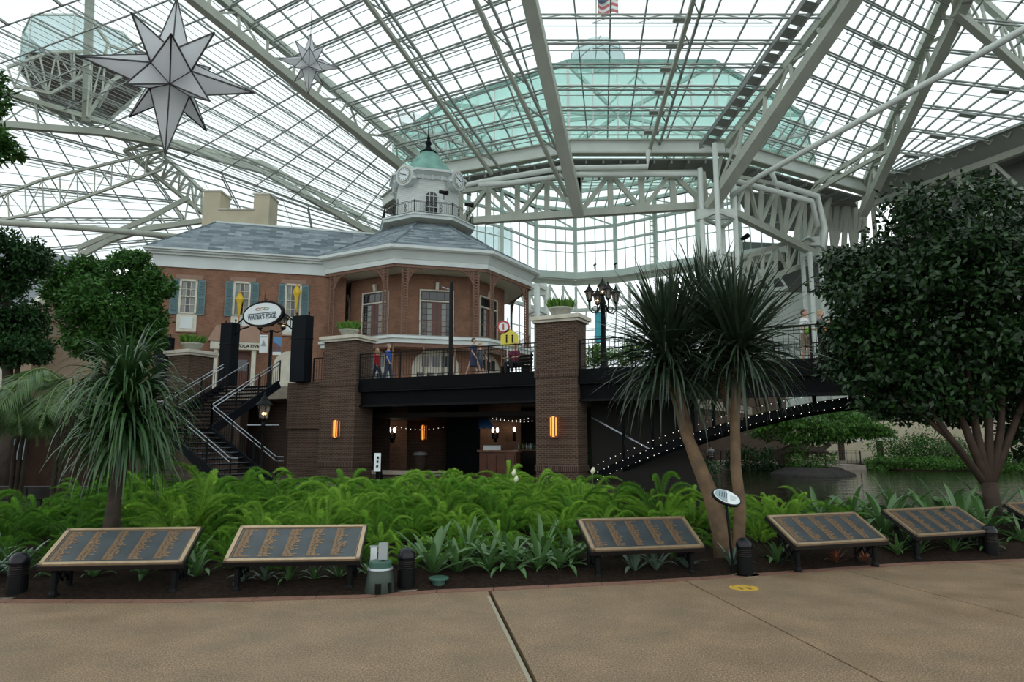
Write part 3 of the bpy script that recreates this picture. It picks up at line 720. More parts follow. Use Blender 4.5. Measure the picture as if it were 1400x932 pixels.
# corner walls behind the trusses
mb = MB(); a, b_ = at(1008, 330, 88), at(1200, 300, 92)
mb.prism([V(a.x, a.y, 3), V(b_.x + 6, b_.y, 3), V(b_.x + 6, b_.y + .5, 3), V(a.x, a.y + .5, 3)], (0, 0, 24.6)); struct(mb, 'wall_back', 'wall_dark', 'dark wall panels behind the lower right truss')
mb = MB(); a, b_ = at(1012, 400, 84), at(1180, 395, 86)
mb.prism([V(a.x, a.y, 3), V(b_.x, b_.y, 3), V(b_.x, b_.y + .5, 3), V(a.x, a.y + .5, 3)], (0, 0, 17)); struct(mb, 'wall_back', 'wall_pale', 'pale curved wall behind the people on the right of the bridge')
mb = MB(); mb.prism([R3 + V(-1, .5, -2), R2 + V(4, 9, -2), R2 + V(12, 24, -2), R3 + V(8, 14, -2)], (0, 0, .2)); struct(mb, 'ceiling', 'wall_grey', 'grey corrugated soffit at the gallery corner')
for (x, y, d, l) in ((1018, 325, 74, 'black spotlight fixed to the sloping truss right of the columns'), (813, 362, 97, 'black floodlight on the far sill left of the ladder'), (841, 361, 97, 'black floodlight on the far sill beside the ladder')):
    c = at(x, y, d); s = thing('spotlight', l, 'spotlight', loc=c + V(0, 0, -.6))
    k = .42 if d > 90 else .9; MB().tube([c + V(-.4 * k, 0, -.2 * k), c + V(.1 * k, 0, .1 * k), c + V(.5 * k, 0, .35 * k)], [.22 * k, .3 * k, .3 * k], 10).build('lamp_head', 'iron_black', s, smooth=True)
    MB().beam(c + V(0, 0, -.6), c, .12, .12).build('yoke', 'iron_black', s)
# ================================================================== bridge, piers, upper plaza
DZ = 4.1                                                    # level of the bridge deck and upper plaza
def bp(t, s, z): return C1 + E1 * t + E2 * s + V(0, 0, z)   # t along the bridge to the left, s away from the viewer
TP = (bp(0, 0, 0), 1.62, 1.0)                               # tall planter pier
def pier(label, t0, wdt, dep, s0=0.0, ztop=5.86, band=3.95, zb=-.05, low=None):
    p = thing('brick_pier', label, 'pier', loc=bp(t0 + wdt / 2, s0 + dep / 2, zb))
    def blk(nm, z0, z1, g, m, uv=True, h=None):
        return MB().prism([bp(t0 - g, s0 - g, z0), bp(t0 + wdt + g, s0 - g, z0), bp(t0 + wdt + g, s0 + dep + g, z0), bp(t0 - g, s0 + dep + g, z0)][::-1], (0, 0, z1 - z0)).build(nm, m, p, uv=uv)
    g2 = low if low else 0
    blk('shaft', zb, band - .11, g2, 'brick_pier'); blk('band_course', band - .11, band + .11, g2 + .04, 'brick_soldier')
    blk('upper_shaft', band + .11, ztop, 0, 'brick_pier'); blk('foot_course', .45, .67, g2 + .04, 'brick_soldier')
    blk('cap_stone', ztop, ztop + .10, .10, 'stone_cap', False); blk('cap_coping', ztop + .10, ztop + .24, .17, 'stone_cap', False)
    return p
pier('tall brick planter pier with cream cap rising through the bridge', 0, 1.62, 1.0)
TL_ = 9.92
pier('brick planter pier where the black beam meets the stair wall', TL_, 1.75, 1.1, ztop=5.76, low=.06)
# deck beams, one span on each side of the tall pier
def span(label, t0, t1):
    b_ = thing('bridge_beam', label, 'bridge', loc=bp((t0 + t1) / 2, 1, 3))
    MB().prism([bp(t0, .10, 3.62), bp(t1, .10, 3.62), bp(t1, 5, 3.62), bp(t0, 5, 3.62)], (0, 0, DZ - 3.62)).build('deck_edge', 'beam_black', b_)
    MB().prism([bp(t0, .30, 3.0), bp(t1, .30, 3.0), bp(t1, .6, 3.0), bp(t0, .6, 3.0)], (0, 0, .62)).build('web_plate', 'beam_black', b_)
    MB().prism([bp(t0, .22, 2.94), bp(t1, .22, 2.94), bp(t1, .70, 2.94), bp(t0, .70, 2.94)], (0, 0, .08)).build('bottom_flange', 'iron_black', b_)
    MB().prism([bp(t0, .14, 3.56), bp(t1, .14, 3.56), bp(t1, .30, 3.56), bp(t0, .30, 3.56)], (0, 0, .07)).build('trim_rail', 'iron_black', b_)
    return b_
span('black steel bridge beam between the two brick piers', 1.62, TL_)
span('black steel bridge beam reaching out over the lagoon', -14, 0)
# upper plaza slab behind the bridge
mb = MB(); mb.prism([bp(1.2, 4.9, 3.5), bp(TL_, 4.9, 3.5), bp(TL_ + .3, 1.15, 3.5), bp(TL_ + 3.6, 1.6, 3.5), bp(TL_ + 8.2, 1.4, 3.5), bp(TL_ + 30, 1.4, 3.5), bp(TL_ + 26, 34, 3.5), bp(-2, 34, 3.5)], (0, 0, DZ - .02 - 3.5))
struct(mb, 'floor', 'concrete', 'upper plaza level in front of the brick restaurant')
def railing(label, pts, h=1.07, step=.13, posts=1.9, name='railing', mtl='iron_black', top_m='iron_black', group=None):
    r = thing(name, label, 'railing', loc=pts[0], group=group)
    for nm, z, wd in (('top_rail', h, .05), ('upper_rail', h - .14, .028), ('bottom_rail', .1, .03)):
        mb = MB()
        for a, b_ in zip(pts, pts[1:]): mb.beam(a + V(0, 0, z), b_ + V(0, 0, z), wd, wd * .8)
        mb.build(nm, top_m if nm == 'top_rail' else mtl, r)
    bal = MB(); nb = 0
    for a, b_ in zip(pts, pts[1:]):
        L = (b_ - a).length; n = max(1, int(L / step)); m_ = max(1, round(L / posts))
        for k in range(n): bal.beam(lerp(a, b_, k / n) + V(0, 0, .1), lerp(a, b_, k / n) + V(0, 0, h - .02), .016)
        for k in range(m_ + 1): MB().beam(lerp(a, b_, k / m_), lerp(a, b_, k / m_) + V(0, 0, h + .02), .06).build('post', mtl, r)
    bal.build('balusters', mtl, r)['kind'] = 'stuff'
    return r
railing('black baluster railing of the bridge between the brick piers', [bp(1.66, .25, DZ), bp(TL_ - .03, .25, DZ)])
railing('black baluster railing of the bridge over the lagoon', [bp(-13.5, .25, DZ), bp(-.04, .25, DZ)], step=.16)
railing('black railing on the far side of the lagoon bridge', [bp(-13.5, 4.8, DZ), bp(1.0, 4.8, DZ)], step=.2)
railing('short black railing between sign post and brick pier', [bp(TL_ + 1.85, .5, DZ), bp(TL_ + 2.75, .5, DZ)])
# brick stair wall left of the pier
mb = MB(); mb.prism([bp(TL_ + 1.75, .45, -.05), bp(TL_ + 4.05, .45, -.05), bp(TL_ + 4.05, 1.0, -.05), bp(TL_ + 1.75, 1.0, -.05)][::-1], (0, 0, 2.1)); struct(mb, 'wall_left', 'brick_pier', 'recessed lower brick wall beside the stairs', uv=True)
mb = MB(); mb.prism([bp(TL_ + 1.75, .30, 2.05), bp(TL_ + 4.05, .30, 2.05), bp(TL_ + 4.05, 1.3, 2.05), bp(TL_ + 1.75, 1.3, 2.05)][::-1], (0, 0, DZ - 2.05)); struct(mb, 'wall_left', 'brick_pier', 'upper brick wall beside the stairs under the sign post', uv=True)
# ------------------------------------------------------------------ stairs
TR, TLs = V(-10.3, 30.17, DZ), V(-13.4, 31.6, DZ)
ZL = 2.0; RUN = 3.5
st = thing('staircase', 'black steel staircase with landing and bright nosings', 'stairs', loc=V(-11.5, 27, 0))
NU = 12
for k in range(NU):
    z = DZ - (DZ - ZL) * (k + 1) / NU; o0, o1 = E2 * (-RUN * k / NU), E2 * (-RUN * (k + 1) / NU)
    MB().prism([TR + o0, TR + o1, TLs + o1, TLs + o0], (0, 0, 0)).f if False else None
    ps = [V(p.x, p.y, z) for p in (TR + o0, TR + o1, TLs + o1, TLs + o0)]
    MB().prism(ps, (0, 0, -.05)).build('tread', 'beam_black', st)
    a, b_ = V((TR + o1).x, (TR + o1).y, z), V((TLs + o1).x, (TLs + o1).y, z); MB().beam(a, b_, .03, .03).build('nosing', 'iron_blue', st)
LR, LLf = V(TR.x, TR.y, ZL) - E2 * RUN, V(TLs.x, TLs.y, ZL) - E2 * RUN
WD = 2.1; LRn, LLn = LR - E2 * WD, LLf - E2 * WD
MB().prism([LR, LRn, LLn, LLf], (0, 0, -.12)).build('landing', 'beam_black', st)
NL = 11; RUNL = 3.5
for k in range(NL):
    z = ZL - ZL * (k + 1) / NL; o0, o1 = E1 * (-RUNL * k / NL), E1 * (-RUNL * (k + 1) / NL)
    ps = [V(p.x, p.y, z) for p in (LR + o0, LR + o1, LRn + o1, LRn + o0)]
    MB().prism(ps, (0, 0, -.05)).build('tread', 'beam_black', st)
    a, b_ = V((LR + o1).x, (LR + o1).y, z + .01), V((LRn + o1).x, (LRn + o1).y, z + .01); MB().beam(a, b_, .035, .03).build('nosing', 'rail_bright', st)
BR, BRn = V(LR.x, LR.y, 0) - E1 * RUNL, V(LRn.x, LRn.y, 0) - E1 * RUNL
for a, b_ in ((TR, LR), (TLs, LLf), (LR, BR), (LRn, BRn)):
    MB().beam(a + V(0, 0, -.1), b_ + V(0, 0, -.1), .08, .34).build('stringer', 'iron_blue', st)
def srail(a, b_, nm='handrail', lead=None, both=True):
    for z in ((.95, .80) if both else (.95,)):
        pts = [a + V(0, 0, z), b_ + V(0, 0, z)]
        if lead is not None: pts.append(b_ + lead + V(0, 0, z))
        MB().tube(pts, .022, 6).build(nm, 'rail_bright', st)
    n = int((b_ - a).length / .14); mb = MB()
    for k in range(n + 1): p = lerp(a, b_, k / n); mb.beam(p, p + V(0, 0, .8), .016)
    mb.build('balusters', 'iron_black', st)['kind'] = 'stuff'
    for k in range(4): p = lerp(a, b_, k / 3); MB().beam(p, p + V(0, 0, .97), .05).build('newel', 'iron_black', st)
srail(TR, LR); srail(TLs, LLf); srail(lerp(TR, TLs, .55), lerp(LR, LLf, .55), both=False)
srail(LR, BR, lead=E1 * -.35); srail(LRn, BRn, lead=E1 * -.35); srail(LLn, LRn); srail(LLf, LLn)
for p in (LLf, LLn, LRn): MB().beam(V(p.x, p.y, 0), p, .14).build('leg', 'iron_black', st)
# brick pier left of the stairs, black posts and sign
e = at(262, 485, 33.6)
ps = thing('brick_pier', 'small brick planter pier left of the staircase', 'pier', loc=V(e.x, e.y, DZ - .02))
def small(nm, z0, z1, h, m, uv=False):
    c = V(e.x, e.y, 0); MB().prism([c - E1 * h - E2 * h + V(0, 0, z0), c + E1 * h - E2 * h + V(0, 0, z0), c + E1 * h + E2 * h + V(0, 0, z0), c - E1 * h + E2 * h + V(0, 0, z0)][::-1], (0, 0, z1 - z0)).build(nm, m, ps, uv=uv)
zc = e.z; small('shaft', 1.0, zc - .1, .72, 'brick_pier', True); small('cap_stone', zc - .1, zc, .82, 'stone_cap'); small('cap_coping', zc, zc + .16, .90, 'stone_cap')
def spost(label, c, z0, z1, wd=.8):
    p = thing('sign_post', label, 'post', loc=V(c.x, c.y, z0))
    MB().obox(V(c.x, c.y, (z0 + z1) / 2), E1, E2, UP, wd, .5, z1 - z0).build('post_body', 'iron_blue', p)
    MB().obox(V(c.x, c.y, z1 - 1.0), E1, E2, UP, wd + .04, .54, .05).build('band', 'iron_black', p)
    # shallow scooped top with two corner finials
    n = 6
    for s in (-1, 1):
        q = V(c.x, c.y, z1) + E1 * (s * (wd / 2 - .04)); MB().tube([q, q + V(0, 0, .12), q + V(0, 0, .16), q + V(0, 0, .2)], [.03, .025, .05, .01], 8).build('finial', 'iron_black', p)
    return p
PR, PL = atz(410.5, 522, DZ), V(-12.75, 31.2, DZ)
PL = PR + E1 * 4.5
spost('black sign post standing on the brick stair wall', PR, DZ, 7.05); spost('black sign post at the head of the stairs', PL, DZ - .02, 7.05, .72)
e2 = at(224, 480, 37); spost('black post behind the small brick planter pier', e2, DZ - .02, at(224, 462, 37).z, 1.0)
SC = at(361, 429.5, (PR.y + PL.y) / 2)
sg = thing('oval_sign', "white oval WATER'S EDGE sign in black frame between two black posts", 'sign', loc=SC)
def ell(c, rx, rz, s, n=36): return [c + E1 * (-rx * math.cos(2 * math.pi * k / n)) + V(0, 0, rz * math.sin(2 * math.pi * k / n)) + E2 * s for k in range(n)]
MB().hexa(ell(SC, 1.26, .60, .06), ell(SC, 1.26, .60, -.10)).build('frame', 'iron_black', sg)
MB().hexa(ell(SC, 1.15, .51, -.10), ell(SC, 1.15, .51, -.12)).build('face', 'sign_white', sg)
fr = -E1; fc = SC - E2 * .13
text('lettering', "WATER'S EDGE", .31, fc + V(0, 0, -.14), fr, UP, 'sign_navy', sg, .004, fit=1.78)
MB().beam(fc + E1 * .86 + V(0, 0, .03), fc - E1 * .86 + V(0, 0, .03), .02, .03).build('rule_line', 'sign_navy', sg)
for dx, m_ in ((-.26, 'print_red'), (0, 'print_gold'), (.26, 'print_green')):
    MB().tube([fc + fr * (dx + .14 * math.cos(a)) + V(0, 0, .24 + .05 * math.sin(a * (1 if dx else -1))) for a in [k * math.pi / 8 for k in range(17)]], .014, 5).build('emblem', m_, sg)
for s in (1, -1):
    for dz in (.0, -.42):
        pts = [SC + E1 * (s * (1.15 if dz == 0 else .9)) + V(0, 0, dz + (-.1 if dz else .0)), SC + E1 * (s * 1.45) + V(0, 0, dz - .18), SC + E1 * (s * 1.9) + V(0, 0, dz - .5)]
        MB().tube(pts, .035, 6).build('bracket_bar', 'iron_black', sg)
    for q in (.35, .7):
        a = SC + E1 * (s * (1.2 + .65 * q)) + V(0, 0, -.05 - .42 * q); MB().beam(a, a + V(0, 0, -.4), .03).build('bracket_bar', 'iron_black', sg)
for a in (-.5, -.2, 0, .2, .5): MB().tube([SC + V(0, 0, .56), SC + fr * a * .5 + V(0, 0, .70 - abs(a) * .2), SC + fr * a + V(0, 0, .78 - abs(a) * .35)], [.03, .02, .01], 6).build('crest_scroll', 'iron_black', sg)
MB().tube([SC + V(0, 0, .56), SC + V(0, 0, 1.02)], [.025, .008], 6).build('crest_spike', 'iron_black', sg)

# ================================================================== brick restaurant
T = V(.966, .26, 0).normalized(); N = V(.26, -.966, 0).normalized()          # along the facade, towards the viewer
FC = V(-4.95, 46.6, 0); SW = 6.5; AP = SW * 1.2071; O = FC - N * AP
def octo(ap, z, k=0): # corner points, starting at the front-left corner and going right
    r = ap / math.cos(math.pi / 8); a0 = math.atan2(N.y, N.x)
    return [V(O.x + r * math.cos(a0 + (i - .5) * math.pi / 4), O.y + r * math.sin(a0 + (i - .5) * math.pi / 4), z) for i in range(8)]
CL2 = octo(AP, 0)[7]
W0 = CL2                                                       # facade runs left from here
FW = 12.4
def fa(s, z, o=0.0): return W0 - T * s + N * o + V(0, 0, z)    # s metres left of the octagon
def fs(px, z=10):                                              # picture column to facade coordinate
    lo, hi = -5, 40
    for _ in range(40):
        mid = (lo + hi) / 2; p = fa(mid, z) - V(0, 0, EYE)
        x = 700 + FPX * p.x / (p.y * math.cos(PITCH) + p.z * math.sin(PITCH))
        if x > px: lo = mid
        else: hi = mid
    return lo
def fz(py, s):
    d = fa(s, 0).y; return at(300, py, d).z
hs = thing('restaurant_building', 'brick restaurant wing with slate roof and teal shutters', 'building', loc=fa(6, DZ))
ZC = 13.45
FL = fs(209, ZC)
MB().prism([fa(-1.5, DZ), fa(FL, DZ), fa(FL, DZ) - N * 12, fa(-1.5, DZ) - N * 12], (0, 0, ZC - DZ)).build('brick_wall', 'brick_facade', hs, uv=True)
def band(z0, z1, o, nm='cornice', m_='trim_white', par=None):
    MB().prism([fa(-3.4, z0, o), fa(FL + o, z0, o), fa(FL + o, z0, -12.5), fa(-3.4, z0, -12.5)], (0, 0, z1 - z0)).build(nm, m_, par or hs)
MB().prism([fa(-1.4, DZ, -3.5), fa(-9, DZ, -5.0), fa(-9, DZ, -11), fa(-1.4, DZ, -11)][::-1], (0, 0, ZC - DZ)).build('link_wall', 'brick_facade', hs, uv=True)
band(ZC, ZC + .28, .12); band(ZC + .28, ZC + .85, .05); band(ZC + .85, ZC + 1.0, .30); band(ZC + 1.0, ZC + 1.16, .52)
ze = ZC + 1.16; zr = 18.0
e0, e1_, e2_, e3_ = fa(-3.6, ze, .62), fa(FL + .62, ze, .62), fa(FL + .62, ze, -12.5), fa(-3.6, ze, -12.5)
r0, r1, r2, r3 = fa(-3.6, zr, -3.6), fa(FL - 3.3, zr, -3.6), fa(FL - 3.3, zr, -9), fa(-3.6, zr, -9)
MB().hexa([e0, e1_, e2_, e3_][::-1], [r0, r1, r2, r3][::-1]).build('slate_roof', 'shingle_slate', hs, uv=True)
MB().beam(e0 + V(0, 0, .02), e1_ + V(0, 0, .02), .16, .12).build('gutter', 'trim_white', hs)
MB().beam(r0, r1, .25, .14).build('ridge_cap', 'trim_white', hs); MB().beam(e1_, r1, .12, .1).build('hip_cap', 'shingle_slate', hs, uv=True)
# beige parapet with a see-through slot behind the roof
pa = thing('roof_parapet', 'beige stucco parapet with an open slot behind the slate roof', 'parapet', loc=at(320, 305, 54) )
def pbox(x0, x1, y0, y1, D=54, dd=2.0):
    a, b_ = at(x0, y1, D), at(x1, y1, D); zt = at((x0 + x1) / 2, y0, D).z; a.z = b_.z = min(a.z, 17.0) if y1 > 300 else a.z
    MB().prism([a, b_, b_ + V(0, dd, 0), a + V(0, dd, 0)], (0, 0, zt - a.z)).build('stucco_block', 'parapet_beige', pa)
    if y1 > 300: MB().prism([V(p.x, p.y, zt) for p in (a + V(-.1, -.1, 0), b_ + V(.1, -.1, 0), b_ + V(.1, dd, 0), a + V(-.1, dd, 0))], (0, 0, .12)).build('coping', 'trim_cream', pa)
pbox(275.5, 299, 262, 309); pbox(345, 366.5, 266, 311); pbox(299, 345, 287, 310)
# upper windows with shutters
def sash(wx, s, z0, z1, wd, par, o=.06):
    """white sash window with panes, muntins and curtains"""
    f = thing_part(par, s)
    return f
def thing_part(*a): return None
for (xl, xr, sl, sr, lab) in ((243, 268, 230.5, 279, 0), (317, 341, 306, 352, 1), (388, 411, 379, 421, 2)):
    s0, s1 = fs(xr), fs(xl); z1, z0, zp = fz(382 + lab * 3.2, 0 + (s0 + s1) / 2), fz(429 + lab * 3, (s0 + s1) / 2), fz(453 + lab * 2.5, (s0 + s1) / 2)
    wn = MB().prism([fa(s0, z0, .10), fa(s1, z0, .10), fa(s1, z0, -.05), fa(s0, z0, -.05)], (0, 0, 0.02)).build('window', 'trim_cream', hs)
    b_ = .14
    for (a, c, za, zb) in ((s0, s0 + b_, z0, z1), (s1 - b_, s1, z0, z1), (s0, s1, z1 - b_, z1), (s0, s1, z0, z0 + .08), (s0 + b_, s1 - b_, (z0 + z1) / 2 - .04, (z0 + z1) / 2 + .04)):
        MB().prism([fa(a, za, .12), fa(c, za, .12), fa(c, za, .0), fa(a, za, .0)], (0, 0, zb - za)).build('frame_piece', 'trim_cream', wn)
    i0, i1 = s0 + b_, s1 - b_
    for k in range(3):
        for j in range(4):
            a, c = i0 + (i1 - i0) * k / 3, i0 + (i1 - i0) * (k + 1) / 3; za, zb = z0 + .08 + (z1 - z0 - .22) * j / 4, z0 + .08 + (z1 - z0 - .22) * (j + 1) / 4
            MB().prism([fa(a + .02, za + .02, .035), fa(c - .02, za + .02, .035), fa(c - .02, za + .02, .02), fa(a + .02, za + .02, .02)], (0, 0, zb - za - .04)).build('pane', 'dark_glass' if k == 1 else 'curtain', wn)
    for k in (1, 2):
        a = i0 + (i1 - i0) * k / 3; MB().beam(fa(a, z0, .06), fa(a, z1 - b_, .06), .035).build('muntin', 'trim_cream', wn)
    for j in (1, 3):
        za = z0 + .08 + (z1 - z0 - .22) * j / 4; MB().beam(fa(i0, za, .06), fa(i1, za, .06), .035).build('muntin', 'trim_cream', wn)
    pn = MB().prism([fa(s0 - .06, zp, .08), fa(s1 + .06, zp, .08), fa(s1 + .06, zp, -.02), fa(s0 - .06, zp, -.02)], (0, 0, z0 - zp)).build('apron_panel', 'trim_cream', hs)
    MB().prism([fa(s0 + .18, zp + .2, .11), fa(s1 - .18, zp + .2, .11), fa(s1 - .18, zp + .2, .07), fa(s0 + .18, zp + .2, .07)], (0, 0, z0 - zp - .4)).build('raised_field', 'trim_white', pn)
    MB().prism([fa(s0 - .1, zp - .08, .12), fa(s1 + .1, zp - .08, .12), fa(s1 + .1, zp - .08, 0), fa(s0 - .1, zp - .08, 0)], (0, 0, .08)).build('sill', 'stucco_pink', pn)
    for a, c in ((fs(sr), s0 - .02), (s1 + .02, fs(sl))):
        sh = MB().prism([fa(a, z0 - .05, .09), fa(c, z0 - .05, .09), fa(c, z0 - .05, .02), fa(a, z0 - .05, .02)], (0, 0, z1 - z0 + .02)).build('shutter', 'shutter_teal', hs)
        mb = MB(); n = 26
        for k in range(n):
            if k in (0, 13, 25): continue
            z = z0 + (z1 - z0) * k / n; mb.prism([fa(a + .08, z, .13), fa(c - .08, z, .13), fa(c - .08, z + .04, .08), fa(a + .08, z + .04, .08)], (0, 0, .03))
        mb.build('louvres', 'shutter_teal', sh)['kind'] = 'stuff'
    # lintel of lighter brick
    MB().prism([fa(s0 - .3, z1 + .02, .03), fa(s1 + .3, z1 + .02, .03), fa(s1 + .3, z1 + .02, 0), fa(s0 - .3, z1 + .02, 0)], (0, 0, .3)).build('flat_arch', 'brick_soldier' if False else 'stucco_pink', hs)
# yellow pennants on the facade
for x, y0, y1, l in ((327.5, 401, 432, 'furled yellow banner on a pole before the middle window'), (404.5, 391, 424, 'furled yellow banner on a pole before the window by the octagon')):
    s = fs(x); zt, zb = fz(y0, s), fz(y1, s); p = thing('yellow_banner', l, 'flag', loc=fa(s, zb, .35))
    MB().tube([fa(s, zb - 1.3, .1), fa(s, zt, .6)], .035, 6).build('pole', 'flag_orange', p)
    MB().loft([(fa(s, zb, .38), .05, .05), (fa(s, zb + .5, .42), .13, .10), (fa(s, (zt + zb) / 2, .45), .16, .12), (fa(s, (zt + zb) / 2 + .3, .5), .30, .16), (fa(s, zt - .3, .5), .20, .12), (fa(s, zt, .55), .04, .04)], 8).build('cloth', 'flag_yellow', p)
# ground-floor entrance with lintel board
sA, sB = fs(355, 7), fs(289, 7); zl = fz(475, sA)
MB().prism([fa(sA, zl - .28, .9), fa(sB, zl - .28, .9), fa(sB, zl - .28, -.1), fa(sA, zl - .28, -.1)], (0, 0, .5)).build('entrance_lintel', 'trim_cream', hs)
text('lintel_lettering', 'S PRECOLATIVE', .30, fa((sA + fs(318, 7)) / 2 + .25, zl - .05, .91), T, UP, 'iron_black', hs, .01, fit=2.3)
for s in (sA + .35, sB - .35): MB().prism([fa(s - .14, DZ, .7), fa(s + .14, DZ, .7), fa(s + .14, DZ, .4), fa(s - .14, DZ, .4)], (0, 0, zl - .28 - DZ)).build('entrance_column', 'trim_cream', hs)
MB().prism([fa(sA + .7, DZ, .02), fa(sB - .7, DZ, .02), fa(sB - .7, DZ, -.1), fa(sA + .7, DZ, -.1)], (0, 0, zl - .35 - DZ)).build('entrance_door', 'door_red', hs)
MB().prism([fa(sA + .8, DZ + 2.2, .05), fa(sB - .8, DZ + 2.2, .05), fa(sB - .8, DZ + 2.2, .0), fa(sA + .8, DZ + 2.2, .0)], (0, 0, .8)).build('transom_pane', 'dark_glass', hs)
MB().hexa([fa(sA - .2, zl + .25, .95), fa(sB + .2, zl + .25, .95), fa(sB + .2, zl + .25, -.05), fa(sA - .2, zl + .25, -.05)], [fa(sA + .2, zl + 1.5, .1), fa(sB - .2, zl + 1.5, .1), fa(sB - .2, zl + 1.5, -.05), fa(sA + .2, zl + 1.5, -.05)]).build('entrance_hood', 'stucco_pink', hs)
MB().hexa([fa(fs(395, 6) + .9, DZ, .15)] and [fa(fs(395, 6) + 1.1 * math.cos(a), 4.1 + 2.6 + 1.1 * math.sin(a), .12) for a in [k * math.pi / 10 for k in range(11)]] + [fa(fs(395, 6) - 1.1, DZ, .12), fa(fs(395, 6) + 1.1, DZ, .12)],
          [fa(fs(395, 6) + 1.1 * math.cos(a), 4.1 + 2.6 + 1.1 * math.sin(a), -.02) for a in [k * math.pi / 10 for k in range(11)]] + [fa(fs(395, 6) - 1.1, DZ, -.02), fa(fs(395, 6) + 1.1, DZ, -.02)]).build('arched_window', 'trim_cream', hs)

# ------------------------------------------------------------------ octagonal pavilion
oc = thing('octagon_pavilion', 'octagonal brick pavilion with iron lace veranda and clock lantern', 'building', loc=V(O.x, O.y, DZ))
ZF, ZV = 8.62, 13.55
def ringo(a0, z0, z1, a1=None, nm='ring', m_='trim_white', uv=False, sides=range(8), inner=None):
    lo, hi = octo(a0, z0), octo(a1 or a0, z1)
    MB().hexa(lo, hi).build(nm, m_, oc, uv=uv)
IN = AP - 1.9
ringo(IN, DZ, ZF - .3, nm='ground_floor_wall', m_='brick_facade', uv=True)
ringo(IN, ZF, ZV - .2, nm='upper_floor_wall', m_='brick_facade', uv=True)
ringo(AP + .15, ZF - .55, ZF - .25, AP + .15, 'balcony_fascia'); ringo(AP + .32, ZF - .25, ZF - .08, nm='balcony_cornice'); ringo(AP + .2, ZF - .08, ZF, nm='balcony_floor', m_='deck_grey')
ringo(AP - .1, ZV - .16, ZV, nm='veranda_ceiling', m_='trim_cream')
ringo(AP + .16, ZV, ZV + .36, AP + .16, 'eave_beam'); ringo(AP + .20, ZV + .36, ZV + .44, AP + .24, 'eave_bead'); ringo(AP + .08, ZV + .44, ZV + .92, AP + .40, 'eave_cove'); ringo(AP + .66, ZV + .92, ZV + 1.0, AP + .74, 'eave_lip'); ringo(AP + .78, ZV + 1.0, ZV + 1.2, nm='eave_gutter'); 
LP = 3.55; ZP = 18.5
ringo(AP + .74, ZV + 1.18, 16.6, 5.3, nm='slate_roof_lower', m_='shingle_slate', uv=True); ringo(5.3, 16.6, ZP - .2, 2.75, nm='slate_roof_upper', m_='shingle_slate', uv=True)
lo, hi = octo(AP + .76, ZV + 1.2), octo(5.33, 16.62); h2 = octo(2.77, ZP - .15)
for i in range(8):
    MB().beam(lo[i], hi[i], .14, .08).build('hip_cap', 'shingle_slate', oc, uv=True); MB().beam(hi[i], h2[i], .14, .08).build('hip_cap', 'shingle_slate', oc, uv=True)
CO, CI = octo(AP, 0), octo(IN, 0)
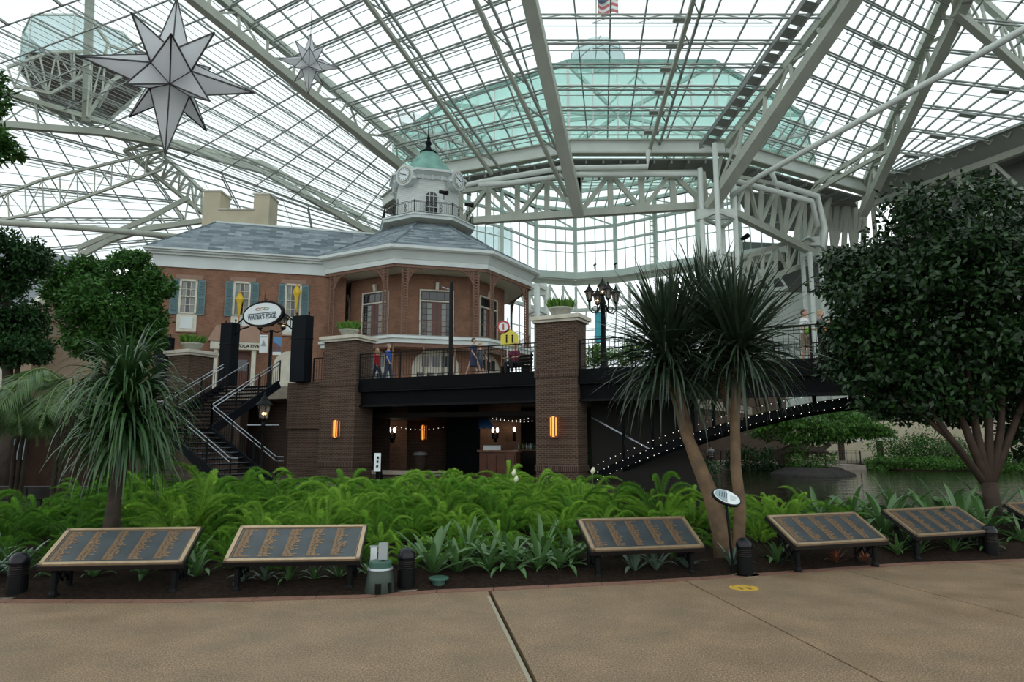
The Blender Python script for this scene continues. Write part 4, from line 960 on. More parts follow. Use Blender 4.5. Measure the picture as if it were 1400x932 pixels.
for i in range(8):
    if i in (3, 4, 5): continue                               # faces buried in the wing or never seen
    a, b_ = CO[i], CO[(i + 1) % 8]; d = (b_ - a).normalized(); nn = V(d.y, -d.x, 0)
    fpt = lambda u, z, o=0.0: a + d * u + nn * o + V(0, 0, z)
    for u in (.75, SW - .75):
        col = MB()
        for q in (-.2, .2): col.beam(fpt(u + q, ZF), fpt(u + q, ZV - .15), .075)
        for k in range(24):
            z = ZF + .1 + k * .2; 
            if z > ZV - .3: break
            col.tube([fpt(u + .14 * math.cos(t), z + .1 * math.sin(t)) for t in [j * math.pi / 4 for j in range(9)]], .04, 4)
        col.build('lace_column', 'iron_rust', oc)
        s = 1 if u < 3 else -1
        br = MB(); arc = [fpt(u + s * (.16 + 1.15 * (1 - math.cos(t))), ZV - .2 - 1.4 * (1 - math.sin(t))) for t in [j * math.pi / 16 for j in range(9)]]
        br.tube(arc, .06, 5)
        for k in range(1, 8):
            p = arc[k]; br.beam(p, V(p.x, p.y, ZV - .15), .05); br.tube([V(p.x, p.y, p.z + (ZV - .2 - p.z) * .5) + d * (.07 * math.cos(t)) + V(0, 0, .09 * math.sin(t)) for t in [j * math.pi / 3 for j in range(7)]], .04, 4)
        br.build('lace_bracket', 'iron_rust', oc)
    MB().beam(fpt(0, ZV - .1), fpt(SW, ZV - .1), .14, .22).build('lace_frieze', 'iron_rust', oc)
    rb = MB()
    for z in (.12, .95, 1.05): rb.beam(fpt(0, ZF + z), fpt(SW, ZF + z), .025)
    for k in range(33): rb.beam(fpt(SW * k / 33, ZF + .1), fpt(SW * k / 33, ZF + 1.0), .016)
    rb.build('balcony_railing', 'iron_rust', oc)
    # under-balcony frieze and posts of the ground-floor veranda
    gf = MB(); gf.beam(fpt(0, ZF - .68), fpt(SW, ZF - .68), .08, .26)
    for k in range(26):
        gf.tube([fpt(SW * (k + .5) / 26 + .10 * math.cos(t), ZF - .86 + .08 * math.sin(t)) for t in [j * math.pi / 3 for j in range(7)]], .02, 4)
    gf.build('lower_frieze', 'iron_rust', oc)
    for u in (.05, SW * .33, SW * .66): MB().beam(fpt(u, DZ), fpt(u, ZF - .6), .09).build('veranda_post', 'iron_rust', oc)
    # doors of the inner wall
    a2, b2 = CI[i], CI[(i + 1) % 8]; L = (b2 - a2).length; mid = (a2 + b2) / 2
    ip = lambda u, z, o=0.0: mid + d * u + nn * o + V(0, 0, z)
    dw = 1.15; zt = ZF + 3.55; zd = ZF + 2.75
    dr_ = MB().prism([ip(-dw, ZF, .06), ip(dw, ZF, .06), ip(dw, ZF, -.05), ip(-dw, ZF, -.05)], (0, 0, zt - ZF)).build('french_door', 'door_dark', oc)
    for u0, u1, za, zb in ((-dw - .1, -dw, ZF, zt + .1), (dw, dw + .1, ZF, zt + .1), (-dw, dw, zt, zt + .1), (-dw, dw, zd, zd + .1)):
        MB().prism([ip(u0, za, .12), ip(u1, za, .12), ip(u1, za, 0), ip(u0, za, 0)], (0, 0, zb - za)).build('door_casing', 'trim_cream', dr_)
    for s in (-1, 1):
        MB().prism([ip(s * .05, ZF, .08), ip(s * .34, ZF, .08), ip(s * .34, ZF, .05), ip(s * .05, ZF, .05)], (0, 0, zd - ZF)).build('door_stile', 'door_red', dr_)
        for k in range(2):
            for j in range(6):
                u0, u1 = sorted((s * (.36 + .36 * k), s * (.36 + .36 * (k + 1) - .04))); za = ZF + .15 + (zd - ZF - .2) * j / 6
                MB().prism([ip(u0, za, .09), ip(u1, za, .09), ip(u1, za, .06), ip(u0, za, .06)], (0, 0, (zd - ZF - .2) / 6 - .05)).build('door_pane', 'curtain' if k == 0 else 'dark_glass', dr_)
    for k in range(4):
        u0 = -dw + .05 + (2 * dw - .1) * k / 4; MB().prism([ip(u0 + .03, zd + .15, .09), ip(u0 + (2 * dw - .1) / 4 - .03, zd + .15, .09), ip(u0 + (2 * dw - .1) / 4 - .03, zd + .15, .06), ip(u0 + .03, zd + .15, .06)], (0, 0, zt - zd - .25)).build('transom_pane', 'dark_glass', dr_)
    lm = MB(); lm.beam(ip(0, zt + .12, .1), ip(0, zt + .62, .22), .22, .2); lm.build('keystone', 'trim_cream', oc)
    # arched ground-floor door
    gd_ = MB(); arcp = [ip(1.7 * math.cos(t), DZ + 2.5 + 1.35 * math.sin(t), .06) for t in [k * math.pi / 12 for k in range(13)]] + [ip(-1.7, DZ, .06), ip(1.7, DZ, .06)]
    gd_ = gd_.hexa(arcp, [p - nn * .1 for p in arcp]).build('arched_door', 'trim_cream', oc)
    for u in (-1.35, -.62, .12, .85):
        for z in (DZ + .3, DZ + 1.3): MB().prism([ip(u, z, .09), ip(u + .5, z, .09), ip(u + .5, z, .05), ip(u, z, .05)], (0, 0, .85)).build('door_pane', 'dark_glass', gd_)
    for u in (-1.0, -.3, .4): MB().prism([ip(u, DZ + 2.6, .09), ip(u + .55, DZ + 2.6, .09), ip(u + .55, DZ + 2.6, .05), ip(u, DZ + 2.6, .05)], (0, 0, .75)).build('fan_pane', 'dark_glass', gd_)
# clock lantern on top
def lring(a0, z0, z1, a1=None, nm='lantern_ring', m_='trim_white', uv=False): MB().hexa(octo(a0, z0), octo(a1 or a0, z1)).build(nm, m_, oc, uv=uv)
lring(2.6, ZP - .28, ZP - .1, LP + .02, 'platform_soffit', 'trim_cream'); lring(LP + .1, ZP - .1, ZP + .15, nm='platform_fascia'); lring(LP + .2, ZP + .15, ZP + .25, nm='platform_floor')
ZLn = 22.25
lring(2.42, ZP + .25, ZLn, nm='lantern_wall', m_='siding_white', uv=True)
lring(2.55, ZLn - .25, ZLn, 2.62, 'lantern_frieze'); lring(2.65, ZLn, ZLn + .22, 2.95, 'lantern_cornice'); lring(3.05, ZLn + .22, ZLn + .42, nm='lantern_coping')
lring(2.7, ZLn + .42, ZLn + .75, 2.2, 'copper_skirt', 'copper_green'); lring(2.2, ZLn + .75, ZLn + 2.9, .62, 'copper_roof', 'copper_green'); 
MB().lathe(V(O.x, O.y, ZLn + 2.9), [(.72, 0), (.72, .1), (.5, .16), (.3, .4), (.16, .7), (.26, .85), (.26, 1.0), (.1, 1.15), (.16, 1.35), (.06, 1.6), (.03, 3.6), (.005, 4.3)], 12).build('finial', 'iron_blue', oc, smooth=True)
LC = octo(2.42, 0); PC = octo(LP, ZP + .25)
for i in range(8):
    a, b_ = PC[i], PC[(i + 1) % 8]; rb = MB()
    for z in (.12, .92, 1.02): rb.beam(a + V(0, 0, z), b_ + V(0, 0, z), .03)
    for k in range(20): p = lerp(a, b_, k / 20); rb.beam(p + V(0, 0, .12), p + V(0, 0, .95), .016)
    for q in (.3, .7):
        c = lerp(a, b_, q); dd = (b_ - a).normalized()
        for s in (-1, 1): rb.tube([c + dd * (s * .08 * math.sin(t)) + V(0, 0, .2 + .65 * t / 6.283) for t in [k * .6283 for k in range(11)]], .022, 4)
    rb.build('platform_railing', 'iron_black', oc); MB().beam(a, a + V(0, 0, 1.08), .06).build('railing_post', 'iron_black', oc)
    a, b_ = LC[i], LC[(i + 1) % 8]; d = (b_ - a).normalized(); nn = V(d.y, -d.x, 0); mid = (a + b_) / 2
    ip = lambda u, z, o=0.0: mid + d * u + nn * o + V(0, 0, z)
    if i % 2 == 0:
        arcp = [ip(.48 * math.cos(t), ZP + 2.0 + .48 * math.sin(t), .05) for t in [k * math.pi / 10 for k in range(11)]] + [ip(-.48, ZP + .3, .05), ip(.48, ZP + .3, .05)]
        wv = MB().hexa(arcp, [p - nn * .1 for p in arcp]).build('lantern_window', 'dark_glass', oc)
        for u in (-.48, -.16, .16, .48): MB().beam(ip(u, ZP + .3, .07), ip(u, ZP + 2.0 + math.sqrt(max(0, .23 - u * u)), .07), .045).build('muntin', 'trim_white', wv)
        for z in (.75, 1.2, 1.65, 2.1): MB().beam(ip(-.48, ZP + z, .07), ip(.48, ZP + z, .07), .045).build('muntin', 'trim_white', wv)
        for u in (-.75, 0, .75): MB().beam(ip(u, ZLn - .35, .22), ip(u, ZLn, .3), .14, .2).build('bracket', 'trim_white', oc)
    else:
        cz = ZLn + .02; ccx = ip(0, cz, .2)
        def circ(r, o, n=28): return [ip(r * math.cos(2 * math.pi * k / n), cz + r * math.sin(2 * math.pi * k / n), o) for k in range(n)]
        MB().hexa(circ(.86, -.35), circ(.86, .62)).build('clock_dormer', 'trim_white', oc); MB().hexa(circ(.74, .5), circ(.70, .68)).build('clock_moulding', 'trim_cream', oc)
        ck = MB().hexa(circ(.56, .6), circ(.56, .71)).build('clock_face', 'sign_white', oc)
        MB().tube(circ(.56, .71) + circ(.56, .71)[:1], .04, 6).build('clock_bezel', 'banner_grey', ck)
        for k in range(12): t = k * math.pi / 6; MB().beam(ip(.40 * math.cos(t), cz + .40 * math.sin(t), .72), ip(.49 * math.cos(t), cz + .49 * math.sin(t), .72), .03).build('hour_mark', 'iron_black', ck)
        MB().beam(ip(.06, cz - .04, .73), ip(-.36, cz + .13, .73), .045).build('minute_hand', 'iron_black', ck); MB().beam(ip(-.04, cz + .02, .73), ip(.26, cz - .10, .73), .055).build('hour_hand', 'iron_black', ck)
        for s in (-1, 1): MB().tube([ip(s * .8, cz - .3, .55), ip(s * 1.0, cz - .42, .5), ip(s * 1.12, cz - .30, .5)], [.14, .12, .1], 8).build('scroll_bracket', 'trim_white', oc)
for k, (pz, lab) in enumerate(((at(607, 264, 50.2), 'black spotlight on the lantern railing above the pavilion roof'), (at(642, 281, 51.5), 'black spotlight at the corner of the lantern railing'))):
    s = thing('spotlight', lab, 'spotlight', loc=pz + V(0, 0, -.5))
    MB().tube([pz + V(-.35, 0, .12), pz + V(.1, -.1, 0), pz + V(.3, -.15, -.05)], [.14, .16, .2], 8).build('lamp_head', 'iron_black', s, smooth=True)
    MB().beam(pz + V(0, 0, -.5), pz, .06).build('yoke', 'iron_black', s)

# ------------------------------------------------------------------ house behind the left trees
hb = thing('tan_house', 'tan stucco house with grey shingle roof behind the round tree', 'building', loc=at(60, 520, 44) * 1)
q0 = at(30, 415, 40); q1 = at(88, 392, 44); rt = at(101, 336, 47); rl = at(40, 334, 47)
a, b_ = V(-46.0, 38, 0), V(-31.5, 44.5, 0); bk = V(-6, 16, 0)
ze_ = at(45, 408, 40).z
MB().hexa([a, b_, b_ + bk, a + bk], [p + V(0, 0, ze_) for p in (a, b_, b_ + bk, a + bk)]).build('stucco_wall', 'stucco_tan', hb)
o_ = V(.9, -1.2, 0); rz = at(100, 332, 47).z
f0_, f1_, f2_, f3_ = a + o_ * V(-1, 1, 0) + V(0, 0, ze_), b_ + o_ + V(0, 0, ze_), b_ + bk * .45 + V(.6, 0, rz), a + bk * .45 + V(0, 0, rz)
f1_ = V(b_.x + .2, b_.y - 1.0, ze_); f0_ = V(a.x, a.y - 1.4, ze_)
MB().hexa([f0_, f1_, f2_, f3_], [p + V(0, 0, .25) for p in (f0_, f1_, f2_, f3_)]).build('shingle_roof', 'shingle_grey', hb, uv=True)
MB().hexa([f1_, f2_, b_ + bk + V(0, 0, ze_)], [f1_ + V(.3, 0, 0), f2_ + V(.3, 0, 0), b_ + bk + V(.3, 0, ze_)]).build('gable_wall', 'stucco_tan', hb)
MB().beam(f0_ + V(0, 0, -.2), f1_ + V(0, 0, -.2), .3, .6).build('eave_board', 'trim_cream', hb); MB().beam(f1_ + V(.2, 0, .1), f2_ + V(.2, 0, .1), .35, .5).build('verge_board', 'trim_cream', hb)
an = [V(-34.5, 46, 0), V(-24.5, 47.5, 0), V(-24.5, 56, 0), V(-34.5, 56, 0)]
MB().hexa(an, [p + V(0, 0, 8.6) for p in an]).build('side_wing', 'stucco_tan', hb)
for u, z0, z1 in ((.86, 4.6, 7.4), (.80, 1.0, 3.6), (.62, 4.6, 7.4)):
    c = lerp(a, b_, u); d = (b_ - a).normalized(); nn = V(d.y, -d.x, 0)
    wv = MB().prism([c - d * .75 + nn * .1 + V(0, 0, z0), c + d * .75 + nn * .1 + V(0, 0, z0), c + d * .75 - nn * .05 + V(0, 0, z0), c - d * .75 - nn * .05 + V(0, 0, z0)], (0, 0, z1 - z0)).build('window', 'trim_cream', hb)
    MB().prism([c - d * .58 + nn * .14 + V(0, 0, z0 + .2), c + d * .58 + nn * .14 + V(0, 0, z0 + .2), c + d * .58 + nn * .08 + V(0, 0, z0 + .2), c - d * .58 + nn * .08 + V(0, 0, z0 + .2)], (0, 0, z1 - z0 - .4)).build('pane', 'banner_grey', wv)
# low brick wall below the plaza at the left
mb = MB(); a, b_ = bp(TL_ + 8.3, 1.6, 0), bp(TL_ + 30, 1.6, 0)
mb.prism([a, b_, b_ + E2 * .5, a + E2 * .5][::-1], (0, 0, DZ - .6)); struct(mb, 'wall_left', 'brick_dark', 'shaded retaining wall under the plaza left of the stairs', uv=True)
# ================================================================== arch rib with fairy lights under the lagoon span
ar = thing('bridge_arch', 'dark arched rib strung with fairy lights under the lagoon bridge', 'arch', loc=bp(-.4, 1, -.4))
def arcp(q, s, dz=0.0):                                          # q 0..1 from the tall pier to mid-span
    return bp(-.35 - 10.5 * q, s, .25 + 2.62 * math.sin(q * math.pi / 2) ** .9 + dz)
for s in (.9, 2.6, 4.2):
    mb = MB()
    for k in range(20): mb.beam(arcp(k / 20, s), arcp((k + 1) / 20, s), .25, .28)
    mb.build('arch_rib', 'beam_black', ar)
for k in range(1, 20):
    if k % 2 == 0: MB().beam(arcp(k / 20, .9), arcp(k / 20, .9) * V(1, 1, 0).length * 0 + V(arcp(k / 20, .9).x, arcp(k / 20, .9).y, 3.0), .09).build('hanger', 'beam_black', ar)
for r, dz in enumerate((-.12, .14, .40)):
    sl = MB()
    st_ = thing('fairy_lights', ['string of fairy lights along the lower edge of the bridge arch', 'string of fairy lights along the middle of the bridge arch', 'string of fairy lights along the upper edge of the bridge arch'][r], 'lights', loc=arcp(0, .7, dz))
    sl.tube([arcp(k / 20, .72, dz) for k in range(21)], .008, 4).build('cable', 'iron_black', st_)
    for k in range(46): 
        c = arcp((k + .5 + random.uniform(-.2, .2)) / 46, .70, dz - .03); MB().ball(c, .014, n=6, m=4).build('bulb', 'string_bulb', st_)
mb = MB().beam(bp(-.1, 1.2, 2.4), bp(-2.6, 1.0, 1.1), .05); tag(mb.build('stay_rod', 'rail_bright'), 'thin grey rod slanting under the lagoon bridge', 'rod')
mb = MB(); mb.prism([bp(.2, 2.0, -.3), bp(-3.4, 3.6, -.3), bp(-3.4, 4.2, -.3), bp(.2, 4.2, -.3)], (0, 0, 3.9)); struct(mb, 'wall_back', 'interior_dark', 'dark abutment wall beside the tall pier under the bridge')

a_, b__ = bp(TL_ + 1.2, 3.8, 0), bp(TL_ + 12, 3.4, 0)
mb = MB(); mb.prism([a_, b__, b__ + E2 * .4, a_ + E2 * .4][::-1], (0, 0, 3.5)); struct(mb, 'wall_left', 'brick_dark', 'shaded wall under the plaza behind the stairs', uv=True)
# ================================================================== bar under the bridge
def wallseg(p, q, z0, z1, name, m_, label, th=.3, uv=True):
    d = (q - p).normalized(); n_ = V(-d.y, d.x, 0) * th
    mb = MB(); mb.prism([p + V(0, 0, z0), q + V(0, 0, z0), q + n_ + V(0, 0, z0), p + n_ + V(0, 0, z0)], (0, 0, z1 - z0)); return struct(mb, name, m_, label, uv=uv)
def col(px, D): return V((px - 700) / FPX * D * 1.0, D, 0)
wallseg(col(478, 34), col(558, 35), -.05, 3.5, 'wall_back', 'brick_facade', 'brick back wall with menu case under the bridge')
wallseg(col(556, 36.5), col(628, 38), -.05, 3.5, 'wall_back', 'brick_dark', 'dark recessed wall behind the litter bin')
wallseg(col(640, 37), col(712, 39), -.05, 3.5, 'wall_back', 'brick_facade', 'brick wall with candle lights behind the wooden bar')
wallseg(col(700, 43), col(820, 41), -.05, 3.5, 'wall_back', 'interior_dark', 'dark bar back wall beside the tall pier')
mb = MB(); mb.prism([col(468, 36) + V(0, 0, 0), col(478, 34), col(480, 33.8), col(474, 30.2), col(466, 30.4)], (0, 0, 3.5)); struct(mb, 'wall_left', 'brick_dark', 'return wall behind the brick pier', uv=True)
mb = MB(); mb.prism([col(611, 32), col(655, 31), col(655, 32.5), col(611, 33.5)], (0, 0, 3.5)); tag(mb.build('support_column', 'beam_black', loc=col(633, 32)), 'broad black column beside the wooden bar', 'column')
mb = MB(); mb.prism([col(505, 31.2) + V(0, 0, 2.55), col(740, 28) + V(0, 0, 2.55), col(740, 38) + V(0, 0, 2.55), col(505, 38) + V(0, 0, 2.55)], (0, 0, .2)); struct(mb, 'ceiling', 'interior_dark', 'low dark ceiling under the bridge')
def sconce(label, px, py, D, h, wd):
    c = at(px, py, D); s = thing('wall_sconce', label, 'lamp', loc=c)
    for k in range(3): MB().obox(c + E1 * ((k - 1) * wd * .34) - E2 * (.10 if k == 1 else .05), E1, E2, UP, wd * .30, .1, h * (1 if k == 1 else .9)).build('glass_panel', 'sconce_glow', s)
    for z in (-.5, .5): MB().obox(c + V(0, 0, h * z) - E2 * .03, E1, E2, UP, wd * 1.06, .16, .04).build('bracket', 'iron_rust', s)
    for q in (-.5, -.17, .17, .5): MB().obox(c + E1 * (wd * q) - E2 * .1, E1, E2, UP, .025, .12, h * .95).build('strap', 'iron_rust', s)
sconce('glowing amber wall sconce on the tall planter pier', 758.5, 583, 24.62, .72, .30)
sconce('glowing amber wall sconce on the pier beside the stair wall', 461, 586, 29.05, .72, .30)
sconce('small amber sconce in the dark recess behind the bin', 580, 591, 36, .75, .26)
for px, py, D, l in ((536, 591, 34.2, 'twin candle wall light near the menu case'), (677, 591, 37.3, 'twin candle wall light above the wooden bar'), (703, 590, 38.4, 'single candle wall light at the end of the bar wall')):
    c = at(px, py, D - .25); s = thing('candle_light', l, 'lamp', loc=c)
    for dx in ((-.12, .12) if 'twin' in l else (0,)):
        MB().lathe(c + V(dx, 0, 0), [(.05, 0), (.07, .16), (.03, .26)], 8).build('glass_flame', 'bulb_small', s); MB().lathe(c + V(dx, 0, -.35), [(.03, 0), (.06, .1), (.06, .35)], 8).build('candle_cup', 'iron_black', s)
    MB().beam(c + V(0, 0, -.4), c + V(0, .25, -.2), .16, .3).build('back_plate', 'iron_black', s)
c = at(508.5, 611, 34.22); s = thing('menu_case', 'white framed menu case on the brick wall under the bridge', 'sign', loc=c)
MB().box(c, .5, .08, .62).build('frame', 'trim_cream', s); MB().box(c + V(0, -.05, 0), .3, .03, .42).build('panel', 'brick_dark', s, uv=True)
c = V(at(515, 642, 27).x, 27.3, 0); s = thing('a_frame_sign', 'small white folding sign standing before the bridge arch', 'sign', loc=c)
MB().hexa([c + V(-.13, -.22, .35), c + V(.13, -.22, .35), c + V(.13, -.2, .35), c + V(-.13, -.2, .35)], [c + V(-.17, 0, 1.05), c + V(.09, 0, 1.05), c + V(.09, .02, 1.05), c + V(-.17, .02, 1.05)]).build('panel', 'sign_white', s)
for z in (.55, .72, .88): MB().box(c + V(-.01, -.14 + (z - .55) * .3, z), .07, .12, .09).build('symbol', 'iron_black', s)
MB().hexa([c + V(-.13, .3, 0), c + V(.13, .3, 0), c + V(.13, .32, 0), c + V(-.13, .32, 0)], [c + V(-.17, .02, 1.0), c + V(.09, .02, 1.0), c + V(.09, .04, 1.0), c + V(-.17, .04, 1.0)]).build('back_leg', 'iron_black', s)
MB().beam(c + V(-.1, -.3, 0), c + V(-.13, -.18, .4), .03).build('leg', 'iron_black', s); MB().beam(c + V(.1, -.3, 0), c + V(.11, -.18, .4), .03).build('leg', 'iron_black', s)
s = thing('low_ledge', 'long low concrete ledge under the bridge', 'ledge', loc=col(565, 27.5))
MB().prism([col(512, 28) + V(0, 0, .0), col(612, 27) + V(0, 0, .0), col(612, 27.6) + V(0, 0, .0), col(512, 28.6) + V(0, 0, .0)], (0, 0, .2)).build('plinth', 'brick_dark', s, uv=True)
MB().prism([col(511, 27.9) + V(0, 0, .2), col(613, 26.9) + V(0, 0, .2), col(613, 27.7) + V(0, 0, .2), col(511, 28.7) + V(0, 0, .2)], (0, 0, .14)).build('slab', 'concrete', s)
c = V(at(573, 640, 31).x, 31.5, -.02); s = thing('litter_bin', 'brown tapered litter bin with pale lid', 'bin', loc=c)
MB().lathe(c, [(.22, 0), (.30, .9)], 14).build('body', 'trunk_red', s, smooth=True); MB().lathe(c + V(0, 0, .9), [(.33, 0), (.34, .05), (.30, .12), (.05, .15)], 14).build('lid', 'metal_box', s)
s = thing('bar_counter', 'wooden bar counter with panelled front beside the black column', 'counter', loc=col(682, 29.5))
P0, P1 = col(656, 30), col(705, 29)
MB().prism([P0, P1, P1 + V(.2, 1, 0), P0 + V(.2, 1, 0)], (0, 0, 1.05)).build('body', 'wood_counter', s)
for k in range(4):
    a, b_ = lerp(P0, P1, (k + .12) / 4), lerp(P0, P1, (k + .88) / 4); o = V(-.01, -.03, 0); MB().prism([a + o + V(0, 0, .12), b_ + o + V(0, 0, .12), b_ + V(0, 0, .12), a + V(0, 0, .12)], (0, 0, .8)).build('front_panel', 'wood_counter', s)
MB().prism([P0 + V(-.1, -.12, 1.05), P1 + V(.1, -.12, 1.05), P1 + V(.3, 1.1, 1.05), P0 + V(.1, 1.1, 1.05)], (0, 0, .08)).build('top', 'wood_top', s)
c = lerp(P0, P1, .35) + V(0, .4, 1.13); s = thing('napkin_box', 'pale box lying on the wooden bar counter', 'box', loc=c); MB().box(c + V(0, 0, .09), .75, .3, .18).build('body', 'banner_white', s); MB().box(c + V(0, 0, .19), .78, .33, .03).build('lid', 'banner_grey', s)
s = thing('back_bar', 'dark back bar shelf with bottles beside the tall pier', 'shelf', loc=col(725, 33))
MB().prism([col(708, 32), col(745, 31), col(745, 32), col(708, 33)], (0, 0, 1.05)).build('cabinet', 'interior_dark', s); MB().prism([col(707, 31.9) + V(0, 0, 1.05), col(746, 30.9) + V(0, 0, 1.05), col(746, 32.1) + V(0, 0, 1.05), col(707, 33.1) + V(0, 0, 1.05)], (0, 0, .07)).build('top', 'wood_top', s)
for k in range(9):
    c = lerp(col(709, 32.5), col(731, 32), k / 8) + V(0, 0, 1.12); b_ = MB(); h = random.uniform(.24, .34)
    b_.lathe(c, [(.035, 0), (.04, h * .6), (.014, h * .75), (.014, h)], 8)
    tag(b_.build('bottle', random.choice(['metal_box', 'banner_white', 'print_gold', 'plastic_teal']), loc=c, smooth=True), 'small bottle standing on the back bar beside the tall pier', 'bottle', 'bottles on the back bar')
aw = thing('blue_umbrella', 'bright blue market umbrella edge showing beside the black column', 'umbrella', loc=V(at(664, 580, 33).x, 33, -.02))
q = at(659, 568, 33); MB().hexa([q + V(-.9, -.7, -.5), q + V(.55, -.7, -.5), q + V(.55, .7, -.5), q + V(-.9, .7, -.5)], [q + V(-.3, -.1, .2), q + V(.06, -.1, .2), q + V(.06, .1, .2), q + V(-.3, .1, .2)]).build('canopy', 'awning_blue', aw)
for k in range(5): MB().box(q + V(-.75 + .29 * k, -.7, -.55), .26, .02, .16).build('valance', 'awning_blue', aw)
MB().tube([V(q.x - .12, q.y, -.02), q + V(-.12, 0, .2)], .03, 8).build('pole', 'iron_black', aw)
sl = thing('fairy_lights', 'swags of fairy lights over the wooden bar', 'lights', loc=at(690, 568, 31))
for a, b_ in (((668, 566), (733, 574)), ((668, 570), (733, 568)), ((536, 581), (612, 582))):
    D = 31 if a[0] > 600 else 33; pts = [at(a[0] + (b_[0] - a[0]) * k / 12, a[1] + (b_[1] - a[1]) * k / 12 + 5 * math.sin(k / 12 * math.pi), D) for k in range(13)]
    MB().tube(pts, .008, 4).build('cable', 'iron_black', sl)
    for p in pts[1:-1]: MB().ball(p + V(0, 0, -.03), .020, n=6, m=4).build('bulb', 'string_bulb', sl)

# ================================================================== lanterns and poles
def lantern(par, c, k=1.0, lit=True):
    MB().lathe(c, [(.11 * k, 0), (.13 * k, .03 * k), (.20 * k, .42 * k)], 6).build('lantern_glass', 'lamp_glass', par)
    for a in range(6):
        t = a * math.pi / 3; MB().beam(c + V(.115 * k * math.cos(t), .115 * k * math.sin(t), 0), c + V(.205 * k * math.cos(t), .205 * k * math.sin(t), .43 * k), .02 * k).build('lantern_bar', 'iron_black', par)
    MB().lathe(c + V(0, 0, .42 * k), [(.27 * k, 0), (.25 * k, .03 * k), (.12 * k, .16 * k), (.10 * k, .22 * k), (.05 * k, .27 * k), (.03 * k, .36 * k), (.005, .42 * k)], 12).build('lantern_roof', 'iron_black', par)
    MB().lathe(c + V(0, 0, -.10 * k), [(.03 * k, 0), (.10 * k, .06 * k), (.12 * k, .11 * k)], 10).build('lantern_cup', 'iron_black', par)
    if lit: MB().ball(c + V(0, 0, .16 * k), .045 * k, n=8, m=6).build('bulb', 'bulb', par)
def lamp(label, c, z, k=1.0):
    l = thing('lamp_post', label, 'lamp', loc=c)
    MB().lathe(c, [(.13, 0), (.13, .2), (.07, .35), (.05, .6), (.04, z - c.z - .25), (.07, z - c.z - .2), (.03, z - c.z - .08)], 12).build('pole', 'iron_black', l, smooth=True)
    lantern(l, V(c.x, c.y, z), k); return l
p = at(193, 499, 21); lamp('black lamp post with lit lantern behind the left ponytail palm', V(p.x, p.y, -.02), p.z, 1.0)
p = at(360.5, 572, 21.5); l = lamp('black lamp post with lit lantern at the foot of the stairs', V(p.x, p.y, -.02), p.z, 1.0)
MB().beam(V(p.x - .5, p.y, p.z - .2), V(p.x + .5, p.y, p.z - .2), .03).build('ladder_bar', 'rail_bright', l)
p = V(at(825.5, 490, 27.5).x, 27.5, DZ)
l = thing('lamp_post', 'tall multi-lantern lamp post with cyan banner on the bridge', 'lamp', loc=p); zt = at(826, 423, 27.5).z
MB().lathe(p, [(.2, 0), (.2, .35), (.13, .5), (.10, 1.2), (.10, zt - DZ + .2), (.14, zt - DZ + .25), (.06, zt - DZ + .6)], 12).build('pole', 'iron_black', l, smooth=True)
for k in range(4):
    a = k * math.pi / 2 + .25; dx = V(math.cos(a), math.sin(a), 0)
    MB().tube([V(p.x, p.y, zt) + dx * r + V(0, 0, z) for r, z in ((.1, .2), (.25, -.12), (.45, -.15), (.58, 0), (.58, .28))], .03, 6).build('arm', 'iron_black', l)
    MB().tube([V(p.x, p.y, zt) + dx * (.33 + .11 * math.cos(t)) + V(0, 0, .02 + .11 * math.sin(t)) for t in [j * math.pi / 4 for j in range(9)]], .02, 5).build('scroll', 'iron_black', l)
    lantern(l, V(p.x, p.y, zt + .35) + dx * .58, .85, k == 1)
lantern(l, V(p.x, p.y, zt + .62), .85)
MB().box(V(p.x - .18, p.y, zt - .75), .32, .02, 1.25).build('banner', 'banner_cyan', l)
for z in (-.12, -1.38): MB().beam(V(p.x, p.y, zt + z), V(p.x - .36, p.y, zt + z), .025).build('banner_bar', 'iron_black', l)
# banner lamp behind the oval sign
p = V(at(368, 515, 36).x, 36, DZ - .02); zt = at(368, 452, 36).z
l = thing('lamp_post', 'lamp post with two hanging banners behind the oval sign', 'lamp', loc=p)
MB().lathe(p, [(.2, 0), (.2, .3), (.09, .5), (.08, zt - DZ), (.12, zt - DZ + .05)], 12).build('pole', 'iron_black', l, smooth=True)
for s in (-1, 1):
    MB().tube([V(p.x, p.y, zt), V(p.x + s * .3, p.y, zt - .1), V(p.x + s * .62, p.y, zt + .05)], .03, 6).build('arm', 'iron_black', l); lantern(l, V(p.x + s * .62, p.y, zt + .15), 1.15)
lantern(l, V(p.x, p.y, zt + .35), 1.15)
for s, m_ in ((-1, 'banner_white'), (1, 'banner_blue')):
    c = V(p.x + s * .36, p.y - .05, at(368, 470, 36).z - (.12 if s > 0 else 0)); bn = MB().box(c, .44, .03, .95).build('banner', m_, l)
    if s < 0:
        MB().prism([c + V(-.14, -.02, -.12), c + V(.14, -.02, -.12), c + V(0, -.02, .2)], (0, -.01, 0)).build('emblem', 'banner_grey', bn); MB().box(c + V(0, -.02, .38), .36, .01, .06).build('title_bar', 'banner_grey', bn)
    else:
        MB().prism([c + V(-.22, -.02, -.3), c + V(.22, -.02, -.3), c + V(.22, -.02, -.05), c + V(0, -.02, .12), c + V(-.22, -.02, .2)], (0, -.01, 0)).build('picture', 'banner_brown', bn); MB().box(c + V(0, -.02, -.4), .44, .01, .16).build('title_bar', 'banner_white', bn)
p = V(at(616, 500, 31).x, 31, DZ); zt = at(616, 388, 31).z
l = thing('lamp_post', 'slim dark pole with side arm behind the bridge railing', 'lamp', loc=p)
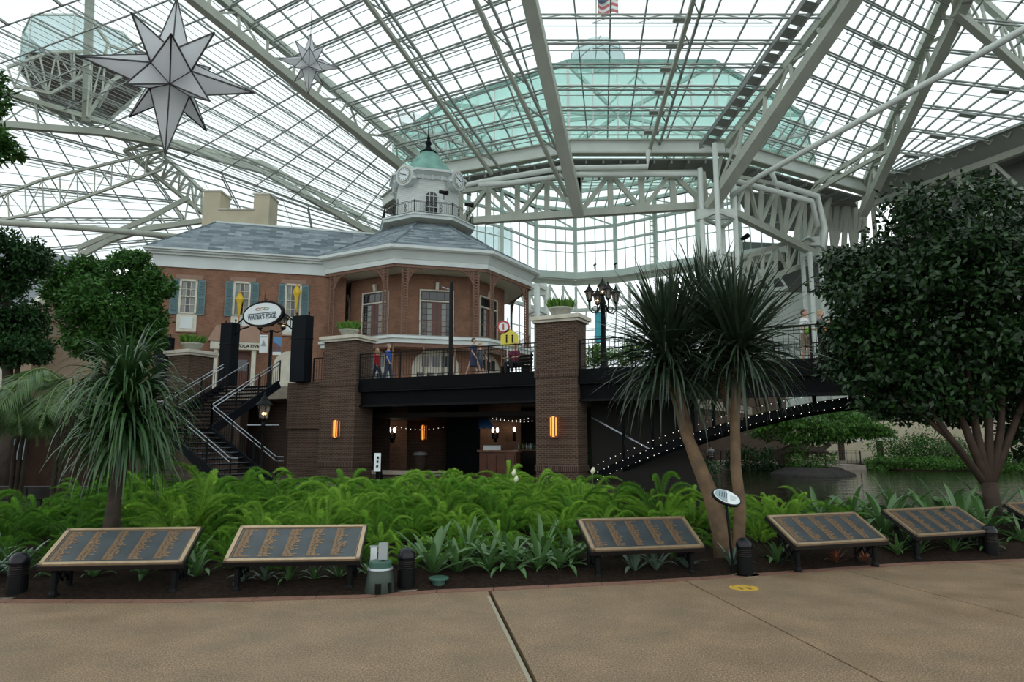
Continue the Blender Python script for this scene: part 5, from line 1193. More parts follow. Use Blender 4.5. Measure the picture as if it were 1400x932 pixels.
MB().lathe(p, [(.14, 0), (.14, .4), (.10, .5), (.10, zt - DZ), (.06, zt - DZ + .1)], 10).build('pole', 'iron_black', l, smooth=True); MB().tube([V(p.x, p.y, zt - .3), V(p.x - .45, p.y, zt - .15)], .03, 6).build('arm', 'metal_box', l)
# road-style signs behind the bridge
p = V(at(694, 480, 35).x, 35, DZ - .02); l = thing('crossing_sign', 'yellow pentagon crossing sign under a red round sign', 'sign', loc=p); zc = at(697, 461, 35).z
MB().tube([p, V(p.x, p.y, zc + 1.0)], .04, 8).build('pole', 'metal_box', l)
c = V(p.x + .1, p.y - .06, zc); MB().hexa([c + V(*q) for q in ((-.46, 0, -.45), (.46, 0, -.45), (.46, 0, .1), (0, 0, .45), (-.46, 0, .1))][::-1], [c + V(q[0], .03, q[2]) for q in ((-.46, 0, -.45), (.46, 0, -.45), (.46, 0, .1), (0, 0, .45), (-.46, 0, .1))][::-1]).build('yellow_plate', 'sign_yellow', l)
for dx in (-.15, .15): MB().beam(c + V(dx, -.02, -.3), c + V(dx, -.02, .02), .07, .02).build('figure', 'iron_black', l); MB().ball(c + V(dx, -.02, .08), .05, n=8, m=4).build('figure_head', 'iron_black', l)
c = V(p.x - .22, p.y - .06, at(690, 447, 35).z); cir = lambda r, o: [c + V(r * math.cos(t), o, r * math.sin(t)) for t in [k * math.pi / 10 for k in range(20)]]
MB().hexa(cir(.34, .0), cir(.34, .03)).build('red_disc', 'sign_red', l); MB().hexa(cir(.24, -.02), cir(.24, 0)).build('white_disc', 'banner_white', l); MB().beam(c + V(0, -.03, -.16), c + V(0, -.03, .16), .08, .02).build('symbol', 'sign_red', l)

# ================================================================== planters on the piers
def planter(label, c, k=1.0):
    p = thing('planter_bowl', label, 'planter', loc=c)
    MB().lathe(c, [(.26 * k, 0), (.30 * k, .04), (.42 * k, .28 * k), (.46 * k, .30 * k), (.46 * k, .36 * k), (.38 * k, .36 * k)], 18).build('bowl', 'planter_stone', p, smooth=True)
    mb = MB()
    for _ in range(320):
        a, r = random.uniform(0, 6.28), .45 * k * math.sqrt(random.random()); b_ = c + V(r * math.cos(a), r * math.sin(a), .33 * k); L = random.uniform(.2, .5) * k
        d = V(math.cos(a) * .5 + random.uniform(-.4, .4), math.sin(a) * .5 + random.uniform(-.4, .4), 1).normalized() * L; x = d.cross(UP).normalized() * .05 if d.cross(UP).length > 1e-4 else V(.03, 0, 0)
        mb.quad(b_, b_ + d * .5 + x, b_ + d, b_ + d * .5 - x)
    mb.build('foliage', 'leaf_shrub', p)['kind'] = 'stuff'
def bptop(t0, wd, dep, z): return bp(t0 + wd / 2, dep / 2, z)
planter('stone planter bowl with leafy plants on the tall pier', bptop(0, 1.62, 1.0, 6.10), 1.0)
planter('stone planter bowl with trailing plants on the pier by the sign', bptop(TL_, 1.75, 1.1, 6.0), .95)
planter('small stone planter bowl on the pier left of the stairs', V(at(262, 485, 33.6).x, 33.6, at(262, 485, 33.6).z + .16), 1.15)

# ================================================================== people
def person(label, c, face, shirt, legs, hair='hair_brown', skin='skin', h=1.72, dress=False, shorts=False, swing=.25, arms=(.15, -.15), bend=(.3, .3), sit=False, long_hair=False, sleeves='short', shoes='cloth_white', out=.10):
    P = thing('person', label, 'person', loc=c, rotz=face); k = h / 1.72; S = lambda x, y, z: V(x * k, y * k, z * k)    # faces local -Y
    hip = .92 if not sit else .50
    body, sh, lg, so = MB(), MB(), MB(), MB()
    dz = hip - .92
    tz = lambda z: z + dz
    def torso(mb, g, z0, z1):
        prof = [(.84, .145, .11), (.92, .165, .115), (1.02, .155, .105), (1.12, .145, .10), (1.26, .165, .115), (1.36, .18, .11), (1.42, .155, .085), (1.46, .08, .065)]
        mb.loft([(S(0, 0, tz(z)), (rx + g) * k, (ry + g) * k) for z, rx, ry in prof if z0 <= z <= z1], 14)
    torso(body, 0, .8, 1.5)
    body.loft([(S(0, 0, tz(1.43)), .055 * k, .055 * k), (S(0, -.01, tz(1.50)), .052 * k, .055 * k), (S(0, -.02, tz(1.53)), .058 * k, .07 * k), (S(0, -.02, tz(1.57)), .068 * k, .088 * k), (S(0, -.015, tz(1.62)), .074 * k, .095 * k), (S(0, -.01, tz(1.67)), .07 * k, .09 * k), (S(0, 0, tz(1.71)), .045 * k, .06 * k), (S(0, 0, tz(1.725)), .015 * k, .02 * k)], 12)
    body.tube([S(0, -.10, tz(1.63)), S(0, -.128, tz(1.595)), S(0, -.10, tz(1.585))], [.008 * k, .015 * k, .01 * k], 6)
    for s in (-1, 1): body.ball(S(s * .077, .0, tz(1.61)), .012 * k, .02 * k, .032 * k, 6, 5)
    for i, s in enumerate((-1, 1)):
        sw = swing * s
        if sit: kn = S(s * .15, -.42, .48); an = S(s * .17, -.40, .09)
        else:
            kn = S(s * .09, -math.sin(sw) * .42 - .02, .92 - .42 * math.cos(sw)); an = kn + S(0, .42 * math.sin(max(0, -sw) * 1.2 if sw < 0 else -sw * .6) + .0, -.41 if sw >= 0 else -.40)
            an.z = .075 * k
        hp = S(s * .085, 0, hip - .02)
        body.tube([hp, lerp(hp, kn, .5), kn, lerp(kn, an, .35), an], [.085 * k, .075 * k, .055 * k, .055 * k, .036 * k], 10)
        body.tube([an + S(0, .05, -.04), an + S(0, -.02, -.035), an + S(0, -.15, -.05)], [.03 * k, .04 * k, .028 * k], 8)
        so.tube([an + S(0, .07, -.035), an + S(0, 0, -.03), an + S(0, -.12, -.042), an + S(0, -.18, -.05)], [.038 * k, .046 * k, .04 * k, .018 * k], 8)
        if not dress:
            end = lerp(kn, an, .9) if not shorts else lerp(hp, kn, .95)
            lg.tube([hp + S(0, 0, .02), lerp(hp, kn, .5), kn if not shorts else end, end] if not shorts else [hp + S(0, 0, .02), lerp(hp, kn, .5), end], [.108 * k, .098 * k, .078 * k, .068 * k] if not shorts else [.11 * k, .105 * k, .10 * k], 10)
        # arm
        a, bd = arms[i], bend[i]; shd = S(s * .185, 0, tz(1.385)); el = shd + S(s * out, -math.sin(a) * .28, -math.cos(a) * .28); wr = el + S(-s * .02, -math.sin(a + bd) * .25, -math.cos(a + bd) * .25)
        body.tube([shd, lerp(shd, el, .5), el, wr], [.052 * k, .046 * k, .038 * k, .026 * k], 8)
        hd = (wr - el).normalized(); pc = wr + hd * .05 * k; sd = V(0, 0, 1).cross(hd); sd = sd.normalized() if sd.length > .1 else V(1, 0, 0)
        body.tube([wr, pc, wr + hd * .09 * k], [.024 * k, .034 * k, .03 * k], 8)
        for j, (o_, L) in enumerate(((-.024, .065), (-.008, .078), (.008, .072), (.024, .055))):
            b0 = wr + hd * .085 * k + sd * o_ * k; curl = V(0, -.02, -.012) * k; body.tube([b0, b0 + hd * L * .5 * k, b0 + hd * L * .9 * k + curl], [.0095 * k, .009 * k, .007 * k], 6)
        body.tube([wr + hd * .03 * k + sd * -.026 * k, wr + hd * .07 * k + sd * -.05 * k, wr + hd * .095 * k + sd * -.052 * k], [.012 * k, .011 * k, .008 * k], 6)
        sh.tube([shd + S(-s * .03, 0, .015), lerp(shd, el, .5), lerp(shd, el, .8)] if sleeves == 'short' else [shd + S(-s * .03, 0, .015), lerp(shd, el, .5), el, lerp(el, wr, .92)], [.07 * k, .066 * k, .064 * k] if sleeves == 'short' else [.07 * k, .06 * k, .052 * k, .04 * k], 8)
    if dress:
        sh.loft([(S(0, 0, tz(z)), rx * k, ry * k) for z, rx, ry in ((.50, .215, .17), (.70, .205, .16), (.92, .19, .14), (1.08, .165, .12), (1.26, .182, .132), (1.36, .19, .122), (1.43, .14, .09))], 14)
    else:
        torso(sh, .022, .84, 1.45); lg.loft([(S(0, 0, hip - .12), .15 * k, .12 * k), (S(0, 0, hip), .182 * k, .134 * k), (S(0, 0, hip + .08), .172 * k, .124 * k)], 12)
    def fin(mb, nm, m_, vox=.014):
        o = mb.build(nm, m_, P, local=True, smooth=True); r = o.modifiers.new('remesh', 'REMESH'); r.mode = 'VOXEL'; r.voxel_size = vox; r.use_smooth_shade = True
        sm = o.modifiers.new('smooth', 'SMOOTH'); sm.factor = .5; sm.iterations = 2; return o
    fin(body, 'body', skin, .012); fin(sh, 'dress' if dress else 'shirt', shirt)
    if not dress: fin(lg, 'shorts' if shorts else 'trousers', legs)
    fin(so, 'shoes', shoes)
    hr = MB(); hr.loft([(S(0, .03, tz(1.56)), .072 * k, .072 * k), (S(0, .025, tz(1.63)), .083 * k, .088 * k), (S(0, .012, tz(1.68)), .082 * k, .097 * k), (S(0, .0, tz(1.73)), .058 * k, .075 * k), (S(0, 0, tz(1.75)), .02 * k, .03 * k)], 12)
    if long_hair: hr.loft([(S(0, .075, tz(1.38)), .07 * k, .03 * k), (S(0, .07, tz(1.48)), .085 * k, .045 * k), (S(0, .05, tz(1.6)), .085 * k, .06 * k)], 10)
    fin(hr, 'hair', hair)
    for s in (-1, 1): MB().ball(S(s * .03, -.098, tz(1.632)), .009 * k, n=6, m=4).build('eye', 'eye_dark', P, local=True)
    return P
def on(px, s, z=DZ + .012):                                             # stand on the bridge s metres behind its front edge, under picture column px
    lo, hi = -14.0, 14.0
    for _ in range(40):
        m_ = (lo + hi) / 2; p = bp(m_, s, z); q = p.z + .9 - EYE
        if 700 + FPX * p.x / (p.y * math.cos(PITCH) + q * math.sin(PITCH)) > px: lo = m_
        else: hi = m_
    return bp(lo, s, z)
FA = math.atan2(E1.y, E1.x)
toR = math.atan2(-E1.y, -E1.x) + math.pi / 2; toL = math.atan2(E1.y, E1.x) + math.pi / 2; toF = math.atan2(-E2.y, -E2.x) + math.pi / 2
PB = DZ - .02
person('person in a red top walking beside someone in blue', on(515.5, 2.5), toR, 'cloth_red', 'cloth_jean', 'hair_blond', long_hair=True, h=1.62, swing=.3, arms=(.2, -.2), sleeves='long')
person('person in a blue shirt and jeans walking beside someone in red', on(530.5, 2.4), toR + .3, 'cloth_blue', 'cloth_jean', 'hair_grey', h=1.78, swing=.2, sleeves='short')
person('person in a navy dress walking along the bridge railing', on(647.5, 2.0), toR, 'cloth_navy', 'cloth_navy', 'hair_brown', h=1.70, dress=True, swing=.42, arms=(.3, -.35), bend=(.3, .3))
person('person in grey shirt and shorts walking behind the navy dress', on(656.5, 3.2), toR, 'cloth_grey', 'cloth_navy', 'hair_blond', h=1.66, shorts=True, swing=-.4, arms=(-.4, .4), bend=(.4, .4), long_hair=True)
pm = on(704.5, 1.55)
person('seated person in a maroon top with dark trousers behind the bridge railing', pm, toF - .25, 'cloth_maroon', 'cloth_black', 'hair_blond', h=1.72, sit=True, arms=(.5, .5), bend=(.9, .9), shoes='cloth_pale')
bn = thing('bench', 'dark slatted bench under the seated person in maroon', 'bench', loc=pm, rotz=toF - .25)
for k in range(4): MB().box(V(0, -.16 + .14 * k, .37), 1.2, .11, .04).build('seat_slat', 'iron_black', bn, local=True)
for k in range(3): MB().box(V(0, .36 + .02 * k, .52 + .14 * k), 1.2, .03, .10).build('back_slat', 'iron_black', bn, local=True)
for s in (-.52, .52): MB().box(V(s, 0, .175), .05, .5, .35).build('leg', 'iron_black', bn, local=True); MB().box(V(s, .38, .55), .05, .05, .75).build('back_post', 'iron_black', bn, local=True)
pw = on(1101, 1.7)
person('person in a white shirt and khaki shorts standing on the right of the bridge', pw, toR - .35, 'cloth_white', 'cloth_khaki', 'hair_brown', h=1.80, shorts=True, swing=.12, arms=(.1, .3), bend=(.2, 1.0))
pg = on(1123, 1.3)
person('person in a grey shirt and black trousers carrying an orange bag', pg, toR - .1, 'cloth_grey', 'cloth_black', 'hair_blond', h=1.66, swing=.1, arms=(.35, .35), bend=(.5, .5))
hv = pg - E1 * .22 - E2 * .22 + V(0, 0, .80); s = thing('shoulder_bag', 'orange bag held by the person in a grey shirt', 'bag', loc=hv)
MB().loft([(hv, .13, .07), (hv + V(0, 0, .12), .17, .09), (hv + V(0, 0, .3), .12, .06)], 12).build('pouch', 'cloth_orange', s, smooth=True); MB().tube([hv + V(-.1, 0, .28), hv + V(-.07, 0, .5), hv + V(.07, 0, .5), hv + V(.1, 0, .28)], .012, 6).build('strap', 'cloth_orange', s)
hv = pw - E1 * .1 - E2 * .32 + V(0, 0, .92); s = thing('tote_bag', 'lime green bag held by the person in a white shirt', 'bag', loc=hv)
MB().loft([(hv, .12, .05), (hv + V(0, 0, .16), .14, .07), (hv + V(0, 0, .22), .12, .05)], 12).build('pouch', 'cloth_lime', s, smooth=True); MB().tube([hv + V(-.08, 0, .2), hv + V(0, 0, .36), hv + V(.08, 0, .2)], .01, 6).build('strap', 'cloth_lime', s)
# diners on the far bank
def chair(label, c, rz, m_='cloth_orange', grp='orange cafe chairs on the far bank'):
    t = thing('cafe_chair', label, 'chair', loc=c, rotz=rz, group=grp)
    MB().box(V(0, 0, .45), .42, .42, .05).build('seat', m_, t, local=True)
    for x_ in (-.18, .18):
        for y_ in (-.18, .18): MB().beam(V(x_, y_, 0), V(x_, y_, .45), .035).build('leg', m_, t, local=True)
        MB().beam(V(x_, .2, .45), V(x_, .25, .92), .035).build('back_post', m_, t, local=True)
    for z in (.6, .75, .9): MB().beam(V(-.18, .23, z), V(.18, .23, z), .05, .06).build('back_slat', m_, t, local=True)
FZ = -.15
d0 = V((942 - 700) / FPX * 50, 50, FZ); d1 = V((966 - 700) / FPX * 50, 49.6, FZ)
for q, rz in ((d0 + V(-1.1, .3, 0), 1.2), (d0 + V(-.9, -.6, 0), .4), (d0 + V(-1.7, -.2, 0), 2.0), (d0 + V(4.6, .5, 0), 1.0), (d0 + V(5.3, .2, 0), 2.2)): chair('orange slatted cafe chair on the far lagoon terrace', q, rz)
chair('dark cafe chair under the seated diner in grey', d1, math.pi, 'trunk_red', None); chair('dark cafe chair under the seated diner in white', d0, -.8, 'trunk_red', None)
person('seated diner in white at the far lagoon terrace', d0, -.8 + math.pi / 2 * 0, 'cloth_white', 'cloth_black', 'hair_brown', sit=True, h=1.7, arms=(.5, .5), bend=(.8, .8))
person('seated diner in a pale grey shirt with back to the lagoon', d1, math.pi, 'cloth_pale', 'cloth_black', 'hair_brown', sit=True, h=1.78, arms=(.3, .3), bend=(.6, .6))
t = thing('cafe_table', 'small green topped cafe table between the diners', 'table', loc=d0 + V(.55, .35, 0)); c = d0 + V(.55, .35, 0)
MB().lathe(c, [(.25, 0), (.25, .03), (.04, .06), (.04, .70)], 12).build('pedestal', 'iron_black', t); MB().lathe(c + V(0, 0, .70), [(.42, 0), (.42, .04)], 16).build('top', 'print_green', t)
wallseg(V(8, 58, 0), V(24, 60, 0), -.2, 5.5, 'wall_back', 'brick_dark', 'brick wall behind the diners on the far bank')
railing('black fence along the far lagoon terrace', [V(9.5, 47.3, FZ), V(23.8, 47.3, FZ)], h=.95, step=.3, posts=2.4)

# ================================================================== hanging stars
def star(label, c, R, yaw):
    s = thing('hanging_star', label, 'star', loc=c, rotz=yaw); a = R * .225; base = []; sg_ = (-1, 1)     # fourteen points on a cuboctahedron
    for ax in range(3):
        for sn in sg_:
            f = []
            for u_, v_ in ((1, 0), (0, 1), (-1, 0), (0, -1)):
                p = [0, 0, 0]; p[ax] = sn * a; p[(ax + 1) % 3] = u_ * a; p[(ax + 2) % 3] = v_ * a; f.append(V(*p))
            base.append((f, 1.06 if ax == 2 else 1.0))
    for s1 in sg_:
        for s2 in sg_:
            for s3 in sg_: base.append(([V(s1 * a, s2 * a, 0), V(0, s2 * a, s3 * a), V(s1 * a, 0, s3 * a)], .79))
    for f, L in base:
        cen = sum(f, V(0, 0, 0)) / len(f); tip = cen.normalized() * R * L
        mb = MB()
        for k in range(len(f)): mb.quad(f[k], f[(k + 1) % len(f)], tip)
        sp = mb.build('spike', 'star_panel', s, local=True); e_ = MB()
        for p in f: e_.beam(p, tip, R * .016)
        for k in range(len(f)): e_.beam(f[k], f[(k + 1) % len(f)], R * .016)
        e_.build('edge_strip', 'star_edge', sp, local=True)
    MB().beam(V(0, 0, R), V(0, 0, 39.6 - c.z), .03).build('cable', 'iron_black', s, local=True)
    return s
star('large white many-pointed hanging star with dark edges', at(234, 103, 22), 2.72, .46); star('small white many-pointed hanging star farther back', at(423, 87, 40), 1.92, .29)
# ================================================================== foreground furniture
def plaque(label, bl, br, z0=.32):
    a, b_ = atz(*bl, z0), atz(*br, z0); mid = (a + b_) / 2; d = (b_ - a).normalized(); W_ = 1.42; a, b_ = mid - d * W_ / 2, mid + d * W_ / 2
    bk = V(-d.y, d.x, 0); tl = math.radians(29); up = (bk * math.cos(tl) + V(0, 0, math.sin(tl))).normalized(); nn = d.cross(up); H_ = .62
    base = V(mid.x, mid.y, 0) + bk * .25
    p = thing('name_plaque', label, 'plaque', loc=base)
    Q = lambda u, v, o=0.0: mid + d * u + up * v + nn * o
    def slab(u0, u1, v0, v1, o0, o1, nm, m_, par=p): return MB().hexa([Q(u0, v0, o0), Q(u1, v0, o0), Q(u1, v1, o0), Q(u0, v1, o0)], [Q(u0, v0, o1), Q(u1, v0, o1), Q(u1, v1, o1), Q(u0, v1, o1)]).build(nm, m_, par)
    h = W_ / 2
    slab(-h, h, 0, H_, -.05, 0, 'backing_board', 'plaque_bk'); f = slab(-h + .03, h - .03, .03, H_ - .03, 0, .012, 'plate', 'plaque_blue')
    for (u0, u1, v0, v1) in ((-h + .01, h - .01, .01, .045), (-h + .01, h - .01, H_ - .045, H_ - .01), (-h + .01, -h + .05, .01, H_ - .01), (h - .05, h - .01, .01, H_ - .01)): slab(u0, u1, v0, v1, 0, .024, 'rim', 'bronze_rim')
    for (u0, u1, v0, v1) in ((-h + .06, h - .06, .052, .058), (-h + .06, h - .06, H_ - .058, H_ - .052), (-h + .06, -h + .066, .052, H_ - .052), (h - .066, h - .06, .052, H_ - .052)): slab(u0, u1, v0, v1, .008, .016, 'inner_line', 'bronze')
    mb = MB(); rows = 29; cw = (W_ - .16) / 5
    for c in range(5):                                          # five columns of raised names, one bar per word
        y = H_ - .075
        for r in range(rows):
            v = H_ - .078 - r * (H_ - .15) / rows; x = -h + .085 + c * cw; head = (r % 14 == 0 and random.random() < .6)
            for wn in range(random.choice((2, 2, 3))):
                L = random.uniform(.022, .05) * (1.25 if head else 1)
                if x + L > -h + .085 + c * cw + cw * (.62 if not head else .8): break
                mb.hexa([Q(x, v - .0055, .011), Q(x + L, v - .0055, .011), Q(x + L, v + .0055, .011), Q(x, v + .0055, .011)], [Q(x, v - .0055, .016), Q(x + L, v - .0055, .016), Q(x + L, v + .0055, .016), Q(x, v + .0055, .016)]); x += L + .010
    mb.build('raised_names', 'bronze', p)['kind'] = 'stuff'
    for s in (-1, 1):
        c = base + d * (s * (h - .12)) - bk * .12
        lg = MB().lathe(V(c.x, c.y, -.02), [(.05, 0), (.05, .05), (.032, .08), (.030, .26), (.045, .30), (.03, .34), (.03, .38)], 8).build('leg', 'iron_black', p)
        c2 = c + bk * .30; MB().lathe(V(c2.x, c2.y, -.02), [(.05, 0), (.05, .05), (.032, .08), (.030, .38), (.045, .42), (.03, .46), (.03, .54)], 8).build('leg', 'iron_black', p)
        MB().tube([V(c.x, c.y, .06), V((c.x + c2.x) / 2, (c.y + c2.y) / 2, .26), V(c2.x, c2.y, .1)], .018, 6).build('scroll_brace', 'iron_black', p)
        MB().tube([V(c.x, c.y, .30), V((c.x + c2.x) / 2, (c.y + c2.y) / 2, .14), V(c2.x, c2.y, .42)], .018, 6).build('scroll_brace', 'iron_black', p)
    MB().beam(Q(-h + .05, .08, -.07), Q(h - .05, .08, -.07), .05, .04).build('support_bar', 'iron_black', p); MB().beam(Q(-h + .05, H_ - .08, -.07), Q(h - .05, H_ - .08, -.07), .05, .04).build('support_bar', 'iron_black', p)
    return p
plaque('dark name plaque in gold rim in front of the bushy ponytail palm', (52, 775), (247, 771.5))
plaque('dark name plaque in gold rim beside the green utility pot', (303, 769.5), (493, 767))
plaque('dark name plaque in gold rim left of the leaning twin trunks', (806, 755), (967, 749))
plaque('dark name plaque in gold rim right of the oval sign and bollard', (1086, 747.6), (1218, 740))
plaque('dark name plaque in gold rim left of the broad tree trunk', (1252.6, 734.7), (1362, 728))
plaque('dark name plaque in gold rim right of the broad tree trunk', (1412, 722.5), (1525, 715))
def bollard(label, px, py, k=1.0):
    c = atz(px, py, 0); b_ = thing('bollard_light', label, 'bollard', loc=c)
    MB().lathe(c, [(.095 * k, 0), (.095 * k, .20 * k)], 20).build('base', 'iron_black', b_, smooth=False)
    MB().lathe(c + V(0, 0, .20 * k), [(.085 * k, 0), (.085 * k, .11 * k)], 20).build('lens', 'lens_amber', b_)
    for j in range(5): MB().lathe(c + V(0, 0, (.205 + .022 * j) * k), [(.098 * k, 0), (.085 * k, .011 * k)], 20).build('louvre_ring', 'iron_black', b_)
    MB().lathe(c + V(0, 0, .31 * k), [(.098 * k, 0), (.098 * k, .02 * k), (.092 * k, .06 * k), (.07 * k, .095 * k), (.035 * k, .115 * k), (.005, .12 * k)], 20).build('dome_cap', 'iron_dome', b_, smooth=True)
    pd = MB(); pd.lathe(V(c.x, c.y, -.03), [(.16, 0), (.16, .034)], 16); pd.build('footing', 'concrete', b_)

bollard('black dome-topped bollard light at the end of the first plaque', 22, 813, 1.0); bollard('black dome-topped bollard light beside the green utility pot', 555, 804, 1.0)
bollard('black dome-topped bollard light below the oval sign', 1019, 785, 1.0); bollard('black dome-topped bollard light near the broad tree trunk', 1356, 761, 1.0)
c = atz(519, 809, 0); u = thing('utility_pot', 'green tapered plastic utility pot with silver junction box', 'utility box', loc=c)
MB().lathe(c, [(.155, 0), (.16, .01), (.125, .24), (.12, .245)], 20).build('body', 'plastic_green', u, smooth=True); MB().lathe(c + V(0, 0, .235), [(.135, 0), (.13, .02)], 20).build('rim', 'metal_box', u); MB().lathe(c + V(0, 0, .25), [(.122, 0), (.122, .06), (.115, .07)], 20).build('lid', 'plastic_teal', u)
MB().obox(c + V(.03, 0, .42), (1, 0, 0), (0, 1, 0), UP, .095, .07, .17).build('junction_box', 'metal_box', u); MB().beam(c + V(.03, 0, .31), c + V(.03, 0, .36), .03).build('conduit', 'iron_black', u)
MB().obox(c + V(.01, -.145, .06), (1, 0, 0), (0, 1, .1), UP, .06, .03, .10).build('vent_slot', 'iron_black', u); MB().obox(c + V(.12, -.09, .06), (.8, .6, 0), (-.6, .8, 0), UP, .03, .03, .10).build('vent_slot', 'iron_black', u)
c = c + V(-.12, .25, .05); u = thing('marker_post', 'short white marker stub behind the green utility pot', 'post', loc=c); MB().box(c + V(0, 0, .19), .07, .03, .38).build('stub', 'banner_white', u); MB().box(c + V(0, 0, .38), .09, .04, .015).build('cap', 'metal_box', u)
c = atz(598, 804, 0) + V(0, .12, .02); u = thing('valve_cover', 'low green round valve cover in the mulch', 'valve cover', loc=c); MB().lathe(c, [(.07, -.05), (.07, .05)], 16).build('ring', 'plastic_teal', u); MB().lathe(c + V(0, 0, .05), [(.11, 0), (.11, .02), (.09, .028)], 20).build('lid', 'plastic_teal', u)
# oval interpretive sign
c = atz(1003, 781, .03); hd_ = at(993, 680, c.y - .02); u = thing('oval_info_sign', 'small oval garden sign on a slim stake before the twin trunks', 'sign', loc=V(c.x, c.y, 0))
MB().tube([V(c.x, c.y, -.02), V(hd_.x, hd_.y + .03, hd_.z - .02)], .016, 8).build('stake', 'iron_black', u)
ra = V(.93, .05, -.30).normalized(); ub = V(.16, .62, .62); ub = (ub - ra * ub.dot(ra)).normalized(); nn = ra.cross(ub)
el = lambda r1, r2, o: [hd_ + ra * (r1 * math.cos(t)) + ub * (r2 * math.sin(t)) + nn * o for t in [k * math.pi / 18 for k in range(36)]]
MB().hexa(el(.185, .115, -.02), el(.185, .115, .015)).build('frame', 'iron_dome', u); fce = MB().hexa(el(.168, .10, .015), el(.168, .10, .019)).build('face', 'sign_white', u)
ph = [q for q in el(.155, .09, .02) if (q - hd_).dot(ra) < .015]; ph = sorted(ph, key=lambda q: math.atan2((q - hd_).dot(ub), -(q - hd_).dot(ra)))
MB().hexa(ph, [q + nn * .002 for q in ph]).build('photo_panel', 'banner_grey', fce)
for k in range(5): MB().beam(hd_ + ra * .04 + ub * (.035 - .016 * k) + nn * .02, hd_ + ra * (.13 - .008 * k) + ub * (.035 - .016 * k) + nn * .02, .004).build('text_line', 'banner_grey', fce)
for k in range(4): MB().beam(hd_ + ra * (-.10 + .03 * k) + ub * -.03 + nn * .023, hd_ + ra * (-.09 + .03 * k) + ub * .05 + nn * .023, .008, .003).build('photo_trunk', 'sign_navy', fce)
# yellow floor sticker
c = atz(1017, 803.5, 0); u = thing('floor_sticker', 'round yellow floor sticker on the promenade', 'sticker', loc=c)
MB().lathe(c, [(.155, .0005), (.155, .0035)], 32).build('disc', 'yellow_floor', u)
for s in (-1, 1): MB().lathe(c + V(s * .045, -.01, .0035), [(.028, 0), (.028, .0012)], 12).build('footprint', 'brown_print', u); MB().box(c + V(s * .045, -.065, .0041), .035, .055, .0012).build('footprint_heel', 'brown_print', u)
MB().tube([c + V(.125 * math.cos(t), .125 * math.sin(t), .0038) for t in [k * math.pi / 16 for k in range(3, 14)]], .004, 5).build('print_arc', 'brown_print', u)

# ================================================================== plants
def frond_mesh(name, L, lift, m_, needles=70, rad=.055, seed=0):
    rnd = random.Random(seed); mb = MB(); pts = []
    for i in range(9):
        t = i / 8; pts.append(V(.12 * L * t * t, L * (t * .86 - .06 * t * t), L * lift * (math.sin(t * 2.2) * .55 - .05 * t * t)))
    sp = lambda t: lerp(pts[min(7, int(t * 8))], pts[min(7, int(t * 8)) + 1], t * 8 - min(7, int(t * 8)))
    for k in range(needles):
        t = .10 + .90 * k / needles; p = sp(t); d = (sp(min(1, t + .05)) - p); d = d.normalized() if d.length > 0 else V(0, 1, 0)
        x = d.cross(UP).normalized(); y = x.cross(d); r = rad * (1 - .72 * t ** 2.2) * min(1, (t + .05) * 3.5)
        for j in range(8):
            a = j * .785 + rnd.uniform(-.4, .4); o = x * math.cos(a) + y * math.sin(a); q = p + (o * .9 + d * rnd.uniform(.35, .8)) * r * rnd.uniform(.65, 1.3); w_ = (d.cross(o)) * .0048
            mb.quad(p - w_, q, p + w_)
    me_o = mb.build(name, m_, None, local=True); me = me_o.data; bpy.data.objects.remove(me_o); return me
FROND = {m_: [frond_mesh('frond', 1.0, l, m_, 105, rd, i) for i, (l, rd) in enumerate(((.62, .086), (.85, .080), (.42, .092), (1.05, .072)))] for m_ in ('leaf_fern', 'leaf_fern_light', 'leaf_fern_dark')}
def fern(c, size, m_, n, label, grp, tall=False):
    f = thing('foxtail_fern', label, 'fern', loc=c, group=grp)
    for k in range(n):
        o = bpy.data.objects.new('frond', random.choice(FROND[m_])); COL.objects.link(o); o.parent = f
        a = 6.283 * k / n + random.uniform(-.3, .3); s = size * random.uniform(.6, 1.2)
        o.rotation_euler = (random.uniform(-.3, .5) + (.6 if tall else 0), random.uniform(-.2, .2), a); o.scale = (s, s, s); o.location = (random.uniform(-.06, .06), random.uniform(-.06, .06), 0)
    return f
cnt = 0
for j in range(10):
    v = .15 + .81 * j / 9
    for i in range(19):
        x = -7.4 + 12.2 * (i + .5 * (j % 2)) / 18 + random.uniform(-.18, .18)
        y0 = edge_y(x) + v * 7.2
        px = 700 + FPX * x / y0
        if x > 1.6 and v > .50: continue
        if x > 2.6 and v > .36: continue
        if px < -30: continue
        p = bed_pt(x, v); p.z -= .02
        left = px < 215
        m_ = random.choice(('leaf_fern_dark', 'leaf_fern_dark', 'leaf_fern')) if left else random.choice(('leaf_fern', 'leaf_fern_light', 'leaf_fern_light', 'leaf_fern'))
        lab, grp = (('dark green foxtail fern under the bushy ponytail palm', 'ferns under the ponytail palm') if left else
                    (('bright green foxtail fern in the thick bank before the brick piers', 'ferns in the bank before the piers') if px < 880 else ('green foxtail fern around the twin trunks', 'ferns around the twin trunks')))
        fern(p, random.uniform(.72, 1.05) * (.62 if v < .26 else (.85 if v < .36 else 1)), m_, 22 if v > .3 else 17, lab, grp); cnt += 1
for px, py, D, s, l in ((262, 690, 9.3, 1.15, 'tall upright bright foxtail fern beside the first plaque'), (1075, 705, 9.8, .9, 'upright foxtail fern between the oval sign and next plaque'), (540, 690, 11, .95, 'tall pale foxtail fern behind the bollard'), (610, 668, 13, .9, 'tall foxtail fern at the crest of the bank')):
    p = at(px, py, D); v = (D - edge_y(p.x)) / 7.2; q = bed_pt(p.x, v); fern(q + V(0, 0, -.02), s, 'leaf_fern_light', 13, l, None, True)
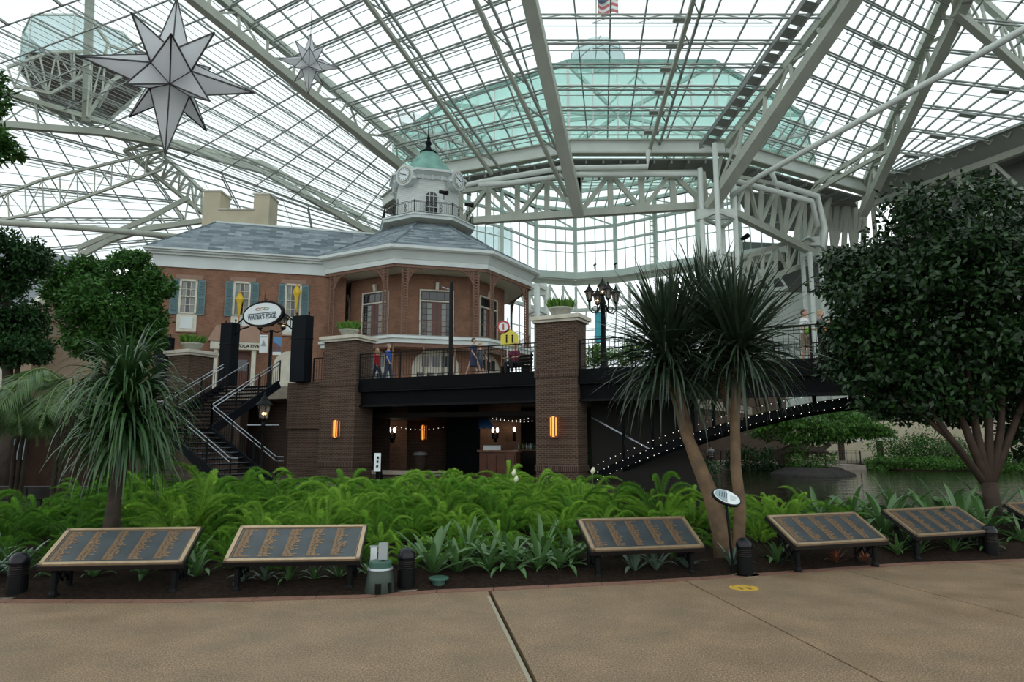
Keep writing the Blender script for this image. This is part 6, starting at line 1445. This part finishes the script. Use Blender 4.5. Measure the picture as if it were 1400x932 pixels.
for i in range(10):
    x = 3.0 + .7 * i; v = random.uniform(.22, .34); p = bed_pt(x, v); 
    if i < 3: fern(p + V(0, 0, -.02), .62, 'leaf_fern', 10, 'green foxtail fern around the twin trunks', 'ferns around the twin trunks')
def strap_mesh(name, L, W_, arch, m_, seg=6, fold=.25):
    mb = MB(); row = []
    for i in range(seg + 1):
        t = i / seg; y = L * (t * (1 - .25 * arch * t)); z = L * (.80 * t - arch * .85 * t * t); w_ = W_ * (.55 + .45 * min(1, t * 2.2) if t < .62 else math.sqrt(max(0, (1 - t) / .38)))
        row.append((V(-w_ / 2, y, z + w_ * fold), V(0, y, z), V(w_ / 2, y, z + w_ * fold)))
    for i in range(seg):
        a, b_ = row[i], row[i + 1]; mb.v += [tuple(q) for q in (*a, *b_)] if i == 0 else [tuple(q) for q in b_]
    for i in range(seg):
        k = i * 3; mb.f += [(k, k + 1, k + 4, k + 3), (k + 1, k + 2, k + 5, k + 4)]
    o = mb.build(name, m_, None, local=True, smooth=True); me = o.data; bpy.data.objects.remove(o); return me
STRAP = {m_: [strap_mesh('leaf', 1.0, w_, a, m_) for w_, a in ((.135, .6), (.15, .9), (.125, .35))] for m_ in ('leaf_brom', 'leaf_agave', 'leaf_red')}
def rosette(c, size, m_, n, label, grp, name='bromeliad', cat='plant'):
    f = thing(name, label, cat, loc=c, group=grp)
    for k in range(n):
        o = bpy.data.objects.new('leaf', random.choice(STRAP[m_])); COL.objects.link(o); o.parent = f; t = k / n
        s = size * random.uniform(.75, 1.1); o.scale = (s, s, s); o.rotation_euler = (.75 - .95 * t + random.uniform(-.15, .15), random.uniform(-.15, .15), k * 2.4 + random.uniform(-.3, .3))
    return f
def in_bed(px, D): x = (px - 700) / FPX * D; return bed_pt(x, max(.01, (D - edge_y(x)) / 7.2)) + V(0, 0, -.03)
for px, D, s in ((596, 8.15, .56), (628, 8.25, .44), (668, 8.35, .50), (700, 8.3, .46), (735, 8.35, .48), (762, 8.45, .46), (690, 8.9, .5), (645, 8.9, .46), (740, 8.9, .48), (590, 8.8, .42), (780, 8.7, .46)):
    rosette(in_bed(px, D), s * 1.15, 'leaf_brom', 16, 'glossy green strap-leaved rosette between the bollard and the twin-trunk plaque', 'rosettes between the bollard and the plaque')
for px, D, s in ((512, 8.05, .34), (345, 7.75, .22), (375, 7.8, .25), (405, 7.8, .22), (440, 7.85, .26), (472, 7.9, .24)):
    rosette(in_bed(px, D), s, 'leaf_brom' if px > 380 else 'leaf_agave', 12, 'small low rosette, %s from the green utility pot under its plaque' % {512: 'first', 472: 'second', 440: 'third', 405: 'fourth', 375: 'fifth', 345: 'sixth'}[px], 'rosettes under the second plaque')
for px, D, s in ((862, 8.4, .42), (890, 8.45, .40), (990, 8.7, .34), (930, 8.6, .3)):
    rosette(in_bed(px, D), s, 'leaf_agave', 11, {862: 'larger grey-green agave farthest from the twin trunks under their plaque', 890: 'grey-green agave under the middle of the twin-trunk plaque', 990: 'grey-green agave at the foot of the oval sign stake', 930: 'smallest grey-green agave under the twin-trunk plaque'}[px], 'agaves under the twin-trunk plaque', 'agave')
for px, D in ((1128, 9.05), (1165, 9.15)): rosette(in_bed(px, D), .22, 'leaf_red', 13, 'small red bromeliad under the plaque, %s the oval sign' % ('nearer' if px < 1150 else 'farther from'), 'red bromeliads')
for px, D, s in ((1050, 8.9, .45), (1095, 9.9, .5), (1130, 10.3, .6), (1165, 10.2, .6), (1195, 10.5, .62), (1225, 10.0, .55), (1260, 10.6, .62), (1295, 10.8, .62), (1330, 10.6, .58), (1240, 9.6, .42), (1285, 9.7, .42), (1330, 9.8, .42), (1375, 10.3, .5), (1395, 10.9, .6), (1310, 10.2, .5), (1210, 9.5, .4), (1180, 9.8, .45), (1150, 11.2, .62), (1210, 11.4, .66), (1275, 11.6, .66), (1340, 11.8, .66), (1110, 11.0, .55)):
    rosette(in_bed(px, D), s * (1.25 if D > 10.4 else .8), 'leaf_brom', 17, 'dark glossy strap-leaved clump between lagoon and right-hand plaques', 'strap-leaved clumps by the lagoon')
for px, D, s in ((8, 7.7, .5), (45, 7.9, .5), (285, 7.9, .42), (275, 8.3, .46), (100, 7.85, .32), (150, 7.9, .3), (215, 7.9, .34), (-15, 8.2, .55)):
    rosette(in_bed(px, D), s, 'leaf_agave' if px < 60 else 'leaf_brom', 13, 'broad-leaved clump around the plaque by the ponytail palm', 'broad-leaved clumps around the first plaque')
for px, py, D in ((702, 651, 12.6), (748, 652, 12.8), (810, 648, 13), (705, 660, 12.4)):
    p = at(px, py, D); g = bed_pt(p.x, (D - edge_y(p.x)) / 7.2); f = thing('white_flower', 'white flower spike rising from the fern bank', 'flower', loc=g, group='white flowers in the fern bank')
    MB().tube([g, p], .008, 5).build('stem', 'stem_green', f); MB().loft([(p, .012, .012), (p + V(.01, 0, .06), .05, .03), (p + V(.02, 0, .13), .012, .01)], 8).build('petal', 'petal', f, smooth=True)
# ------------------------------------------------------------------ leaf clouds
def cloud(blobs, n, size, asp=.5, droop=.3, shell=.55, seed=1, flat=.5):
    rnd = random.Random(seed); mb = MB(); subs = []
    for c, rx, ry, rz in blobs:                                  # every mass carries a coat of smaller clumps
        subs.append((c, rx * .72, ry * .72, rz * .72))
        for _ in range(16):
            d = V(rnd.gauss(0, 1), rnd.gauss(0, 1), rnd.gauss(0, 1)).normalized(); f_ = rnd.uniform(.26, .42)
            subs.append((c + V(d.x * rx, d.y * ry, d.z * rz) * rnd.uniform(.68, .92), rx * f_, ry * f_, rz * f_ * .8))
    blobs = subs
    wts = [(b_[1] * b_[2] * b_[3]) ** .67 for b_ in blobs]; sw = sum(wts)
    for b_, wt in zip(blobs, wts):
        for _ in range(int(n * wt / sw)):
            while True:
                d = V(rnd.gauss(0, 1), rnd.gauss(0, 1), rnd.gauss(0, 1))
                if d.length > 1e-3: break
            d.normalize(); r = shell + (1 - shell) * rnd.random() ** .6
            lump = 1 + .18 * math.sin(d.x * 7 + b_[0].x) * math.sin(d.z * 6 + b_[0].z * 2) + rnd.uniform(-.06, .1)
            p = b_[0] + V(d.x * b_[1], d.y * b_[2], d.z * b_[3]) * (r * lump)
            t = (d * .5 + V(rnd.uniform(-1, 1), rnd.uniform(-1, 1), rnd.uniform(-1, 1) - droop)).normalized(); s_ = size * rnd.uniform(.7, 1.3)
            nrm = (d * .6 + UP * flat + V(rnd.uniform(-.6, .6), rnd.uniform(-.6, .6), rnd.uniform(-.4, .6))).normalized(); x = t.cross(nrm)
            if x.length < .05: continue
            x = x.normalized() * s_ * asp * .5
            mb.quad(p, p + t * s_ * .45 + x, p + t * s_, p + t * s_ * .45 - x)
    return mb
def tree(label, base, trunk, blobs, n, size, leaf, bark, asp=.5, name='tree', seed=1, core=None, **kw):
    t = thing(name, label, 'tree', loc=base)
    for i, (pts, rad) in enumerate(trunk): MB().tube(pts, rad, 10).build('trunk' if i == 0 else 'branch', bark, t, smooth=True)
    cloud(blobs, n, size, asp, seed=seed, **kw).build('foliage', leaf, t)['kind'] = 'stuff'
    return t
def B(px, py, D, r, ry=None, rz=None):
    c = at(px, py, D); k = D / FPX; return (c, r * k, (ry or r) * k, (rz or r) * k)
# broad dark tree at the right
b0 = at(1357, 712, 11.5); b0.z = bed_pt(b0.x, .2).z - .05
fk = at(1352, 660, 11.6)
T1 = [([b0, lerp(b0, fk, .5) + V(.03, 0, 0), fk], [.16, .125, .12])]
for (x1, y1), (x2, y2), r in (((1300, 600), (1235, 545), .07), ((1320, 585), (1290, 520), .075), ((1335, 590), (1322, 500), .08), ((1352, 590), (1345, 470), .08), ((1368, 590), (1372, 500), .075), ((1385, 585), (1420, 500), .07), ((1275, 565), (1245, 480), .05)):
    T1.append(([fk + V(0, 0, -.1), at(x1, y1, 11.8), at(x2, y2, 12)], [r, r * .8, r * .5]))
tree('broad dark-leaved tree with spreading reddish trunks at the right', b0, T1,
     [B(1250, 330, 12.4, 95, 100, 70), B(1340, 320, 12.2, 110, 110, 75), B(1195, 415, 12.6, 75, 80, 80), B(1290, 430, 12.0, 120, 110, 95), B(1400, 400, 12.2, 110, 110, 110), B(1215, 500, 12.5, 75, 80, 65), B(1320, 505, 12.0, 100, 100, 70), B(1170, 470, 12.8, 55, 60, 60), B(1410, 500, 12.1, 90, 90, 85), B(1245, 545, 12.3, 50, 60, 35), B(1180, 370, 12.8, 50, 60, 45), B(1450, 340, 12.2, 90, 90, 80), B(1420, 590, 12.0, 50, 60, 40)],
     52000, .125, 'leaf_tree_dark', 'trunk_red', .52, seed=3, shell=.35)
# round dense tree before the facade
b0 = V(at(150, 560, 34).x, 34, -.02)
tree('round dense green tree between the tan house and the brick wing', b0, [([b0, b0 + V(.1, 0, 3.2), at(150, 470, 34)], [.28, .22, .18]), ([b0 + V(.1, 0, 3), at(110, 420, 34), at(95, 390, 34)], [.14, .1, .06]), ([b0 + V(.1, 0, 3), at(190, 420, 34), at(205, 395, 34)], [.14, .1, .06])],
     [B(105, 385, 33.6, 40, 45, 30), B(165, 375, 33.5, 42, 45, 28), B(205, 390, 34, 28, 35, 26), B(150, 420, 33, 60, 60, 45), B(200, 430, 34, 32, 40, 32), B(120, 455, 33.5, 45, 50, 34), B(165, 465, 33.2, 55, 55, 34), B(85, 400, 34, 22, 30, 22), B(185, 352, 34, 20, 24, 10), B(120, 360, 34, 16, 20, 10)], 34000, .26, 'leaf_tree', 'trunk_dark', .42, seed=5, shell=.5)
b0 = V(at(8, 600, 20).x, 20, -.02)
tree('dark green tree before the tan house at the garden edge', b0, [([b0, b0 + V(.05, 0, 2), at(8, 400, 20)], [.2, .16, .1]), ([b0 + V(0, 0, 2.2), at(35, 450, 20)], [.09, .04])],
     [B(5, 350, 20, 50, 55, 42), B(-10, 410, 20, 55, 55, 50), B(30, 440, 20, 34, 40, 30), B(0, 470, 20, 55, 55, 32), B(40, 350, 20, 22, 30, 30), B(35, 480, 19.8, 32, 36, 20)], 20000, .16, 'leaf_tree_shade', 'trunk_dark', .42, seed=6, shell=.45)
b0 = V(at(-75, 640, 10).x, 10, .1)
tree('tree whose branch tips hang in beside the dark cupola', b0, [([b0, b0 + V(-.1, 0, 4), at(-55, 150, 10)], [.14, .1, .06])], [B(-25, 200, 10, 45, 45, 32), B(-30, 130, 10, 44, 45, 30), B(-14, 105, 10, 20, 22, 12), B(-8, 190, 10, 24, 22, 14)], 5000, .10, 'leaf_tree', 'trunk_dark', .4, seed=8)
# ------------------------------------------------------------------ ponytail palms
def tail(par, c, n, L, W_, m_, updir=V(0, 0, 1), seed=1, up=.5, droop=1.0):
    rnd = random.Random(seed); mb = MB()
    for k in range(n):
        a = rnd.uniform(0, 6.283); ph = math.acos(1 - rnd.random() * 1.25) if rnd.random() > up else rnd.uniform(.05, .9)
        d = V(math.sin(ph) * math.cos(a), math.sin(ph) * math.sin(a), math.cos(ph)); l = L * rnd.uniform(.7, 1.1); dr_ = droop * rnd.uniform(.6, 1.3); w_ = W_ * rnd.uniform(.7, 1.1)
        side = d.cross(UP); side = side.normalized() if side.length > .01 else V(1, 0, 0); tw = rnd.uniform(-.6, .6); side = (side * math.cos(tw) + d.cross(side) * math.sin(tw))
        st_ = c + d * .05 + V(rnd.uniform(-.05, .05), rnd.uniform(-.05, .05), rnd.uniform(-.18, .10)); prev = None; seg = 9; k0 = len(mb.v)
        p = st_.copy(); cur = d.copy()
        for i in range(seg + 1):
            t = i / seg; ww = w_ * (1 - t ** 2.5) * (.6 + .4 * min(1, t * 4)) / 2 + .001
            mb.v += [tuple(p - side * ww), tuple(p + side * ww)]
            cur = (cur + V(0, 0, -dr_ / seg * (.4 + 1.2 * t))).normalized(); p = p + cur * (l / seg)
        for i in range(seg): q = k0 + 2 * i; mb.f.append((q, q + 1, q + 3, q + 2))
    mb.build('leaf_crown', m_, par)['kind'] = 'stuff'
b0 = at(152, 725, 8.9); b0.z = bed_pt(b0.x, .23).z - .04
t = thing('ponytail_palm', 'bushy ponytail palm with drooping strap leaves behind the first plaque', 'palm', loc=b0); hd_ = at(172, 560, 8.9)
MB().tube([b0, lerp(b0, hd_, .35) + V(-.02, 0, 0), lerp(b0, hd_, .7), hd_], [.13, .08, .065, .06], 10).build('trunk', 'trunk_dark', t, smooth=True)
tail(t, hd_ + V(0, 0, .12), 330, 1.15, .046, 'leaf_tail', seed=11, up=.8, droop=3.0); tail(t, hd_ + V(.02, 0, -.12), 230, 1.12, .044, 'leaf_tail', seed=12, up=.3, droop=3.0); tail(t, hd_ + V(.02, 0, -.35), 170, 1.05, .042, 'leaf_tail', seed=13, up=.1, droop=3.0)
b0 = at(1000, 768, 9.0); b0.z = bed_pt(b0.x, .1).z - .05
t = thing('ponytail_palm', 'twin-trunked palm with spiky dark heads by the lagoon', 'palm', loc=b0)
h1, h2, h3 = at(912, 478, 9.6), at(1008, 468, 9.3), at(965, 440, 10.4)
MB().tube([at(992, 775, 9.0), at(987, 730, 9.0), at(973, 680, 9.1), at(955, 635, 9.2), at(937, 590, 9.4), at(924, 545, 9.5), h1], [.145, .125, .11, .095, .075, .06, .06], 10).build('trunk', 'trunk_tan', t, smooth=True)
MB().tube([at(999, 775, 9.0), at(1010, 735, 8.95), at(1012, 690, 8.95), at(1006, 640, 9.0), at(1005, 590, 9.1), h2], [.11, .085, .075, .07, .065, .06], 10).build('trunk', 'trunk_tan', t, smooth=True)
MB().tube([at(945, 612, 9.3), at(942, 585, 9.45), at(933, 555, 9.55), h1 + V(.1, 0, -.3)], [.05, .055, .05, .04], 8).build('trunk', 'trunk_tan', t, smooth=True)
MB().tube([at(1005, 590, 9.1), at(985, 520, 9.8), h3], [.05, .05, .04], 8).build('branch', 'trunk_tan', t, smooth=True)
for h_, s, n in ((h1, 21, 300), (h2, 22, 270), (h3, 23, 130)):
    tail(t, h_, int(n * 1.3), 1.28, .046, 'leaf_tail_dark', seed=s, up=.55, droop=.45); tail(t, h_ + V(0, 0, -.2), n // 2, 1.15, .042, 'leaf_tail_dark', seed=s + 10, up=0, droop=1.6); tail(t, h_ + V(0, 0, -.35), n // 3, 1.15, .036, 'leaf_tail_dark', seed=s + 20, up=0, droop=3.2)
# ------------------------------------------------------------------ feather palms at the left
def feather(par, c, a, L, lift, m_, seed=0):
    rnd = random.Random(seed); mb = MB(); d = V(math.cos(a), math.sin(a), 0); pts = [c + d * (L * t * (1 - .15 * t)) + V(0, 0, L * (lift * t - (lift + .35) * t * t)) for t in [i / 10 for i in range(11)]]
    st_ = MB().tube(pts, [.022 * (1 - .08 * i) for i in range(11)], 5)
    for k in range(46):
        t = .15 + .85 * k / 46; i = min(9, int(t * 10)); p = lerp(pts[i], pts[i + 1], t * 10 - i); dd = (pts[i + 1] - pts[i]).normalized(); sd = dd.cross(UP).normalized()
        for s in (-1, 1):
            l = L * .30 * math.sin(min(1, t + .12) * math.pi) ** .5 * rnd.uniform(.85, 1.1) + .05; e_ = p + (sd * s * .8 + dd * .7).normalized() * l + V(0, 0, -l * .45); w_ = dd * .013
            mb.quad(p - w_, lerp(p, e_, .5) - w_ * 1.3 + V(0, 0, .03), e_, lerp(p, e_, .5) + w_ * 1.3 + V(0, 0, .03))
    f = st_.build('frond_stem', 'stem_green', par); mb.build('leaflets', m_, f)['kind'] = 'stuff'
for px, py, D, hz, n, L, l in ((35, 640, 14, 1.9, 13, 1.7, 'feathery palm with arching fronds before the garden hut'), (92, 640, 13, 2.35, 14, 2.0, 'feathery palm behind the bushy ponytail palm'), (-20, 640, 12.5, 2.1, 11, 1.6, 'feathery palm at the edge of the garden')):
    c = V((px - 700) / FPX * D, D, .2); t = thing('feather_palm', l, 'palm', loc=c); tp = c + V(.1, 0, hz)
    for q in range(3): MB().tube([c + V(.08 * q - .08, 0, -.25), c + V(.1 * q - .1, .03 * q, hz * .6), tp + V(.06 * q - .06, 0, 0)], [.05, .04, .035], 8).build('trunk', 'trunk_dark', t, smooth=True)
    for k in range(n): feather(t, tp + V(0, 0, -.1), 6.283 * k / n + random.uniform(-.2, .2), L * random.uniform(.8, 1.1), random.uniform(.5, 1.15), 'leaf_palm', k)
# small fan palm on the bridge at the right
c = V(at(1117, 480, 31).x, 31, DZ - .02); 
c = bp(-9.6, 4.2, DZ); tp = at(1110, 405, c.y); tp.x = c.x
t = thing('fan_palm', 'slim fan palm in a pot behind the people on the right of the bridge', 'palm', loc=c); MB().lathe(c, [(.28, 0), (.36, .5), (.38, .52)], 14).build('pot', 'planter_stone', t); MB().tube([c + V(0, 0, .4), lerp(c, tp, .6) + V(.05, 0, 0), tp], [.10, .09, .08], 10).build('trunk', 'trunk_tan', t, smooth=True)
for k in range(11):
    a = k * 2.4; el_ = random.uniform(-.3, .9); d = V(math.cos(a) * math.cos(el_), math.sin(a) * math.cos(el_), math.sin(el_)); e_ = tp + d * .55; mb = MB(); sd = d.cross(UP).normalized(); u_ = sd.cross(d)
    for q in range(15):
        w_ = (q - 7) / 7 * 1.5; f_ = (d * math.cos(w_) + sd * math.sin(w_)); L = .5; p1 = e_ + f_ * L + V(0, 0, -.18); x = f_.cross(u_) * .025; mb.quad(e_, lerp(e_, p1, .5) + x + V(0, 0, .05), p1, lerp(e_, p1, .5) - x + V(0, 0, .05))
    MB().tube([tp, e_], .012, 5).build('leaf_stalk', 'stem_green', t); mb.build('fan_leaf', 'leaf_tail', t)
# ------------------------------------------------------------------ shrubs beyond
def shrub(label, px, D, w_, h_, z0, leaf, n=4000, size=.16, name='shrub', grp=None, seed=1, dep=None):
    c = V((px - 700) / FPX * D, D, z0); s = thing(name, label, 'shrub', loc=c, group=grp); r = w_ / 2
    cloud([(c + V(0, 0, h_ * .42), r, dep or r, h_ * .6), (c + V(-r * .5, 0, h_ * .35), r * .6, (dep or r) * .8, h_ * .5), (c + V(r * .5, -.2, h_ * .35), r * .6, (dep or r) * .8, h_ * .5)], n, size, .4, seed=seed, shell=.3).build('foliage', leaf, s)['kind'] = 'stuff'
    for q in (-.3, 0, .3): MB().tube([c + V(q * r, 0, -.1), c + V(q * r * 1.5, 0, h_ * .5)], [.05, .02], 6).build('stem', 'trunk_dark', s)
mb = MB(); mb.loft([((V(17.3, 40, -.9)), 2.6, 2.2), (V(17.3, 40, -.35), 2.3, 1.9), (V(17.3, 40, .0), 1.5, 1.2)], 14); tag(mb.build('rock_islet', 'rock', loc=V(17.3, 40, -.9)), 'dark rocky islet in the lagoon under the spreading tree', 'rock')
shrub('rounded bright shrub on the lagoon islet', 1098, 40.4, 2.8, 1.5, -.15, 'leaf_bank_shaded', 3500, .14, seed=31)
b0 = V(16.4, 41, -.3)
tree('low spreading tree with gnarled trunk leaning over the lagoon', b0, [([b0, at(1062, 620, 41), at(1090, 612, 40.5), at(1120, 616, 40), at(1135, 608, 40)], [.4, .34, .3, .2, .08]), ([at(1075, 618, 41), at(1100, 590, 41), at(1150, 578, 40.5)], [.2, .14, .06]), ([at(1120, 616, 40), at(1140, 622, 39.8), at(1146, 616, 39.6)], [.12, .07, .03])],
     [B(1110, 572, 41, 75, 60, 14), B(1160, 585, 40.5, 55, 55, 12), B(1075, 590, 41, 50, 50, 16), B(1170, 565, 42, 45, 45, 12), B(1185, 590, 40, 30, 40, 8), B(1120, 600, 41, 50, 40, 10)], 16000, .26, 'leaf_bank_shaded', 'trunk_dark', .3, seed=33, flat=1.2, shell=.1)
for px, D, w_, h_, lf, l, sd in ((1225, 53, 5.0, 2.6, 'leaf_tree', 'dark rounded shrub on the far bank beside the pale wall', 41), (1265, 53, 5.4, 3.2, 'leaf_tree', 'tall dark shrub on the far bank behind the trunks', 42), (1310, 52, 5, 2.4, 'leaf_palm', 'leafy pale shrub on the far bank behind the trunks', 43),
                             (1228, 47.5, 5.5, .9, 'leaf_shrub', 'low bright groundcover at the water edge below the dark shrub', 44), (1290, 46.5, 6, 1.0, 'leaf_shrub', 'low bright groundcover at the water edge behind the trunks', 45), (1385, 44, 6, 1.4, 'leaf_shrub', 'low bright groundcover at the water edge right of the trunks', 46),
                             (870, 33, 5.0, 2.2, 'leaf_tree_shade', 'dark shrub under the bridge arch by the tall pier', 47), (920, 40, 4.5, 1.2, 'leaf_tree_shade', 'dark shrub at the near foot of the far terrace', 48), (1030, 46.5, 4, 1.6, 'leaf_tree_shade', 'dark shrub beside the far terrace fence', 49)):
    shrub(l, px, D, w_, h_, -.45 if h_ < 1.5 or D < 47 else -.5, 'leaf_bank_shaded' if lf == 'leaf_shrub' else lf, 3800, .2, seed=sd, dep=1.6)
mb = MB(); mb.prism([V(25.5, 45.5, -.9), V(52, 43, -.9), V(60, 60, -.9), V(25.5, 60, -.9)], (0, 0, .5)); struct(mb, 'ground', 'soil', 'planted far bank at the right of the lagoon')
wallseg(V(24, 62, 0), V(60, 58, 0), -.6, 3.2, 'wall_back', 'parapet_beige', 'pale garden wall across the lagoon', uv=False)
s = thing('footbridge', 'low pale footbridge with posts at the end of the lagoon', 'bridge', loc=V(26, 56, -.4))
MB().prism([V(22, 55.5, -.35), V(31, 55, -.35), V(31, 56.5, -.35), V(22, 57, -.35)], (0, 0, .25)).build('deck', 'concrete', s)
for x in (23.6, 26.5, 29.6): MB().box(V(x, 55.6, .55), .35, .35, 2.3).build('post', 'trunk_red', s)
MB().beam(V(22, 55.6, 1.6), V(31, 55.1, 1.6), .2, .25).build('top_beam', 'trim_cream', s)
# plants on the bridge planter and behind the railing
for t0, l, sd in ((.75, 'leafy bright shrub behind the bridge railing by the tall pier', 51), (-.75, 'leafy bright shrub behind the bridge railing by the banner lamp', 52), (-2.6, 'leafy dark shrub behind the bridge railing by the twin palm', 53), (-8.6, 'leafy shrub behind the railing beside the person in white', 54)):
    c = bp(t0, 3.9, DZ); s = thing('shrub', l, 'shrub', loc=c); lf = 'leaf_shrub' if sd < 53 else 'leaf_tree'
    cloud([(c + V(0, 0, .95), .75, .45, .5), (c + V(.3, 0, 1.1), .5, .4, .35)], 1800, .13, .4, seed=sd, shell=.2).build('foliage', lf, s)['kind'] = 'stuff'
    MB().obox(c + V(0, 0, .15), E1, E2, UP, 1.4, .7, .30).build('trough', 'brick_dark', s, uv=True)
# garden hut details and low wall at the far left
s = thing('garden_hut', 'brown timber kiosk behind the feathery palms', 'kiosk', loc=V(-15.5, 21, 0))
MB().box(V(-15.0, 21.5, 1.2), 5.2, 2.0, 2.4).build('timber_wall', 'timber_dark', s); MB().box(V(-15.0, 21.3, 2.5), 5.8, 2.8, .2).build('flat_roof', 'beam_black', s); MB().box(V(-16.2, 20.48, 1.1), 1.0, .06, 2.1).build('door', 'stucco_tan', s); MB().box(V(-14.6, 20.47, 1.3), .5, .06, .6).build('notice_box', 'banner_grey', s)
s = thing('stone_wall', 'low dark stone wall in front of the garden hut', 'wall', loc=V(-11, 14.6, 0)); 
for k in range(7):
    for r in range(2): MB().obox(V(-12.7 + .62 * k + .3 * r, 14.9, .2 + .27 * r + .0), V(1, .02 * random.uniform(-1, 1), 0).normalized(), (0, 1, 0), UP, .59, .4, .25).build('stone', 'rock', s)
